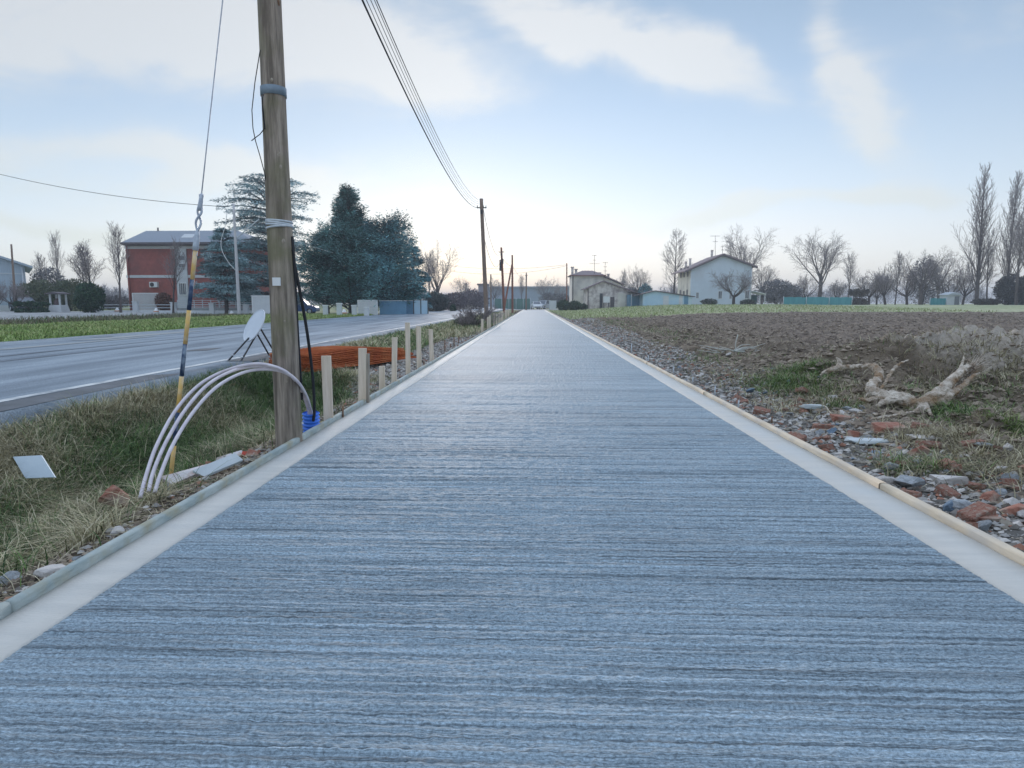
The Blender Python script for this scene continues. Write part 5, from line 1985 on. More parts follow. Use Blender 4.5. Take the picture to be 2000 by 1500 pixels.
def conifer(px, base, top, Y, halfw, lab, seed, colr, tiers, per, style, dens=1.0, name='cedar_tree', z0=.12):
    """halfw: list of (fraction of height, half width in photo pixels)"""
    rs = np.random.RandomState(seed)
    p = at(px, base, Y)
    p[2] = gz1(p[0], p[1])
    Hh = at(px, top, Y)[2] - p[2]
    root = thing(name, lab, 'tree', p)
    fr = [q[0] for q in halfw]
    wd = [q[1] / F * Y for q in halfw]
    tr = MB()
    tr.tube(smooth_curve([p + (0, 0, -.2), p + (rs.uniform(-.1, .1), 0, Hh * .5), p + (0, 0, Hh * .99)], 12), np.linspace(.020 * Hh + .06, .02, 12)[:len(smooth_curve([p, p, p], 12))], 8)
    PP, DD, LL, WW, CC = [], [], [], [], []
    cols_ = np.array(colr)
    for ti in range(tiers):
        f = z0 + (1 - z0) * (ti + rs.rand() * .7) / tiers
        R_ = np.interp(f, fr, wd)
        for j in range(per):
            az_ = rs.rand() * 2 * PI
            L1 = R_ * (rs.uniform(.5, 1.12) if rs.rand() < .8 else rs.uniform(.9, 1.22))
            rise = {'cedar': .16, 'pine': .45, 'dense': .40}[style] * L1 * rs.uniform(.3, 1.4)
            if f > .85:
                rise += .35 * L1
            st = p + np.array([0, 0, Hh * f - rise * .5])
            dr = np.array([math.cos(az_), math.sin(az_), 0])
            q1_ = st + dr * L1 * .55 + np.array([0, 0, rise * .7])
            q2_ = st + dr * L1 + np.array([0, 0, rise * (1.0 if style != 'cedar' else .75) - (.06 * L1 if style == 'cedar' else 0)])
            cur_ = smooth_curve([st, q1_, q2_], 8)
            tr.tube(cur_, np.linspace(.012 * L1 + .03, .012, len(cur_)), 4, cap=False)
            m_ = int(dens * (26 + 55 * L1))
            t = .18 + .86 * rs.rand(m_) ** .75
            ii = np.clip(t, 0, .999) * (len(cur_) - 1)
            i0 = ii.astype(int)
            c = cur_[i0] + (cur_[np.minimum(i0 + 1, len(cur_) - 1)] - cur_[i0]) * (ii - i0)[:, None]
            side = np.array([-dr[1], dr[0], 0])
            wv = (.10 + .22 * L1 * np.sin(np.clip(t, 0, 1) * 2.6)) * rs.randn(m_) * .8
            th = {'cedar': .07, 'pine': .22, 'dense': .24}[style]
            c = c + side * wv[:, None] + np.array([0, 0, 1.0]) * (rs.randn(m_) * th * (1 + .12 * L1) - np.abs(wv) * (.12 if style == 'cedar' else 0))[:, None]
            d = dr * rs.uniform(.3, 1.2, (m_, 1)) + side * np.sign(wv)[:, None] * rs.uniform(.2, 1.2, (m_, 1)) + rs.randn(m_, 3) * .35
            d[:, 2] += {'cedar': -.15, 'pine': .5, 'dense': .1}[style]
            PP.append(c)
            DD.append(d)
            LL.append(rs.uniform(.14, .36, m_))
            WW.append(rs.uniform(.025, .055, m_))
            base_c = cols_[rs.randint(len(cols_))] * rs.uniform(.75, 1.3)
            CC.append(base_c[None] * rs.uniform(.7, 1.3, (m_, 1)))
    tr.build('trunk', m_barkd, root)
    leaf_cloud(np.concatenate(PP), np.concatenate(DD), np.concatenate(LL), np.concatenate(WW), np.concatenate(CC), m_leaf, 'crown', root, p, seed)
    return root


BLUEC = [(.17, .29, .31), (.25, .38, .42), (.10, .17, .18), (.38, .52, .56)]
DARKC = [(.06, .15, .14), (.10, .23, .22), (.03, .075, .07), (.17, .33, .34)]
TEALC = [(.11, .26, .31), (.20, .42, .48), (.05, .12, .14)]
conifer(443, 607, 446, 64, [(0, 20), (.16, 56), (.4, 54), (.6, 48), (.8, 32), (1, 8)], 'blue grey conifer with a bare lower trunk before the red building', 51, BLUEC, 24, 7, 'cedar', 1.15, z0=.20)
conifer(536, 604, 345, 73, [(0, 40), (.12, 98), (.3, 104), (.48, 86), (.60, 70), (.72, 92), (.84, 88), (.93, 64), (1, 26)], 'tall blue grey cedar with spreading tiers, half hidden by the near wooden pole', 52, BLUEC, 24, 9, 'cedar', .80, z0=.08)
conifer(686, 606, 368, 63, [(0, 66), (.12, 88), (.5, 86), (.62, 70), (.69, 42), (.80, 32), (.92, 18), (1, 5)], 'broad dark green conifer with a pointed feathery top, in the middle of the group', 53, DARKC, 30, 11, 'dense', 1.15, 'conifer_tree', z0=.10)
conifer(640, 606, 452, 66, [(0, 30), (.15, 44), (.5, 42), (.8, 26), (1, 6)], 'dark conifer between the tall cedar and the broad dark one', 54, DARKC, 18, 7, 'pine', 1.0, 'conifer_tree', z0=.12)
conifer(755, 607, 436, 62, [(0, 50), (.12, 72), (.35, 70), (.6, 62), (.8, 56), (.95, 40), (1, 14)], 'blue green conifer with a wide ragged crown, right of the broad dark one', 55, TEALC + DARKC, 24, 9, 'dense', 1.05, 'conifer_tree', z0=.10)
conifer(806, 604, 478, 64, [(0, 34), (.15, 34), (.5, 30), (.8, 22), (1, 8)], 'small blue conifer at the right end of the evergreen group', 56, TEALC + BLUEC[:2], 18, 7, 'cedar', 1.2, 'conifer_tree', z0=.08)


def bush(px, base, top, Y, hw, lab, colr, seed, name='bush', n_=3600, cat='bush', depth=None, box=False, lsize=1.0, cut=.0, grp=None):
    rs = np.random.RandomState(seed)
    p = at(px, base, Y)
    p[2] = gz1(p[0], p[1])
    Hh = max(.3, at(px, top, Y)[2] - p[2])
    W = hw / F * Y
    Dp = depth or min(W, 2.5)
    root = thing(name, lab, cat, p, grp)
    U = rs.randn(n_, 3)
    U /= np.linalg.norm(U, axis=1)[:, None]
    rad = rs.rand(n_) ** .3
    if box:
        U = np.sign(U) * np.abs(U) ** .35
        U /= np.max(np.abs(U), axis=1)[:, None]
    lump = 1 + .28 * fbm(U[:, 0] * 2.2 + seed, U[:, 2] * 2.2 + U[:, 1] * 1.7, 3, seed)
    c = U * rad[:, None] * lump[:, None]
    P = p + np.stack([c[:, 0] * W, c[:, 1] * Dp, Hh * .5 + c[:, 2] * Hh * .5], -1)
    P[:, 2] = np.maximum(P[:, 2], p[2] + .02)
    D = U + rs.randn(n_, 3) * .6 + np.array([0, 0, .3])
    cols_ = np.array(colr)
    g = cols_[rs.randint(0, len(cols_), n_)] * (.8 + .5 * vnoise(P[:, 0] * 1.2, P[:, 2] * 1.2 + P[:, 1], seed)[:, None])
    sz_ = lsize * (.09 + .0016 * Y) * rs.uniform(.6, 1.4, n_)
    leaf_cloud(P, D, sz_, sz_ * .33, g, m_leaf, 'crown', root, p, seed)
    st = MB()
    for i in range(7):
        a = rs.rand() * 6.28
        e = p + np.array([math.cos(a) * W * .6, math.sin(a) * Dp * .6, Hh * rs.uniform(.5, .85)])
        st.tube([p + (0, 0, -.1), p * .6 + e * .4 + (0, 0, .1), e], [.05, .035, .012], 5)
    st.build('trunk', m_barkd, root)
    return root


OLIVE = [(.13, .16, .10), (.17, .19, .12), (.10, .13, .08)]
GREYT = [(.20, .20, .21), (.26, .25, .26), (.16, .16, .17)]
PURP = [(.17, .14, .16), (.22, .18, .20), (.13, .12, .13)]
DGRN = [(.04, .085, .05), (.06, .11, .06), (.03, .065, .045)]
bush(178, 606, 552, 60, 27, 'round dark green bush right of the little shrine', DGRN, 61, n_=5200)
bush(75, 603, 548, 68, 34, 'olive hedge bush between the shed and the little shrine', OLIVE, 62, n_=5000)
bush(140, 603, 545, 70, 34, 'olive bush behind the little shrine', OLIVE, 63, n_=5000)
bush(102, 601, 520, 82, 34, 'tall grey thicket behind the olive bushes', GREYT, 64, n_=3600, name='thicket')
bush(62, 603, 590, 58, 22, 'low clipped green hedge in front of the shed', DGRN, 65, n_=2200, box=True)
bush(320, 604, 572, 70, 15, 'rusty brown bush against the red wall, beside the white gate', [(.14, .07, .05), (.20, .10, .07)], 66, n_=1600)
bush(215, 602, 578, 84, 34, 'low hazy thicket left of the red building', GREYT, 67, n_=3000, name='thicket')
bush(853, 604, 570, 84, 24, 'dark hedge bush at the right end of the evergreen group', [(.06, .08, .08), (.09, .11, .11)], 68, n_=3200)
bush(886, 603, 572, 96, 26, 'purple brown hedge bush beside the road', PURP, 69, n_=3000)
bush(925, 601, 566, 112, 30, 'purple brown thicket behind the leaning pole', PURP, 70, n_=3000, name='thicket')
bush(885, 604, 596, 84, 5, 'tiny round evergreen at the far road edge', DGRN, 71, n_=500)
bush(912, 640, 622, 32, 24, 'low olive scrub under the bare bush by the leaning pole', OLIVE, 72, n_=3800, lsize=.8)
bush(1101, 602, 587, 100, 12, 'dark green bush at the end of the path, left of its twin', DGRN, 73, n_=1500)
bush(1122, 602, 589, 98, 13, 'dark green bush in front of the cream house corner', DGRN, 74, n_=1700)
bush(1140, 601, 594, 99, 6, 'small low green bush by the stone barn corner', DGRN, 75, n_=700)
bush(1260, 596, 553, 128, 14, 'blue green evergreen bush behind the pale shed', TEALC, 76, n_=1700)
bush(1235, 596, 560, 132, 16, 'grey bush behind the gap between barn and shed', GREYT, 77, n_=1700)
bush(1515, 594, 545, 118, 36, 'hazy grey blue thicket right of the white house', GREYT, 78, n_=4200, name='thicket')
bush(1545, 594, 556, 122, 18, 'low thicket above the left end of the teal fence', GREYT, 79, n_=2000, name='thicket')
bush(1676, 593, 567, 112, 12, 'square cut grey brown hedge block at the right end of the teal fence', [(.12, .11, .10), (.16, .14, .12)], 80, n_=3200, box=True)
bush(1802, 592, 505, 124, 26, 'dense twiggy thicket filling the large rounded tree', GREYT, 81, n_=3600, name='thicket')
bush(1968, 592, 536, 106, 24, 'dark bushy growth at the foot of the middle poplar', [(.07, .075, .08), (.10, .10, .10)], 82, n_=4600)
bush(1998, 592, 540, 104, 14, 'dark bush at the right picture edge under the tallest poplar', [(.07, .075, .08), (.10, .10, .10)], 83, n_=2600)
bush(1924, 592, 584, 108, 22, 'low dark brush between the two slim poplars', [(.08, .08, .08), (.12, .11, .10)], 84, n_=1800)
bush(1385, 594, 585, 104, 14, 'low scrub along the foot of the white gable wall', GREYT + DGRN, 85, n_=1300)
bush(1460, 594, 586, 104, 14, 'low scrub near the right corner of the white gable wall', GREYT + DGRN, 86, n_=1100)
bush(1078, 598, 570, 150, 26, 'blue grey thicket behind the parked vehicles', GREYT, 87, n_=2400, name='thicket')
bush(1100, 598, 574, 140, 14, 'blue grey thicket left of the cream house', GREYT, 88, n_=1800, name='thicket')

# far wood: one mass
rs_ = np.random.RandomState(400)
PPx, DDx, LLx, WWx, CCx = [], [], [], [], []
for i in range(560):
    Yd = rs_.uniform(230, 420)
    px = rs_.uniform(-260, 2260)
    if 560 < px < 820 and rs_.rand() < .6:
        continue
    b = at(px, 594, Yd)
    b[2] = gz1(b[0], b[1])
    tall = rs_.uniform(6, 11.5) * (1 + .35 * math.sin(px * .011 + 1)) * (Yd / 330) * (1.15 if px < 500 else 1.0)
    m_ = 190
    t = rs_.rand(m_) ** .8
    R_ = tall * .40 * np.sin(np.clip(t * 1.05 + .05, 0, 1) * PI) ** .6
    a = rs_.rand(m_) * 6.28
    rr = R_ * rs_.rand(m_) ** .5
    P = b + np.stack([np.cos(a) * rr, np.sin(a) * rr, t * tall * .8], -1)
    PPx.append(P)
    DDx.append(np.stack([np.cos(a) * .6, np.sin(a) * .6, np.full(m_, 1.2)], -1) + rs_.randn(m_, 3) * .3)
    LLx.append(rs_.uniform(.8, 2.4, m_))
    WWx.append(rs_.uniform(.03, .085, m_))
    CCx.append(np.tile(np.array((.17, .16, .18)) * rs_.uniform(.7, 1.3), (m_, 1)))
w_ = leaf_cloud(np.concatenate(PPx), np.concatenate(DDx), np.concatenate(LLx), np.concatenate(WWx), np.concatenate(CCx), m_leaf, 'distant_wood', None, (0, 0, 0), 5)
tag(w_, 'hazy blue grey line of bare woodland along the horizon', 'woodland', kind='stuff')

# ---------------------------------------------------------------- buildings
m_redw = mat('red_brick_wall', (.40, .13, .11), (.31, .105, .09), scale=2.5, rough=.9, c3=(.25, .10, .09), s3=.5)
m_whw = mat('white_plaster', (.66, .68, .70), (.58, .60, .63), scale=1.2, rough=.85)
m_gable = mat('pale_blue_grey_plaster', (.64, .71, .79), (.58, .65, .73), scale=.6, rough=.9, c3=(.55, .59, .64), s3=.25)
m_cream = mat('cream_plaster', (.82, .77, .68), (.72, .67, .59), scale=.9, rough=.9, c3=(.52, .48, .44), s3=.4)
m_stone = mat('patched_stone_wall', (.74, .68, .64), (.52, .46, .43), scale=1.6, rough=.95, c3=(.36, .30, .29), s3=.8, contrast=(.4, .6))
m_roofg = mat('grey_tile_roof', (.30, .33, .38), (.25, .28, .33), scale=4, rough=.8, stretch=(3, 1, 3))
m_rooft = mat('old_clay_roof', (.30, .24, .25), (.22, .17, .18), scale=3, rough=.9)
m_eave = mat('dark_eave_wood', (.10, .09, .10), (.15, .13, .14), scale=3, rough=.8)
m_glass = mat('dark_window_glass', (.10, .13, .17), (.06, .08, .11), scale=1, rough=.15, spec=.8)
m_shut = mat('grey_shutter', (.24, .25, .27), (.18, .19, .21), scale=6, rough=.7, stretch=(1, 1, 8))
m_metalb = mat('pale_blue_sheet', (.50, .68, .80), (.42, .60, .74), scale=.8, rough=.5, c3=(.55, .66, .72), s3=.5)
m_blued = mat('blue_sheet', (.16, .32, .46), (.12, .25, .38), scale=1, rough=.5)
m_teal = mat('teal_windbreak', (.10, .33, .36), (.07, .27, .31), scale=.8, rough=.7, stretch=(3, 3, .5))
m_shed = mat('blue_grey_cladding', (.44, .52, .60), (.36, .44, .52), scale=2, rough=.6, stretch=(6, 6, .3))


def XZ(px, py, Y):
    p = at(px, py, Y)
    return p[0], p[2]


def window(parent, x0, x1, z0, z1, y, frame_m, pane_m=None, t=.06, bars=0, face=-1, axis='y'):
    """frame with its pane as a sub-part; on a wall facing -y (axis y) or -x (axis x)"""
    f = MB()
    fw = min(.10, (x1 - x0) * .14)

    def bx(a0, a1, b0, b1, d0, d1, mb):
        if axis == 'y':
            mb.box((a0, y - d1, b0), (a1, y - d0, b1))
        else:
            mb.box((y - d1, a0, b0), (y - d0, a1, b1))
    bx(x0, x0 + fw, z0, z1, -.02, t, f)
    bx(x1 - fw, x1, z0, z1, -.02, t, f)
    bx(x0 + fw, x1 - fw, z1 - fw, z1, -.02, t, f)
    bx(x0 + fw, x1 - fw, z0, z0 + fw, -.02, t, f)
    for i in range(bars):
        xx = x0 + (x1 - x0) * (i + 1) / (bars + 1)
        bx(xx - .02, xx + .02, z0 + fw, z1 - fw, .0, t - .01, f)
    w = f.build('window', frame_m, parent)
    g = MB()
    bx(x0 + fw, x1 - fw, z0 + fw, z1 - fw, -.01, .012, g)
    g.build('pane', pane_m or m_glass, w)
    return w


# red building -----------------------------------------------------
Yb = 76.0
x0, _ = XZ(248, 530, Yb)
x1, _ = XZ(492, 530, Yb)
zb = gz1(x0, Yb) - .1
zt = XZ(300, 476, Yb)[1]
zs = XZ(300, 540, Yb)[1]
zw = XZ(300, 486, Yb)[1]
D_ = 11.0
rb = thing('red_building', 'two storey red building with white pilaster and grey hipped roof, left', 'building', ((x0 + x1) / 2, Yb, zb))
xp0, xp1 = XZ(346, 550, Yb)[0], XZ(368, 550, Yb)[0]
w = MB()
w.box((x0, Yb, zb), (x1, Yb + D_, zt - .02))
w.build('wall', m_redw, rb)
w = MB()
w.box((x0 - .04, Yb - .05, zw), (x1 + .04, Yb - .003, zt - .03))
w.box((x1 + .003, Yb - .05, zw), (x1 + .05, Yb + D_, zt - .03))
w.box((x0 - .06, Yb - .09, zs - .16), (x1 + .06, Yb - .004, zs + .16))
w.box((x1 + .004, Yb - .09, zs - .16), (x1 + .09, Yb + D_, zs + .16))
w.build('trim_band', m_whw, rb)
w = MB()
w.box((xp0, Yb - .14, zb), (xp1, Yb - .002, zw - .003))
w.build('pilaster', m_whw, rb)
for (a, b_, c, d, m1) in [(350, 364, 499, 510, m_shut), (350, 364, 514, 524, m_glass)]:
    xa, za = XZ(a, d, Yb)
    xb, zb_ = XZ(b_, c, Yb)
    window(rb, xa, xb, za, zb_, Yb - .15, m_whw, m1)
xa, za = XZ(351, 577, Yb)
xb, zb_ = XZ(366, 552, Yb)
window(rb, xa, xb, za, zb_, Yb - .15, m_white, m_glass, bars=3)
xa, za = XZ(470, 520, Yb)
xb, zb_ = XZ(486, 500, Yb)
window(rb, xa, xb, za, zb_, Yb - .003, m_white, m_glass, bars=1)
ov = .9
ex0, ez = XZ(235, 474, Yb - ov)
hz = XZ(283, 450, Yb + 5)[1]
ex1 = x1 + ov
rx0, rx1 = XZ(285, 450, Yb + 5.5)[0], x1 - 4.0
ym = Yb + D_ / 2
ez = zt + .05
rf = MB()
rf.add([(ex0, Yb - ov, ez), (ex1, Yb - ov, ez), (ex1, Yb + D_ + ov, ez), (ex0, Yb + D_ + ov, ez), (rx0, ym, hz), (rx1, ym, hz)], [(0, 1, 5, 4), (1, 2, 5), (2, 3, 4, 5), (3, 0, 4), (0, 3, 2, 1)])
rfo = rf.build('roof', m_roofg, rb)
ev = MB()
ev.box((ex0 - .02, Yb - ov - .10, ez - .22), (ex1, Yb - ov + .06, ez + .03))
ev.box((ex0 + .1, Yb - ov + .07, ez - .30), (ex1 - .1, Yb + D_ + ov - .1, ez - .004))
ev.build('eave', m_eave, rfo)
mb = MB()
skx, skz = XZ(369, 462, Yb + 2)
mb.obox((skx, Yb + 1.9, ez + (hz - ez) * .46), (.7, 0, .0), (0, .45, .26), (0, -.06, .10))
mb.build('skylight', m_whw, rfo)
mb = MB()
mb.tube([(XZ(304, 447, Yb + 5)[0], ym, hz - .1), (XZ(304, 447, Yb + 5)[0], ym, hz + .4)], .10, 8)
mb.build('vent', m_eave, rfo)
ac = MB()
acx, acz = XZ(303, 556, Yb)
ac.box((acx - .48, Yb - .40, acz - .32), (acx + .48, Yb - .03, acz + .32))
aco = ac.build('air_conditioner', m_white, rb)
fan = MB()
fan.tube([(acx - .15, Yb - .43, acz), (acx - .15, Yb - .405, acz)], .25, 16, smooth=False)
fan.build('fan_grille', m_dark, aco)
mb = MB()
mb.tube([(x0 + .25, Yb - .10, zb), (x0 + .25, Yb - .10, zt - .2)], .07, 8)
mb.build('downpipe', m_redw, rb)
# white gate in front of the wall
Yg = 70
gx0, gx1 = XZ(259, 590, Yg)[0], XZ(311, 590, Yg)[0]
zg0, zg1 = gz1(gx0, Yg), XZ(280, 572, Yg)[1]
gt = thing('white_gate', 'white slatted sliding gate in front of the red building', 'gate', ((gx0 + gx1) / 2, Yg, zg0))
mb = MB()
mb.box((gx0, Yg - .03, zg1 - .08), (gx1, Yg + .03, zg1))
mb.box((gx0, Yg - .03, zg0 + .02), (gx1, Yg + .03, zg0 + .12))
mb.box((gx0, Yg - .03, zg0 + .12), (gx0 + .08, Yg + .03, zg1 - .08))
mb.box((gx1 - .08, Yg - .03, zg0 + .12), (gx1, Yg + .03, zg1 - .08))
mb.build('gate_frame', m_white, gt)
mb = MB()
n_ = 26
for i in range(n_):
    xx = gx0 + .1 + (gx1 - gx0 - .2) * (i + .5) / n_
    mb.box((xx - .035, Yg - .012, zg0 + .12), (xx + .035, Yg + .012, zg1 - .08))
mb.build('slats', m_whw, gt)

# yard wall with white pillars
Yf = 64.0
fw = thing('pillar_fence', 'long low fence with white pillars and rails in front of the red building', 'fence', (XZ(340, 600, Yf)[0], Yf, .28))
for px in (190, 266, 340, 415, 481):
    c = at(px, 608, Yf)
    z_ = gz1(c[0], Yf)
    mb = MB()
    mb.box((c[0] - .24, Yf - .2, z_ - .1), (c[0] + .24, Yf + .2, z_ + 1.02))
    mb.box((c[0] - .28, Yf - .24, z_ + 1.02), (c[0] + .28, Yf + .24, z_ + 1.12))
    mb.build('pillar', m_whw, fw)
xa, xb = XZ(192, 600, Yf)[0], XZ(530, 600, Yf)[0]
mb = MB()
mb.box((xa, Yf - .08, .0), (xb, Yf + .08, .42))
mb.build('kerb', m_whw, fw)
for zz_ in (.68, .98):
    MB().tube([(xa, Yf, zz_), (xb, Yf, zz_)], .035, 6).build('rail', m_galv, fw)
# grey railings behind it
Yr = 68.0
fr_ = thing('yard_railing', 'grey metal railing on a low wall right of the white gate', 'railing', (XZ(440, 596, Yr)[0], Yr, .3))
xa, xb = XZ(347, 590, Yr)[0], XZ(575, 590, Yr)[0]
MB().box((xa, Yr - .1, .15), (xb, Yr + .1, .62)).build('base_wall', mat('grey_concrete_wall', (.36, .38, .40), (.28, .30, .32), scale=2, rough=.9), fr_)
mb = MB()
for zz_ in (.78, 1.0, 1.22, 1.44):
    mb.box((xa, Yr - .02, zz_ - .025), (xb, Yr + .02, zz_ + .025))
for i in range(15):
    xx = xa + (xb - xa) * i / 14
    mb.box((xx - .04, Yr - .05, .62), (xx + .04, Yr - .022, 1.5))
mb.build('railings', m_galv, fr_)

# bollard-like white pillars by the side road
for i, (px, lab) in enumerate([(636, 'white roadside pillar, leftmost of those right of the near pole'), (663, 'slightly taller white roadside pillar, second right of the near pole'), (692, 'white roadside pillar just left of the white lattice panel'), (716, 'white roadside pillar standing in front of the white lattice panel')]):
    Yq = 54 if i != 1 else 52
    c = at(px, 612, Yq)
    z_ = gz1(c[0], Yq)
    o = thing('roadside_pillar', lab, 'pillar', (c[0], Yq, z_))
    mb = MB()
    mb.box((c[0] - .18, Yq - .16, z_ - .1), (c[0] + .18, Yq + .16, z_ + .80 + .15 * (i == 1)))
    mb.build('shaft', m_whw, o)
    mb = MB()
    mb.box((c[0] - .21, Yq - .19, z_ + .80 + .15 * (i == 1)), (c[0] + .21, Yq + .19, z_ + .9 + .15 * (i == 1)))
    mb.build('cap', m_white, o)
for i, (px, lab) in enumerate([(229, 'small white and orange round marker in the yard left of the second pillar'), (305, 'small white road marker between the second and third pillar'), (452, 'small white and orange marker left of the slim grey pole'), (672, 'small orange and white marker between the roadside pillars')]):
    c = at(px, 606, 62 if px < 600 else 56)
    z_ = gz1(c[0], c[1])
    mb = MB()
    mb.tube([(c[0], c[1], z_), (c[0], c[1], z_ + .25), (c[0], c[1], z_ + .5)], [.28, .2, .06], 10, m=0)
    mb.tube([(c[0], c[1], z_ + .12), (c[0], c[1], z_ + .22)], [.262, .235], 10, m=1)
    tag(mb.build('traffic_cone', [m_white, mat('faded_orange', (.62, .28, .16), scale=4)], origin=(c[0], c[1], z_)), lab, 'cone')

# white cabinet by the pole
def block(name, px0, px1, py0, py1, Y, dep, m, lab, cat, lid=True, extra_parts=None, z=None):
    xa, zt_ = XZ(px0, py0, Y)
    xb, _ = XZ(px1, py0, Y)
    zg = gz1((xa + xb) / 2, Y) if z is None else z
    o = thing(name, lab, cat, ((xa + xb) / 2, Y, zg))
    MB().box((xa, Y, zg - .05), (xb, Y + dep, zt_)).build('body', m, o)
    if lid:
        MB().box((xa - .05, Y - .05, zt_ + .002), (xb + .05, Y + dep + .05, zt_ + .07)).build('lid', m_whw, o)
    return o, xa, xb, zg, zt_


cb, xa, xb, zg, zt_ = block('cabinet', 491, 528, 578, 604, 62, 1.1, m_white, 'large white box cabinet left of the near pole, beside the road lawn', 'cabinet')
mb = MB()
mb.box((xa + .12, 61.965, zg + .12), ((xa + xb) / 2 - .02, 61.997, zt_ - .1))
mb.box(((xa + xb) / 2 + .02, 61.965, zg + .12), (xb - .12, 61.997, zt_ - .1))
mb.build('door_panel', m_whw, cb)
# white lattice panel, blue tank container and railing near the road
Yq = 58
xa, xb = XZ(699, 600, Yq)[0], XZ(737, 600, Yq)[0]
zg = gz1(xa, Yq)
lt = thing('lattice_panel', 'white lattice fence panel right of the roadside pillars', 'fence', (xa, Yq, zg))
zt_ = XZ(710, 586, Yq)[1]
mb = MB()
for i in range(20):
    xx = xa + (xb - xa) * i / 19
    mb.box((xx - .03, Yq - .02, zg), (xx + .03, Yq + .02, zt_))
for i in range(6):
    zz_ = zg + .08 + (zt_ - zg - .1) * i / 5
    mb.box((xa, Yq + .021, zz_ - .03), (xb, Yq + .05, zz_ + .03))
mb.build('lattice', m_white, lt)
MB().box((xa, Yq + .10, zg), (xb, Yq + .16, zt_ - .12)).build('back_board', m_whw, lt)
o, xa, xb, zg, zt_ = block('blue_container', 741, 792, 588, 605, 60, 1.6, m_blued, 'low blue container with a white lid edge, right of the lattice panel', 'container')
o2, xa, xb, zg, zt_ = block('blue_container', 796, 806, 588, 606, 61, 1.0, m_blued, 'narrow blue container between the low blue one and the pale railing', 'container')
Yq = 61
xa, xb = XZ(808, 600, Yq)[0], XZ(836, 600, Yq)[0]
zg = gz1(xa, Yq)
zt_ = XZ(820, 587, Yq)[1]
pr = thing('panel_fence', 'pale blue panel fence at the road edge under the small blue conifer', 'fence', (xa, Yq, zg))
MB().box((xa, Yq, zg + .12), (xb, Yq + .05, zt_)).build('panel', m_metalb, pr)
for xx in (xa, (xa + xb) / 2, xb):
    MB().box((xx - .04, Yq - .06, zg - .1), (xx + .04, Yq - .003, zt_ + .1)).build('post', m_dark, pr)

# blue grey shed at the far left ------------------------------------
Ys = 70.0
sx1, sz1 = XZ(48, 520, Ys)
sx0 = sx1 - 13.0
zg = gz1(sx1, Ys) - .1
sr = XZ(0, 502, Ys)
slope = (sr[1] - sz1) / (sx1 - sr[0])
rdx, rdz = sx1 - 6.5, sz1 + slope * 6.5
sh = thing('metal_shed', 'blue grey metal clad shed cut by the left edge of the picture', 'shed', (sx1, Ys, zg))
mb = MB()
mb.prism([(sx0, zg), (sx1, zg), (sx1, sz1), (rdx, rdz), (sx0, sz1)], Ys, Ys + 14)
mb.build('wall', m_shed, sh)
mb = MB()
mb.prism([(sx1 + .7, sz1 - .7 * slope + .03), (sx1 + .7, sz1 - .7 * slope + .28), (rdx, rdz + .28), (rdx, rdz + .03)], Ys - .5, Ys + 14.4)
mb.prism([(rdx - .003, rdz + .28), (sx0 - .7, sz1 - .7 * slope + .28), (sx0 - .7, sz1 - .7 * slope + .03), (rdx - .003, rdz + .03)], Ys - .5, Ys + 14.4)
mb.build('roof', m_shed, sh)
mb = MB()
mb.box((sx0, Ys - .05, XZ(20, 535, Ys)[1] - .06), (sx1, Ys - .003, XZ(20, 535, Ys)[1] + .06))
mb.tube([(sx1 - .25, Ys - .12, zg), (sx1 - .25, Ys - .12, sz1 - .1)], .08, 8)
mb.build('trim', m_galv, sh)
mb = MB()
mb.box((sx0, Ys - .06, zg), (sx1 - 1.6, Ys - .004, zg + .75))
mb.build('plinth', m_whw, sh)
sh.rotation_euler = (0, 0, R(40))

# little shrine ---------------------------------------------------
Yq = 60.0
cx_, _ = XZ(115, 600, Yq)
zg = gz1(cx_, Yq)
k = Yq / F
sr_ = thing('wayside_shrine', 'small white wayside shrine with four posts under a flat roof', 'shrine', (cx_, Yq, zg))
mb = MB()
mb.add([(cx_ - 14 * k, Yq - .6, zg - .05), (cx_ + 14 * k, Yq - .6, zg - .05), (cx_ + 14 * k, Yq + .6, zg - .05), (cx_ - 14 * k, Yq + .6, zg - .05),
        (cx_ - 11 * k, Yq - .5, zg + 14 * k), (cx_ + 11 * k, Yq - .5, zg + 14 * k), (cx_ + 11 * k, Yq + .5, zg + 14 * k), (cx_ - 11 * k, Yq + .5, zg + 14 * k)],
       [(0, 3, 2, 1), (4, 5, 6, 7), (0, 1, 5, 4), (1, 2, 6, 5), (2, 3, 7, 6), (3, 0, 4, 7)])
mb.build('pedestal', m_whw, sr_)
for sx in (-9.5, 9.5):
    for sy in (-.42, .42):
        MB().box((cx_ + sx * k - .07, Yq + sy - .06, zg + 14 * k), (cx_ + sx * k + .07, Yq + sy + .06, zg + 35 * k)).build('post', m_whw, sr_)
mb = MB()
mb.prism([(cx_ - 15 * k, zg + 35 * k + .004), (cx_ + 15 * k, zg + 35 * k + .004), (cx_ + 15 * k, zg + 36.5 * k), (cx_, zg + 40 * k), (cx_ - 15 * k, zg + 36.5 * k)], Yq - .8, Yq + .8)
mb.build('roof', m_eave, sr_)
mb = MB()
mb.tube([(cx_ - .1, Yq, zg + 14 * k), (cx_ - .1, Yq, zg + 19 * k), (cx_ - .1, Yq, zg + 24 * k), (cx_ - .1, Yq, zg + 27 * k)], [.28, .3, .2, .12], 10)
mb.build('niche_stone', mat('dark_niche_stone', (.18, .13, .13), scale=8), sr_)

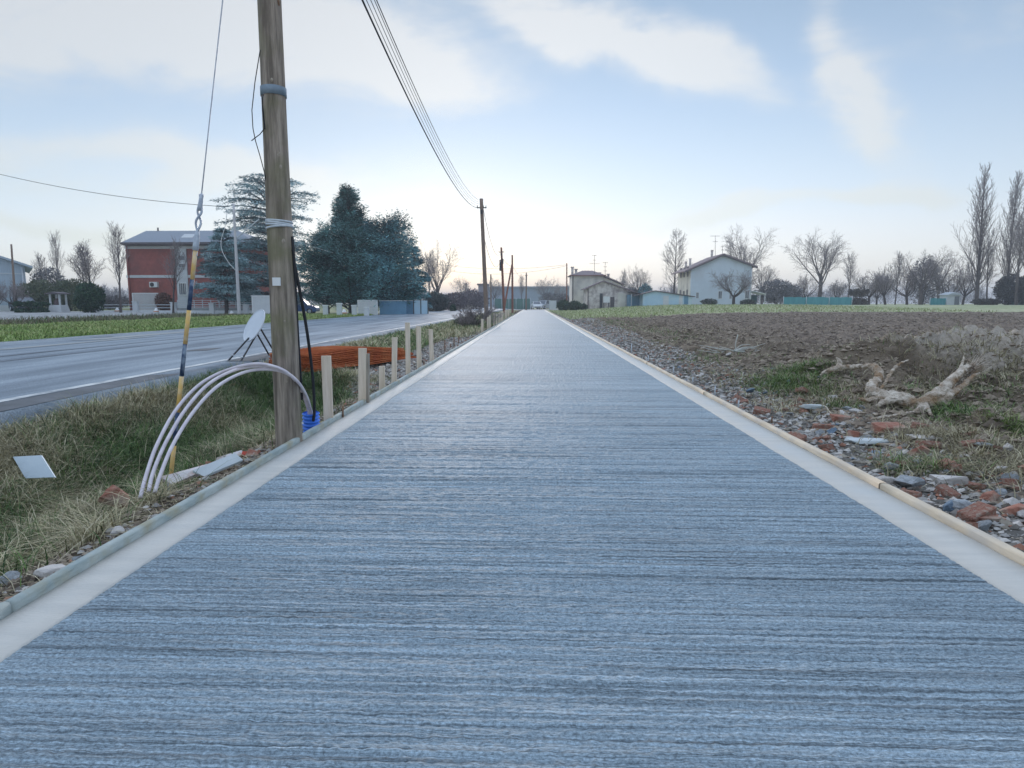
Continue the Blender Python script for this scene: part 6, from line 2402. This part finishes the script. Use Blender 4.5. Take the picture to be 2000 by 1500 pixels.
# white gabled house -------------------------------------------------
Yh = 110.0
hx0, hz0 = XZ(1350, 523, Yh)
hx1, hz1 = XZ(1469, 519, Yh)
ax1, az1 = XZ(1412, 498, Yh)
zg = gz1(hx0, Yh) - .2
hz0 -= .2
Dh = 9.5
hh = thing('gabled_house', 'white two storey farmhouse with a plain pale blue gable wall', 'house', ((hx0 + hx1) / 2, Yh, zg))
mb = MB()
mb.prism([(hx0, zg), (hx1, zg), (hx1, hz1), (ax1, az1), (hx0, hz0)], Yh, Yh + Dh)
mb.build('gable_wall', m_gable, hh)
mb = MB()
mb.box((hx0 - .06, Yh + .25, zg), (hx0 - .003, Yh + Dh, hz0 - .12))
mb.build('side_wall', m_cream, hh)
sl = (az1 - hz0) / (ax1 - hx0)
sl2 = (az1 - hz1) / (hx1 - ax1)
mb = MB()
ovx = 2.2
mb.prism([(hx0 - ovx * .55, hz0 - ovx * .55 * sl + .03), (ax1, az1 + .03), (ax1, az1 + .24), (hx0 - ovx * .55, hz0 - ovx * .55 * sl + .22)], Yh - .5, Yh + Dh + .5)
mb.prism([(ax1 + .003, az1 + .03), (hx1 + .8, hz1 - .8 * sl2 + .03), (hx1 + .8, hz1 - .8 * sl2 + .22), (ax1 + .003, az1 + .24)], Yh - .5, Yh + Dh + .5)
rfo = mb.build('roof', m_rooft, hh)
mb = MB()
mb.prism([(hx0 - ovx * .55, hz0 - ovx * .55 * sl - .13), (ax1, az1 - .13), (ax1, az1 + .02), (hx0 - ovx * .55, hz0 - ovx * .55 * sl + .02)], Yh - .58, Yh - .02)
mb.prism([(ax1 + .003, az1 - .13), (hx1 + .8, hz1 - .8 * sl2 - .13), (hx1 + .8, hz1 - .8 * sl2 + .02), (ax1 + .003, az1 + .02)], Yh - .58, Yh - .02)
mb.build('eave', m_eave, rfo)
for (px, y0_, y1_, Yc) in [(1340, 512, 524, Yh + 6), (1348, 506, 522, Yh + 4), (1390, 490, 505, Yh + 4)]:
    c = XZ(px, 510, Yc)[0]
    mb = MB()
    mb.box((c - .16, Yc - .16, XZ(px, y1_, Yc)[1] - .4), (c + .16, Yc + .16, XZ(px, y0_, Yc)[1]))
    mb.box((c - .20, Yc - .20, XZ(px, y0_, Yc)[1] + .003), (c + .20, Yc + .20, XZ(px, y0_, Yc)[1] + .12))
    mb.build('chimney', m_stone, rfo)
for (a, b_, c, d) in [(1359, 1365, 571, 583), (1402, 1411, 568, 584), (1424, 1430, 568, 584), (1454, 1464, 567, 584)]:
    xa, za = XZ(a, d, Yh)
    xb, zb_ = XZ(b_, c, Yh)
    window(hh, xa, xb, za, zb_, Yh - .003, m_whw, m_glass, bars=1)
for (ya, yb2, za_, zb2) in [(1.5, 2.4, 5.0, 6.7), (4.0, 4.9, 5.0, 6.7), (6.6, 7.5, 5.0, 6.7), (1.5, 2.4, .9, 2.8), (3.9, 4.9, .2, 2.6), (6.6, 7.5, .9, 2.8)]:
    window(hh, Yh + ya, Yh + yb2, zg + za_, zg + zb2, hx0 - .063, m_eave, m_shut, axis='x')
mb = MB()
mb.tube([(hx0 - .02, Yh - .08, zg), (hx0 - .02, Yh - .08, hz0 - .2)], .06, 8)
mb.build('downpipe', m_white, hh)
MB().tube([(hx1 - .05, Yh - .08, zg), (hx1 - .05, Yh - .08, hz1 - .35)], .09, 8).build('downpipe', m_white, hh)
# porch on the right
px0, pz0 = XZ(1471, 568, Yh + .5)
px1, pz1 = XZ(1494, 574, Yh + .5)
po = MB()
po.prism([(px0 + .003, pz0 - .1), (px1, pz1 - .1), (px1, pz1), (px0 + .003, pz0)], Yh - .2, Yh + 4)
pco = po.build('porch_roof', m_white, hh)
for xx in (px1 - .15, (px0 + px1) / 2):
    MB().tube([(xx, Yh, zg), (xx, Yh, pz1 - .08)], .06, 6).build('porch_post', m_white, hh)
MB().box((px0 + .01, Yh + 3.4, zg), (px1 - .3, Yh + 3.5, pz1 - .15)).build('porch_screen', mat('dark_green_screen', (.07, .14, .15), scale=2), hh)


def antenna(px, top, base, Y, lab, arms, parent_name='antenna'):
    b = at(px, base, Y)
    t = at(px, top, Y)
    mb = MB()
    mb.tube([b, t], .035, 5)
    for (py, hw) in arms:
        c = at(px, py, Y)
        mb.tube([c + (-hw, 0, 0), c + (hw, 0, 0)], .025, 4)
        for i in range(-2, 3):
            mb.tube([c + (hw * i / 2.4, -.35, 0), c + (hw * i / 2.4, .35, 0)], .016, 4)
    tag(mb.build(parent_name, m_dark, origin=b), lab, 'antenna')


antenna(1397, 460, 503, Yh + 5, 'tall roof antenna with one long crossbar on the white gabled house', [(461, .85), (472, .4)])
antenna(1411, 480, 500, Yh + 5, 'short roof antenna at the ridge of the white gabled house', [(482, .3), (488, .2)])
antenna(1161, 498, 535, 118, 'tall antenna on the cream house roof', [(499, .4), (508, .3), (515, .9)])
antenna(1182, 512, 545, 116, 'shorter antenna right of the tall one on the cream house', [(513, .45), (521, .3), (529, .3)])

# cream house ----------------------------------------------------------
Yc = 118.0
ca, _ = XZ(1117, 540, Yc)
cb_, _ = XZ(1178, 540, Yc)
cz = XZ(1130, 538, Yc)[1]
zg = gz1(ca, Yc) - .3
ch = thing('cream_house', 'cream coloured house with a low hipped roof, farthest left of the farm', 'house', ((ca + cb_) / 2, Yc, zg))
MB().box((ca, Yc, zg), (cb_, Yc + 8, cz)).build('wall', m_cream, ch)
rz1 = XZ(1140, 528, Yc + 3)[1]
mb = MB()
mb.add([(ca - .5, Yc - .5, cz + .02), (cb_ + .5, Yc - .5, cz + .02), (cb_ + .5, Yc + 8.5, cz + .02), (ca - .5, Yc + 8.5, cz + .02), (ca + 2.2, Yc + 4, rz1), (cb_ - 1.6, Yc + 4, rz1)], [(0, 1, 5, 4), (1, 2, 5), (2, 3, 4, 5), (3, 0, 4), (0, 3, 2, 1)])
rfo = mb.build('roof', m_rooft, ch)
MB().box((ca - .52, Yc - .54, cz - .10), (cb_ + .52, Yc - .44, cz + .06)).build('eave', mat('red_brown_eave', (.25, .12, .10), scale=3), rfo)
for px, hw, tp in ((1118, 2.2, 523), (1125, 2.6, 527)):
    c = XZ(px, 530, Yc + 1)[0]
    t_ = XZ(px, tp, Yc + 1)[1]
    mb = MB()
    mb.box((c - .22, Yc + .8, cz), (c + .22, Yc + 1.3, t_))
    mb.box((c - .32, Yc + .7, t_ + .003), (c + .32, Yc + 1.4, t_ + .18))
    mb.build('chimney', m_stone, rfo)
mb = MB()
mb.tube([(ca + .2, Yc - .1, zg), (ca + .2, Yc - .1, cz)], .08, 8)
mb.build('downpipe', m_eave, ch)
# rear wing with sloping roof
wb_, _ = XZ(1212, 560, Yc + 1)
wz = XZ(1212, 556, Yc + 1)[1]
mb = MB()
mb.prism([(cb_ + .003, zg), (wb_, zg), (wb_, wz), (cb_ + .003, cz - .2)], Yc + .5, Yc + 7)
mb.build('rear_wing', m_cream, ch)
mb = MB()
mb.prism([(cb_ - .2, cz - .0), (wb_ + .5, wz - .1), (wb_ + .5, wz + .15), (cb_ - .2, cz + .22)], Yc, Yc + 7.5)
rw = mb.build('wing_roof', m_rooft, ch)
for px, tp in ((1171, 534), (1188, 537)):
    c = XZ(px, 540, Yc + 2)[0]
    t_ = XZ(px, tp, Yc + 2)[1]
    mb = MB()
    mb.box((c - .2, Yc + 1.8, t_ - 1.6), (c + .2, Yc + 2.2, t_))
    mb.box((c - .30, Yc + 1.7, t_ + .05), (c + .30, Yc + 2.3, t_ + .2))
    mb.build('chimney', m_stone, rw)

# stone barn ------------------------------------------------------------
Yn = 106.0
b0, bz0 = XZ(1148, 563, Yn)
b1, bz1 = XZ(1230, 568, Yn)
am, amz = XZ(1179, 550, Yn)
zg = gz1(b0, Yn) - .2
bn = thing('stone_barn', 'low stone barn with an uneven gable roof in front of the cream house', 'barn', ((b0 + b1) / 2, Yn, zg))
mb = MB()
mb.prism([(b0, zg), (b1, zg), (b1, bz1), (am, amz), (b0, bz0)], Yn, Yn + 9)
mb.build('wall', m_stone, bn)
s1, s2 = (amz - bz0) / (am - b0), (amz - bz1) / (b1 - am)
mb = MB()
mb.prism([(b0 - .5, bz0 - .5 * s1 + .02), (am, amz + .02), (am, amz + .2), (b0 - .5, bz0 - .5 * s1 + .2)], Yn - .4, Yn + 9.4)
mb.prism([(am + .003, amz + .02), (b1 + .5, bz1 - .5 * s2 + .02), (b1 + .5, bz1 - .5 * s2 + .2), (am + .003, amz + .2)], Yn - .4, Yn + 9.4)
mb.build('roof', m_rooft, bn)
for (a, b_, c, d, mm, nm) in [(1171, 1177, 573, 596, m_dark, 'doorway'), (1206, 1222, 573, 596, m_cream, 'door'), (1192, 1200, 580, 596, m_eave, 'doorway')]:
    xa, za = XZ(a, d, Yn)
    xb, zb_ = XZ(b_, c, Yn)
    MB().box((xa, Yn - .06, zg + .2), (xb, Yn - .004, zb_)).build(nm, mm, bn)
MB().tube([(b0 + .05, Yn - .1, zg), (b0 + .05, Yn - .1, bz0 - .1)], .08, 6).build('downpipe', m_eave, bn)
xa, za = XZ(1179, 591, 104)
xb, zb_ = XZ(1191, 579, 104)
t_ = thing('white_tank', 'white square tank standing before the stone barn', 'tank', ((xa + xb) / 2, 104, gz1(xa, 104)))
MB().box((xa, 104, za), (xb, 105, zb_)).build('tank_body', m_white, t_)
zg2 = gz1(xa, 104)
for xx in (xa + .08, xb - .08):
    MB().box((xx - .05, 104.1, zg2 - .05), (xx + .05, 104.9, za - .003)).build('leg', m_dark, t_)

# pale blue sheds ---------------------------------------------------------
Yp = 100.0
s0, s0z = XZ(1256, 574, Yp)
s1_, s1z = XZ(1352, 580, Yp)
ps, psz = XZ(1280, 569, Yp)
zg = gz1(s0, Yp) - .1
pbs = thing('pale_blue_shed', 'long low pale blue sheet metal shed in front of the white house', 'shed', ((s0 + s1_) / 2, Yp, zg))
mb = MB()
mb.prism([(s0, zg), (s1_, zg), (s1_, s1z), (ps, psz), (s0, s0z)], Yp, Yp + 5)
mb.build('wall', m_metalb, pbs)
mb = MB()
mb.prism([(s0 - 1.2, s0z - .32), (ps, psz + .02), (ps, psz + .14), (s0 - 1.2, s0z - .20)], Yp - .3, Yp + 5.3)
mb.prism([(ps + .003, psz + .02), (s1_ + .4, s1z - .02), (s1_ + .4, s1z + .1), (ps + .003, psz + .14)], Yp - .3, Yp + 5.3)
mb.build('roof', m_eave, pbs)
for (a, b_, mm, nm) in [(1295, 1306, m_whw, 'door'), (1336, 1344, m_blued, 'door'), (1326, 1333, m_whw, 'panel')]:
    MB().box((XZ(a, 590, Yp)[0], Yp - .05, zg + .12), (XZ(b_, 590, Yp)[0], Yp - .004, XZ(a, 577.5, Yp)[1])).build(nm, mm, pbs)
Yp2 = 102.0
s0, s0z = XZ(1231, 569, Yp2)
s1_, s1z = XZ(1255, 573, Yp2)
bs2 = thing('blue_lean_to', 'deep blue lean to between the stone barn and the pale blue shed', 'shed', ((s0 + s1_) / 2, Yp2, zg))
mb = MB()
mb.box((s0 + .05, Yp2 + 1.2, zg), (s1_, Yp2 + 4, s1z - .2))
mb.build('wall', m_blued, bs2)
mb = MB()
mb.prism([(s0 + .05, s0z - .1), (s1_ + .1, s1z - .1), (s1_ + .1, s1z), (s0 + .05, s0z)], Yp2 - .2, Yp2 + 4.3)
mb.build('roof', m_eave, bs2)
for xx in (s0 + .2, s1_ - .1):
    MB().box((xx - .05, Yp2, zg), (xx + .05, Yp2 + .1, s1z - .15)).build('post', m_galv, bs2)


# teal fences, hut ---------------------------------------------------------
def net_fence(px0, px1, py0, Y, lab, m=m_teal, posts=4, name='windbreak_fence'):
    xa, zt_ = XZ(px0, py0, Y)
    xb, _ = XZ(px1, py0, Y)
    zg = min(gz1(xa, Y), gz1(xb, Y))
    o = thing(name, lab, 'fence', ((xa + xb) / 2, Y, zg))
    n_ = 24
    mb = MB()
    V = []
    rs = np.random.RandomState(int(px0))
    for i in range(n_ + 1):
        xx = xa + (xb - xa) * i / n_
        dy = .05 * math.sin(i * 1.3) + .03 * rs.rand()
        V += [(xx, Y + dy, zg - .1), (xx, Y + dy, zt_ - .10 * rs.rand()), (xx, Y + dy + .03, zt_ - .1), (xx, Y + dy + .03, zg - .1)]
    F_ = [(i * 4 + j, (i + 1) * 4 + j, (i + 1) * 4 + (j + 1) % 4, i * 4 + (j + 1) % 4) for i in range(n_) for j in range(3)]
    mb.add(V, F_)
    mb.build('netting', m, o)
    for i in range(posts):
        xx = xa + (xb - xa) * i / (posts - 1)
        MB().tube([(xx, Y - .12, zg - .1), (xx, Y - .12, zt_ + .12)], .05, 6).build('post', m_galv, o)
    return o


net_fence(1530, 1664, 580, 110, 'long teal windbreak fence beyond the meadow, right of the white house')
net_fence(1816, 1848, 582, 112, 'short teal windbreak fence left of the pale hut', posts=2)
net_fence(1965, 2010, 583, 112, 'dark green fence strip at the right edge under the poplars', m=mat('dark_green_screen', (.07, .14, .15), scale=2), posts=2)
net_fence(966, 1036, 583, 132, 'green screen fence beyond the road end, behind the far poles', m=mat('dull_green_screen', (.12, .24, .20), (.10, .20, .18), scale=.6), posts=6)
hut, xa, xb, zg, zt_ = block('pale_hut', 1850, 1876, 576, 593, 112, 2.0, m_whw, 'small pale hut with a grey door below the poplars', 'hut', lid=False)
MB().box((XZ(1864, 590, 112)[0], 111.95, zg), (XZ(1873, 590, 112)[0], 111.997, zt_ - .25)).build('door', m_shut, hut)
mb = MB()
mb.prism([(xa - .2, zt_ + .003), (xb + .2, zt_ + .003), ((xa + xb) / 2, zt_ + .5)], 111.7, 114.3)
mb.build('roof', m_galv, hut)
# pale panel gate at the path end
gt = thing('pale_gate', 'pale panel gate right of the parked vehicles at the path end', 'gate', (XZ(1078, 600, 116)[0], 116, 0))
xa, xb = XZ(1073, 600, 116)[0], XZ(1086, 600, 116)[0]
MB().box((xa, 116, .1), (xb, 116.08, XZ(1078, 587, 116)[1])).build('panel', m_whw, gt)
for xx in (xa, xb):
    MB().box((xx - .06, 115.9, -.1), (xx + .06, 115.997, XZ(1078, 586, 116)[1])).build('post', m_galv, gt)
# far low buildings
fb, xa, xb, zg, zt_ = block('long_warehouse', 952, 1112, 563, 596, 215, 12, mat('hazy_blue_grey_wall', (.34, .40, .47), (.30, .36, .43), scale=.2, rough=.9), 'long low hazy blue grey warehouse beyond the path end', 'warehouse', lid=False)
MB().box((xa - .5, 214.5, zt_ + .003), (xb + .5, 227.5, zt_ + .6)).build('roof', m_roofg, fb)
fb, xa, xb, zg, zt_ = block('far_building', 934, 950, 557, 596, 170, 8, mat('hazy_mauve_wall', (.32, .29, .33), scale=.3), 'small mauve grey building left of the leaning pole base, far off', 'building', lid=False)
MB().box((xa - .3, 169.7, zt_ + .003), (xb + .3, 178.3, zt_ + .4)).build('roof', m_eave, fb)
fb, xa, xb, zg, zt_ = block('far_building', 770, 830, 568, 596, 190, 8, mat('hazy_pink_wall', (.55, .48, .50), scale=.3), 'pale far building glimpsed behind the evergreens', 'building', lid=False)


# ---------------------------------------------------------------- cars
def car(name, loc, rz, m_body, lab, van=False):
    """origin at ground centre, nose towards -y when rz = 0"""
    root = thing(name, lab, 'car', loc, rz=rz)
    L2, W2 = 2.1, .86
    Ht = 1.75 if van else 1.48
    lo = [(-L2, .38), (-L2 + .03, .72), (-L2 + .25, .86), (-1.15, .96), (1.5, .98), (L2 - .05, .92), (L2, .55), (L2 - .05, .30), (-L2 + .1, .28)]
    n_ = len(lo)
    V, F_ = [], []
    for sx, ins in ((-1, .06), (-1, 0), (1, 0), (1, .06)):
        for (y_, z_) in lo:
            V.append((sx * (W2 - (ins if sx * 1 else 0)), y_, z_))
    for r_ in range(3):
        for j in range(n_):
            F_.append((r_ * n_ + j, r_ * n_ + (j + 1) % n_, (r_ + 1) * n_ + (j + 1) % n_, (r_ + 1) * n_ + j))
    F_ += [tuple(range(n_)), tuple(range(4 * n_ - 1, 3 * n_ - 1, -1))]
    mb = MB().add(V, F_)
    # cabin
    bt = [(-1.15, .96), (1.75 if van else 1.55, .98)]
    tp = [(-.45, Ht), (1.6 if van else .95, Ht - .03)]
    V = []
    for sx in (-1, 1):
        V += [(sx * (W2 - .03), bt[0][0], bt[0][1] - .02), (sx * (W2 - .03), bt[1][0], bt[1][1] - .02), (sx * (W2 - .16), tp[1][0], tp[1][1]), (sx * (W2 - .16), tp[0][0], tp[0][1])]
    mb.add(V, [(0, 1, 2, 3), (7, 6, 5, 4), (0, 3, 7, 4), (3, 2, 6, 7), (2, 1, 5, 6)])
    mb.build('body', m_body, root, origin=(0, 0, 0))
    gl = MB()
    e = .012
    def lerp(a, b, t):
        return np.array(a) * (1 - t) + np.array(b) * t
    ws = [np.array(V[i]) for i in (0, 4, 7, 3)]
    c = sum(ws) / 4
    nn_ = np.array([0, -.9, .5]); nn_ /= np.linalg.norm(nn_)
    gl.add([lerp(c, q, .86) + nn_ * e for q in ws], [(0, 1, 2, 3)])
    gl.build('windscreen', m_glass, root, origin=(0, 0, 0))
    gl = MB()
    ws = [np.array(V[i]) for i in (1, 5, 6, 2)]
    c = sum(ws) / 4
    nn_ = np.array([0, .9, .5]); nn_ /= np.linalg.norm(nn_)
    gl.add([lerp(c, q, .84) + nn_ * e for q in ws], [(0, 1, 2, 3)])
    gl.build('rear_window', m_glass, root, origin=(0, 0, 0))
    for s_, ids in ((-1, (0, 1, 2, 3)), (1, (4, 5, 6, 7))):
        ws = [np.array(V[i]) for i in ids]
        c = sum(ws) / 4
        MB().add([lerp(c, q, .82) + np.array([s_ * e, 0, .01]) for q in ws], [(0, 1, 2, 3)]).build('side_window', m_glass, root, origin=(0, 0, 0))
    for sx in (-1, 1):
        for yy_ in (-1.32, 1.28):
            wv = thing('wheel', None, None, (sx * .78, yy_, .31))
            wv.parent = root
            t = MB()
            t.tube([(-.10, 0, 0), (-.09, 0, 0), (.09, 0, 0), (.10, 0, 0)], [.27, .31, .31, .27], 20)
            to = t.build('tyre', m_black, None, origin=(0, 0, 0))
            to.parent = wv
            rm_ = MB().tube([(sx * .095, 0, 0), (sx * .112, 0, 0)], [.19, .17], 14).build('rim', m_galv, None, origin=(0, 0, 0))
            rm_.parent = wv
        MB().box((sx * .62 - .16, -L2 - .015, .58), (sx * .62 + .16, -L2 + .06, .72)).build('headlight', m_white, root, origin=(0, 0, 0))
        MB().box((sx * .68 - .10, L2 - .05, .60), (sx * .68 + .10, L2 + .012, .76)).build('tail_light', mat('red_lamp_glass', (.35, .03, .03), scale=2, rough=.3), root, origin=(0, 0, 0))
        mi = MB().box((sx * (W2 + .10) - .09, -.85, .95), (sx * (W2 + .10) + .09, -.75, 1.08)).build('mirror', m_body, root, origin=(0, 0, 0))
    MB().box((-.55, -L2 - .02, .36), (.55, -L2 + .03, .50)).build('grille', m_dark, root, origin=(0, 0, 0))
    return root


m_carw = mat('white_car_paint', (.80, .82, .84), (.76, .78, .80), scale=1, rough=.25, spec=.6)
m_carb = mat('blue_car_paint', (.05, .14, .38), (.04, .12, .34), scale=1, rough=.3, spec=.6)
m_cars = mat('silver_car_paint', (.46, .50, .56), (.42, .46, .52), scale=1, rough=.3, spec=.6)
m_card = mat('dark_car_paint', (.05, .06, .08), scale=1, rough=.3, spec=.6)
c = at(1047.5, 601, 123)
car('parked_car', (c[0], 123, .02), .12, m_carw, 'white parked car facing the camera, left of the two at the path end')
c = at(1063, 601, 126)
car('parked_car', (c[0], 126, .02), -.5, m_cars, 'silver parked van, right of the two vehicles at the path end', van=True)
c = at(584, 596, 71)
car('parked_car', (c[0], 71, gz1(c[0], 71)), PI / 2 + .1, m_carb, 'blue car parked behind the near wooden pole, under the cedar', van=True)
c = at(46, 595, 66)
car('parked_car', (c[0], 66, gz1(c[0], 66)), .9, m_card, 'dark car parked at the corner of the blue grey shed')

# ---------------------------------------------------------------- haze in the air
hz_ = MB().box((-1700, -60, -3), (1700, 3100, 40)).build('haze', [], origin=(0, 0, 0))
hm = bpy.data.materials.new('haze')
hm.use_nodes = True
for n_ in list(hm.node_tree.nodes):
    if n_.type == 'BSDF_PRINCIPLED':
        hm.node_tree.nodes.remove(n_)
pv = hm.node_tree.nodes.new('ShaderNodeVolumePrincipled')
pv.inputs['Color'].default_value = (.84, .90, 1.0, 1)
pv.inputs['Density'].default_value = .0010
pv.inputs['Anisotropy'].default_value = .2
hm.node_tree.links.new(pv.outputs[0], [n_ for n_ in hm.node_tree.nodes if n_.type == 'OUTPUT_MATERIAL'][0].inputs['Volume'])
hz_.data.materials.append(hm)
tag(hz_, 'thin pale blue winter haze over the whole plain', 'haze', kind='stuff')
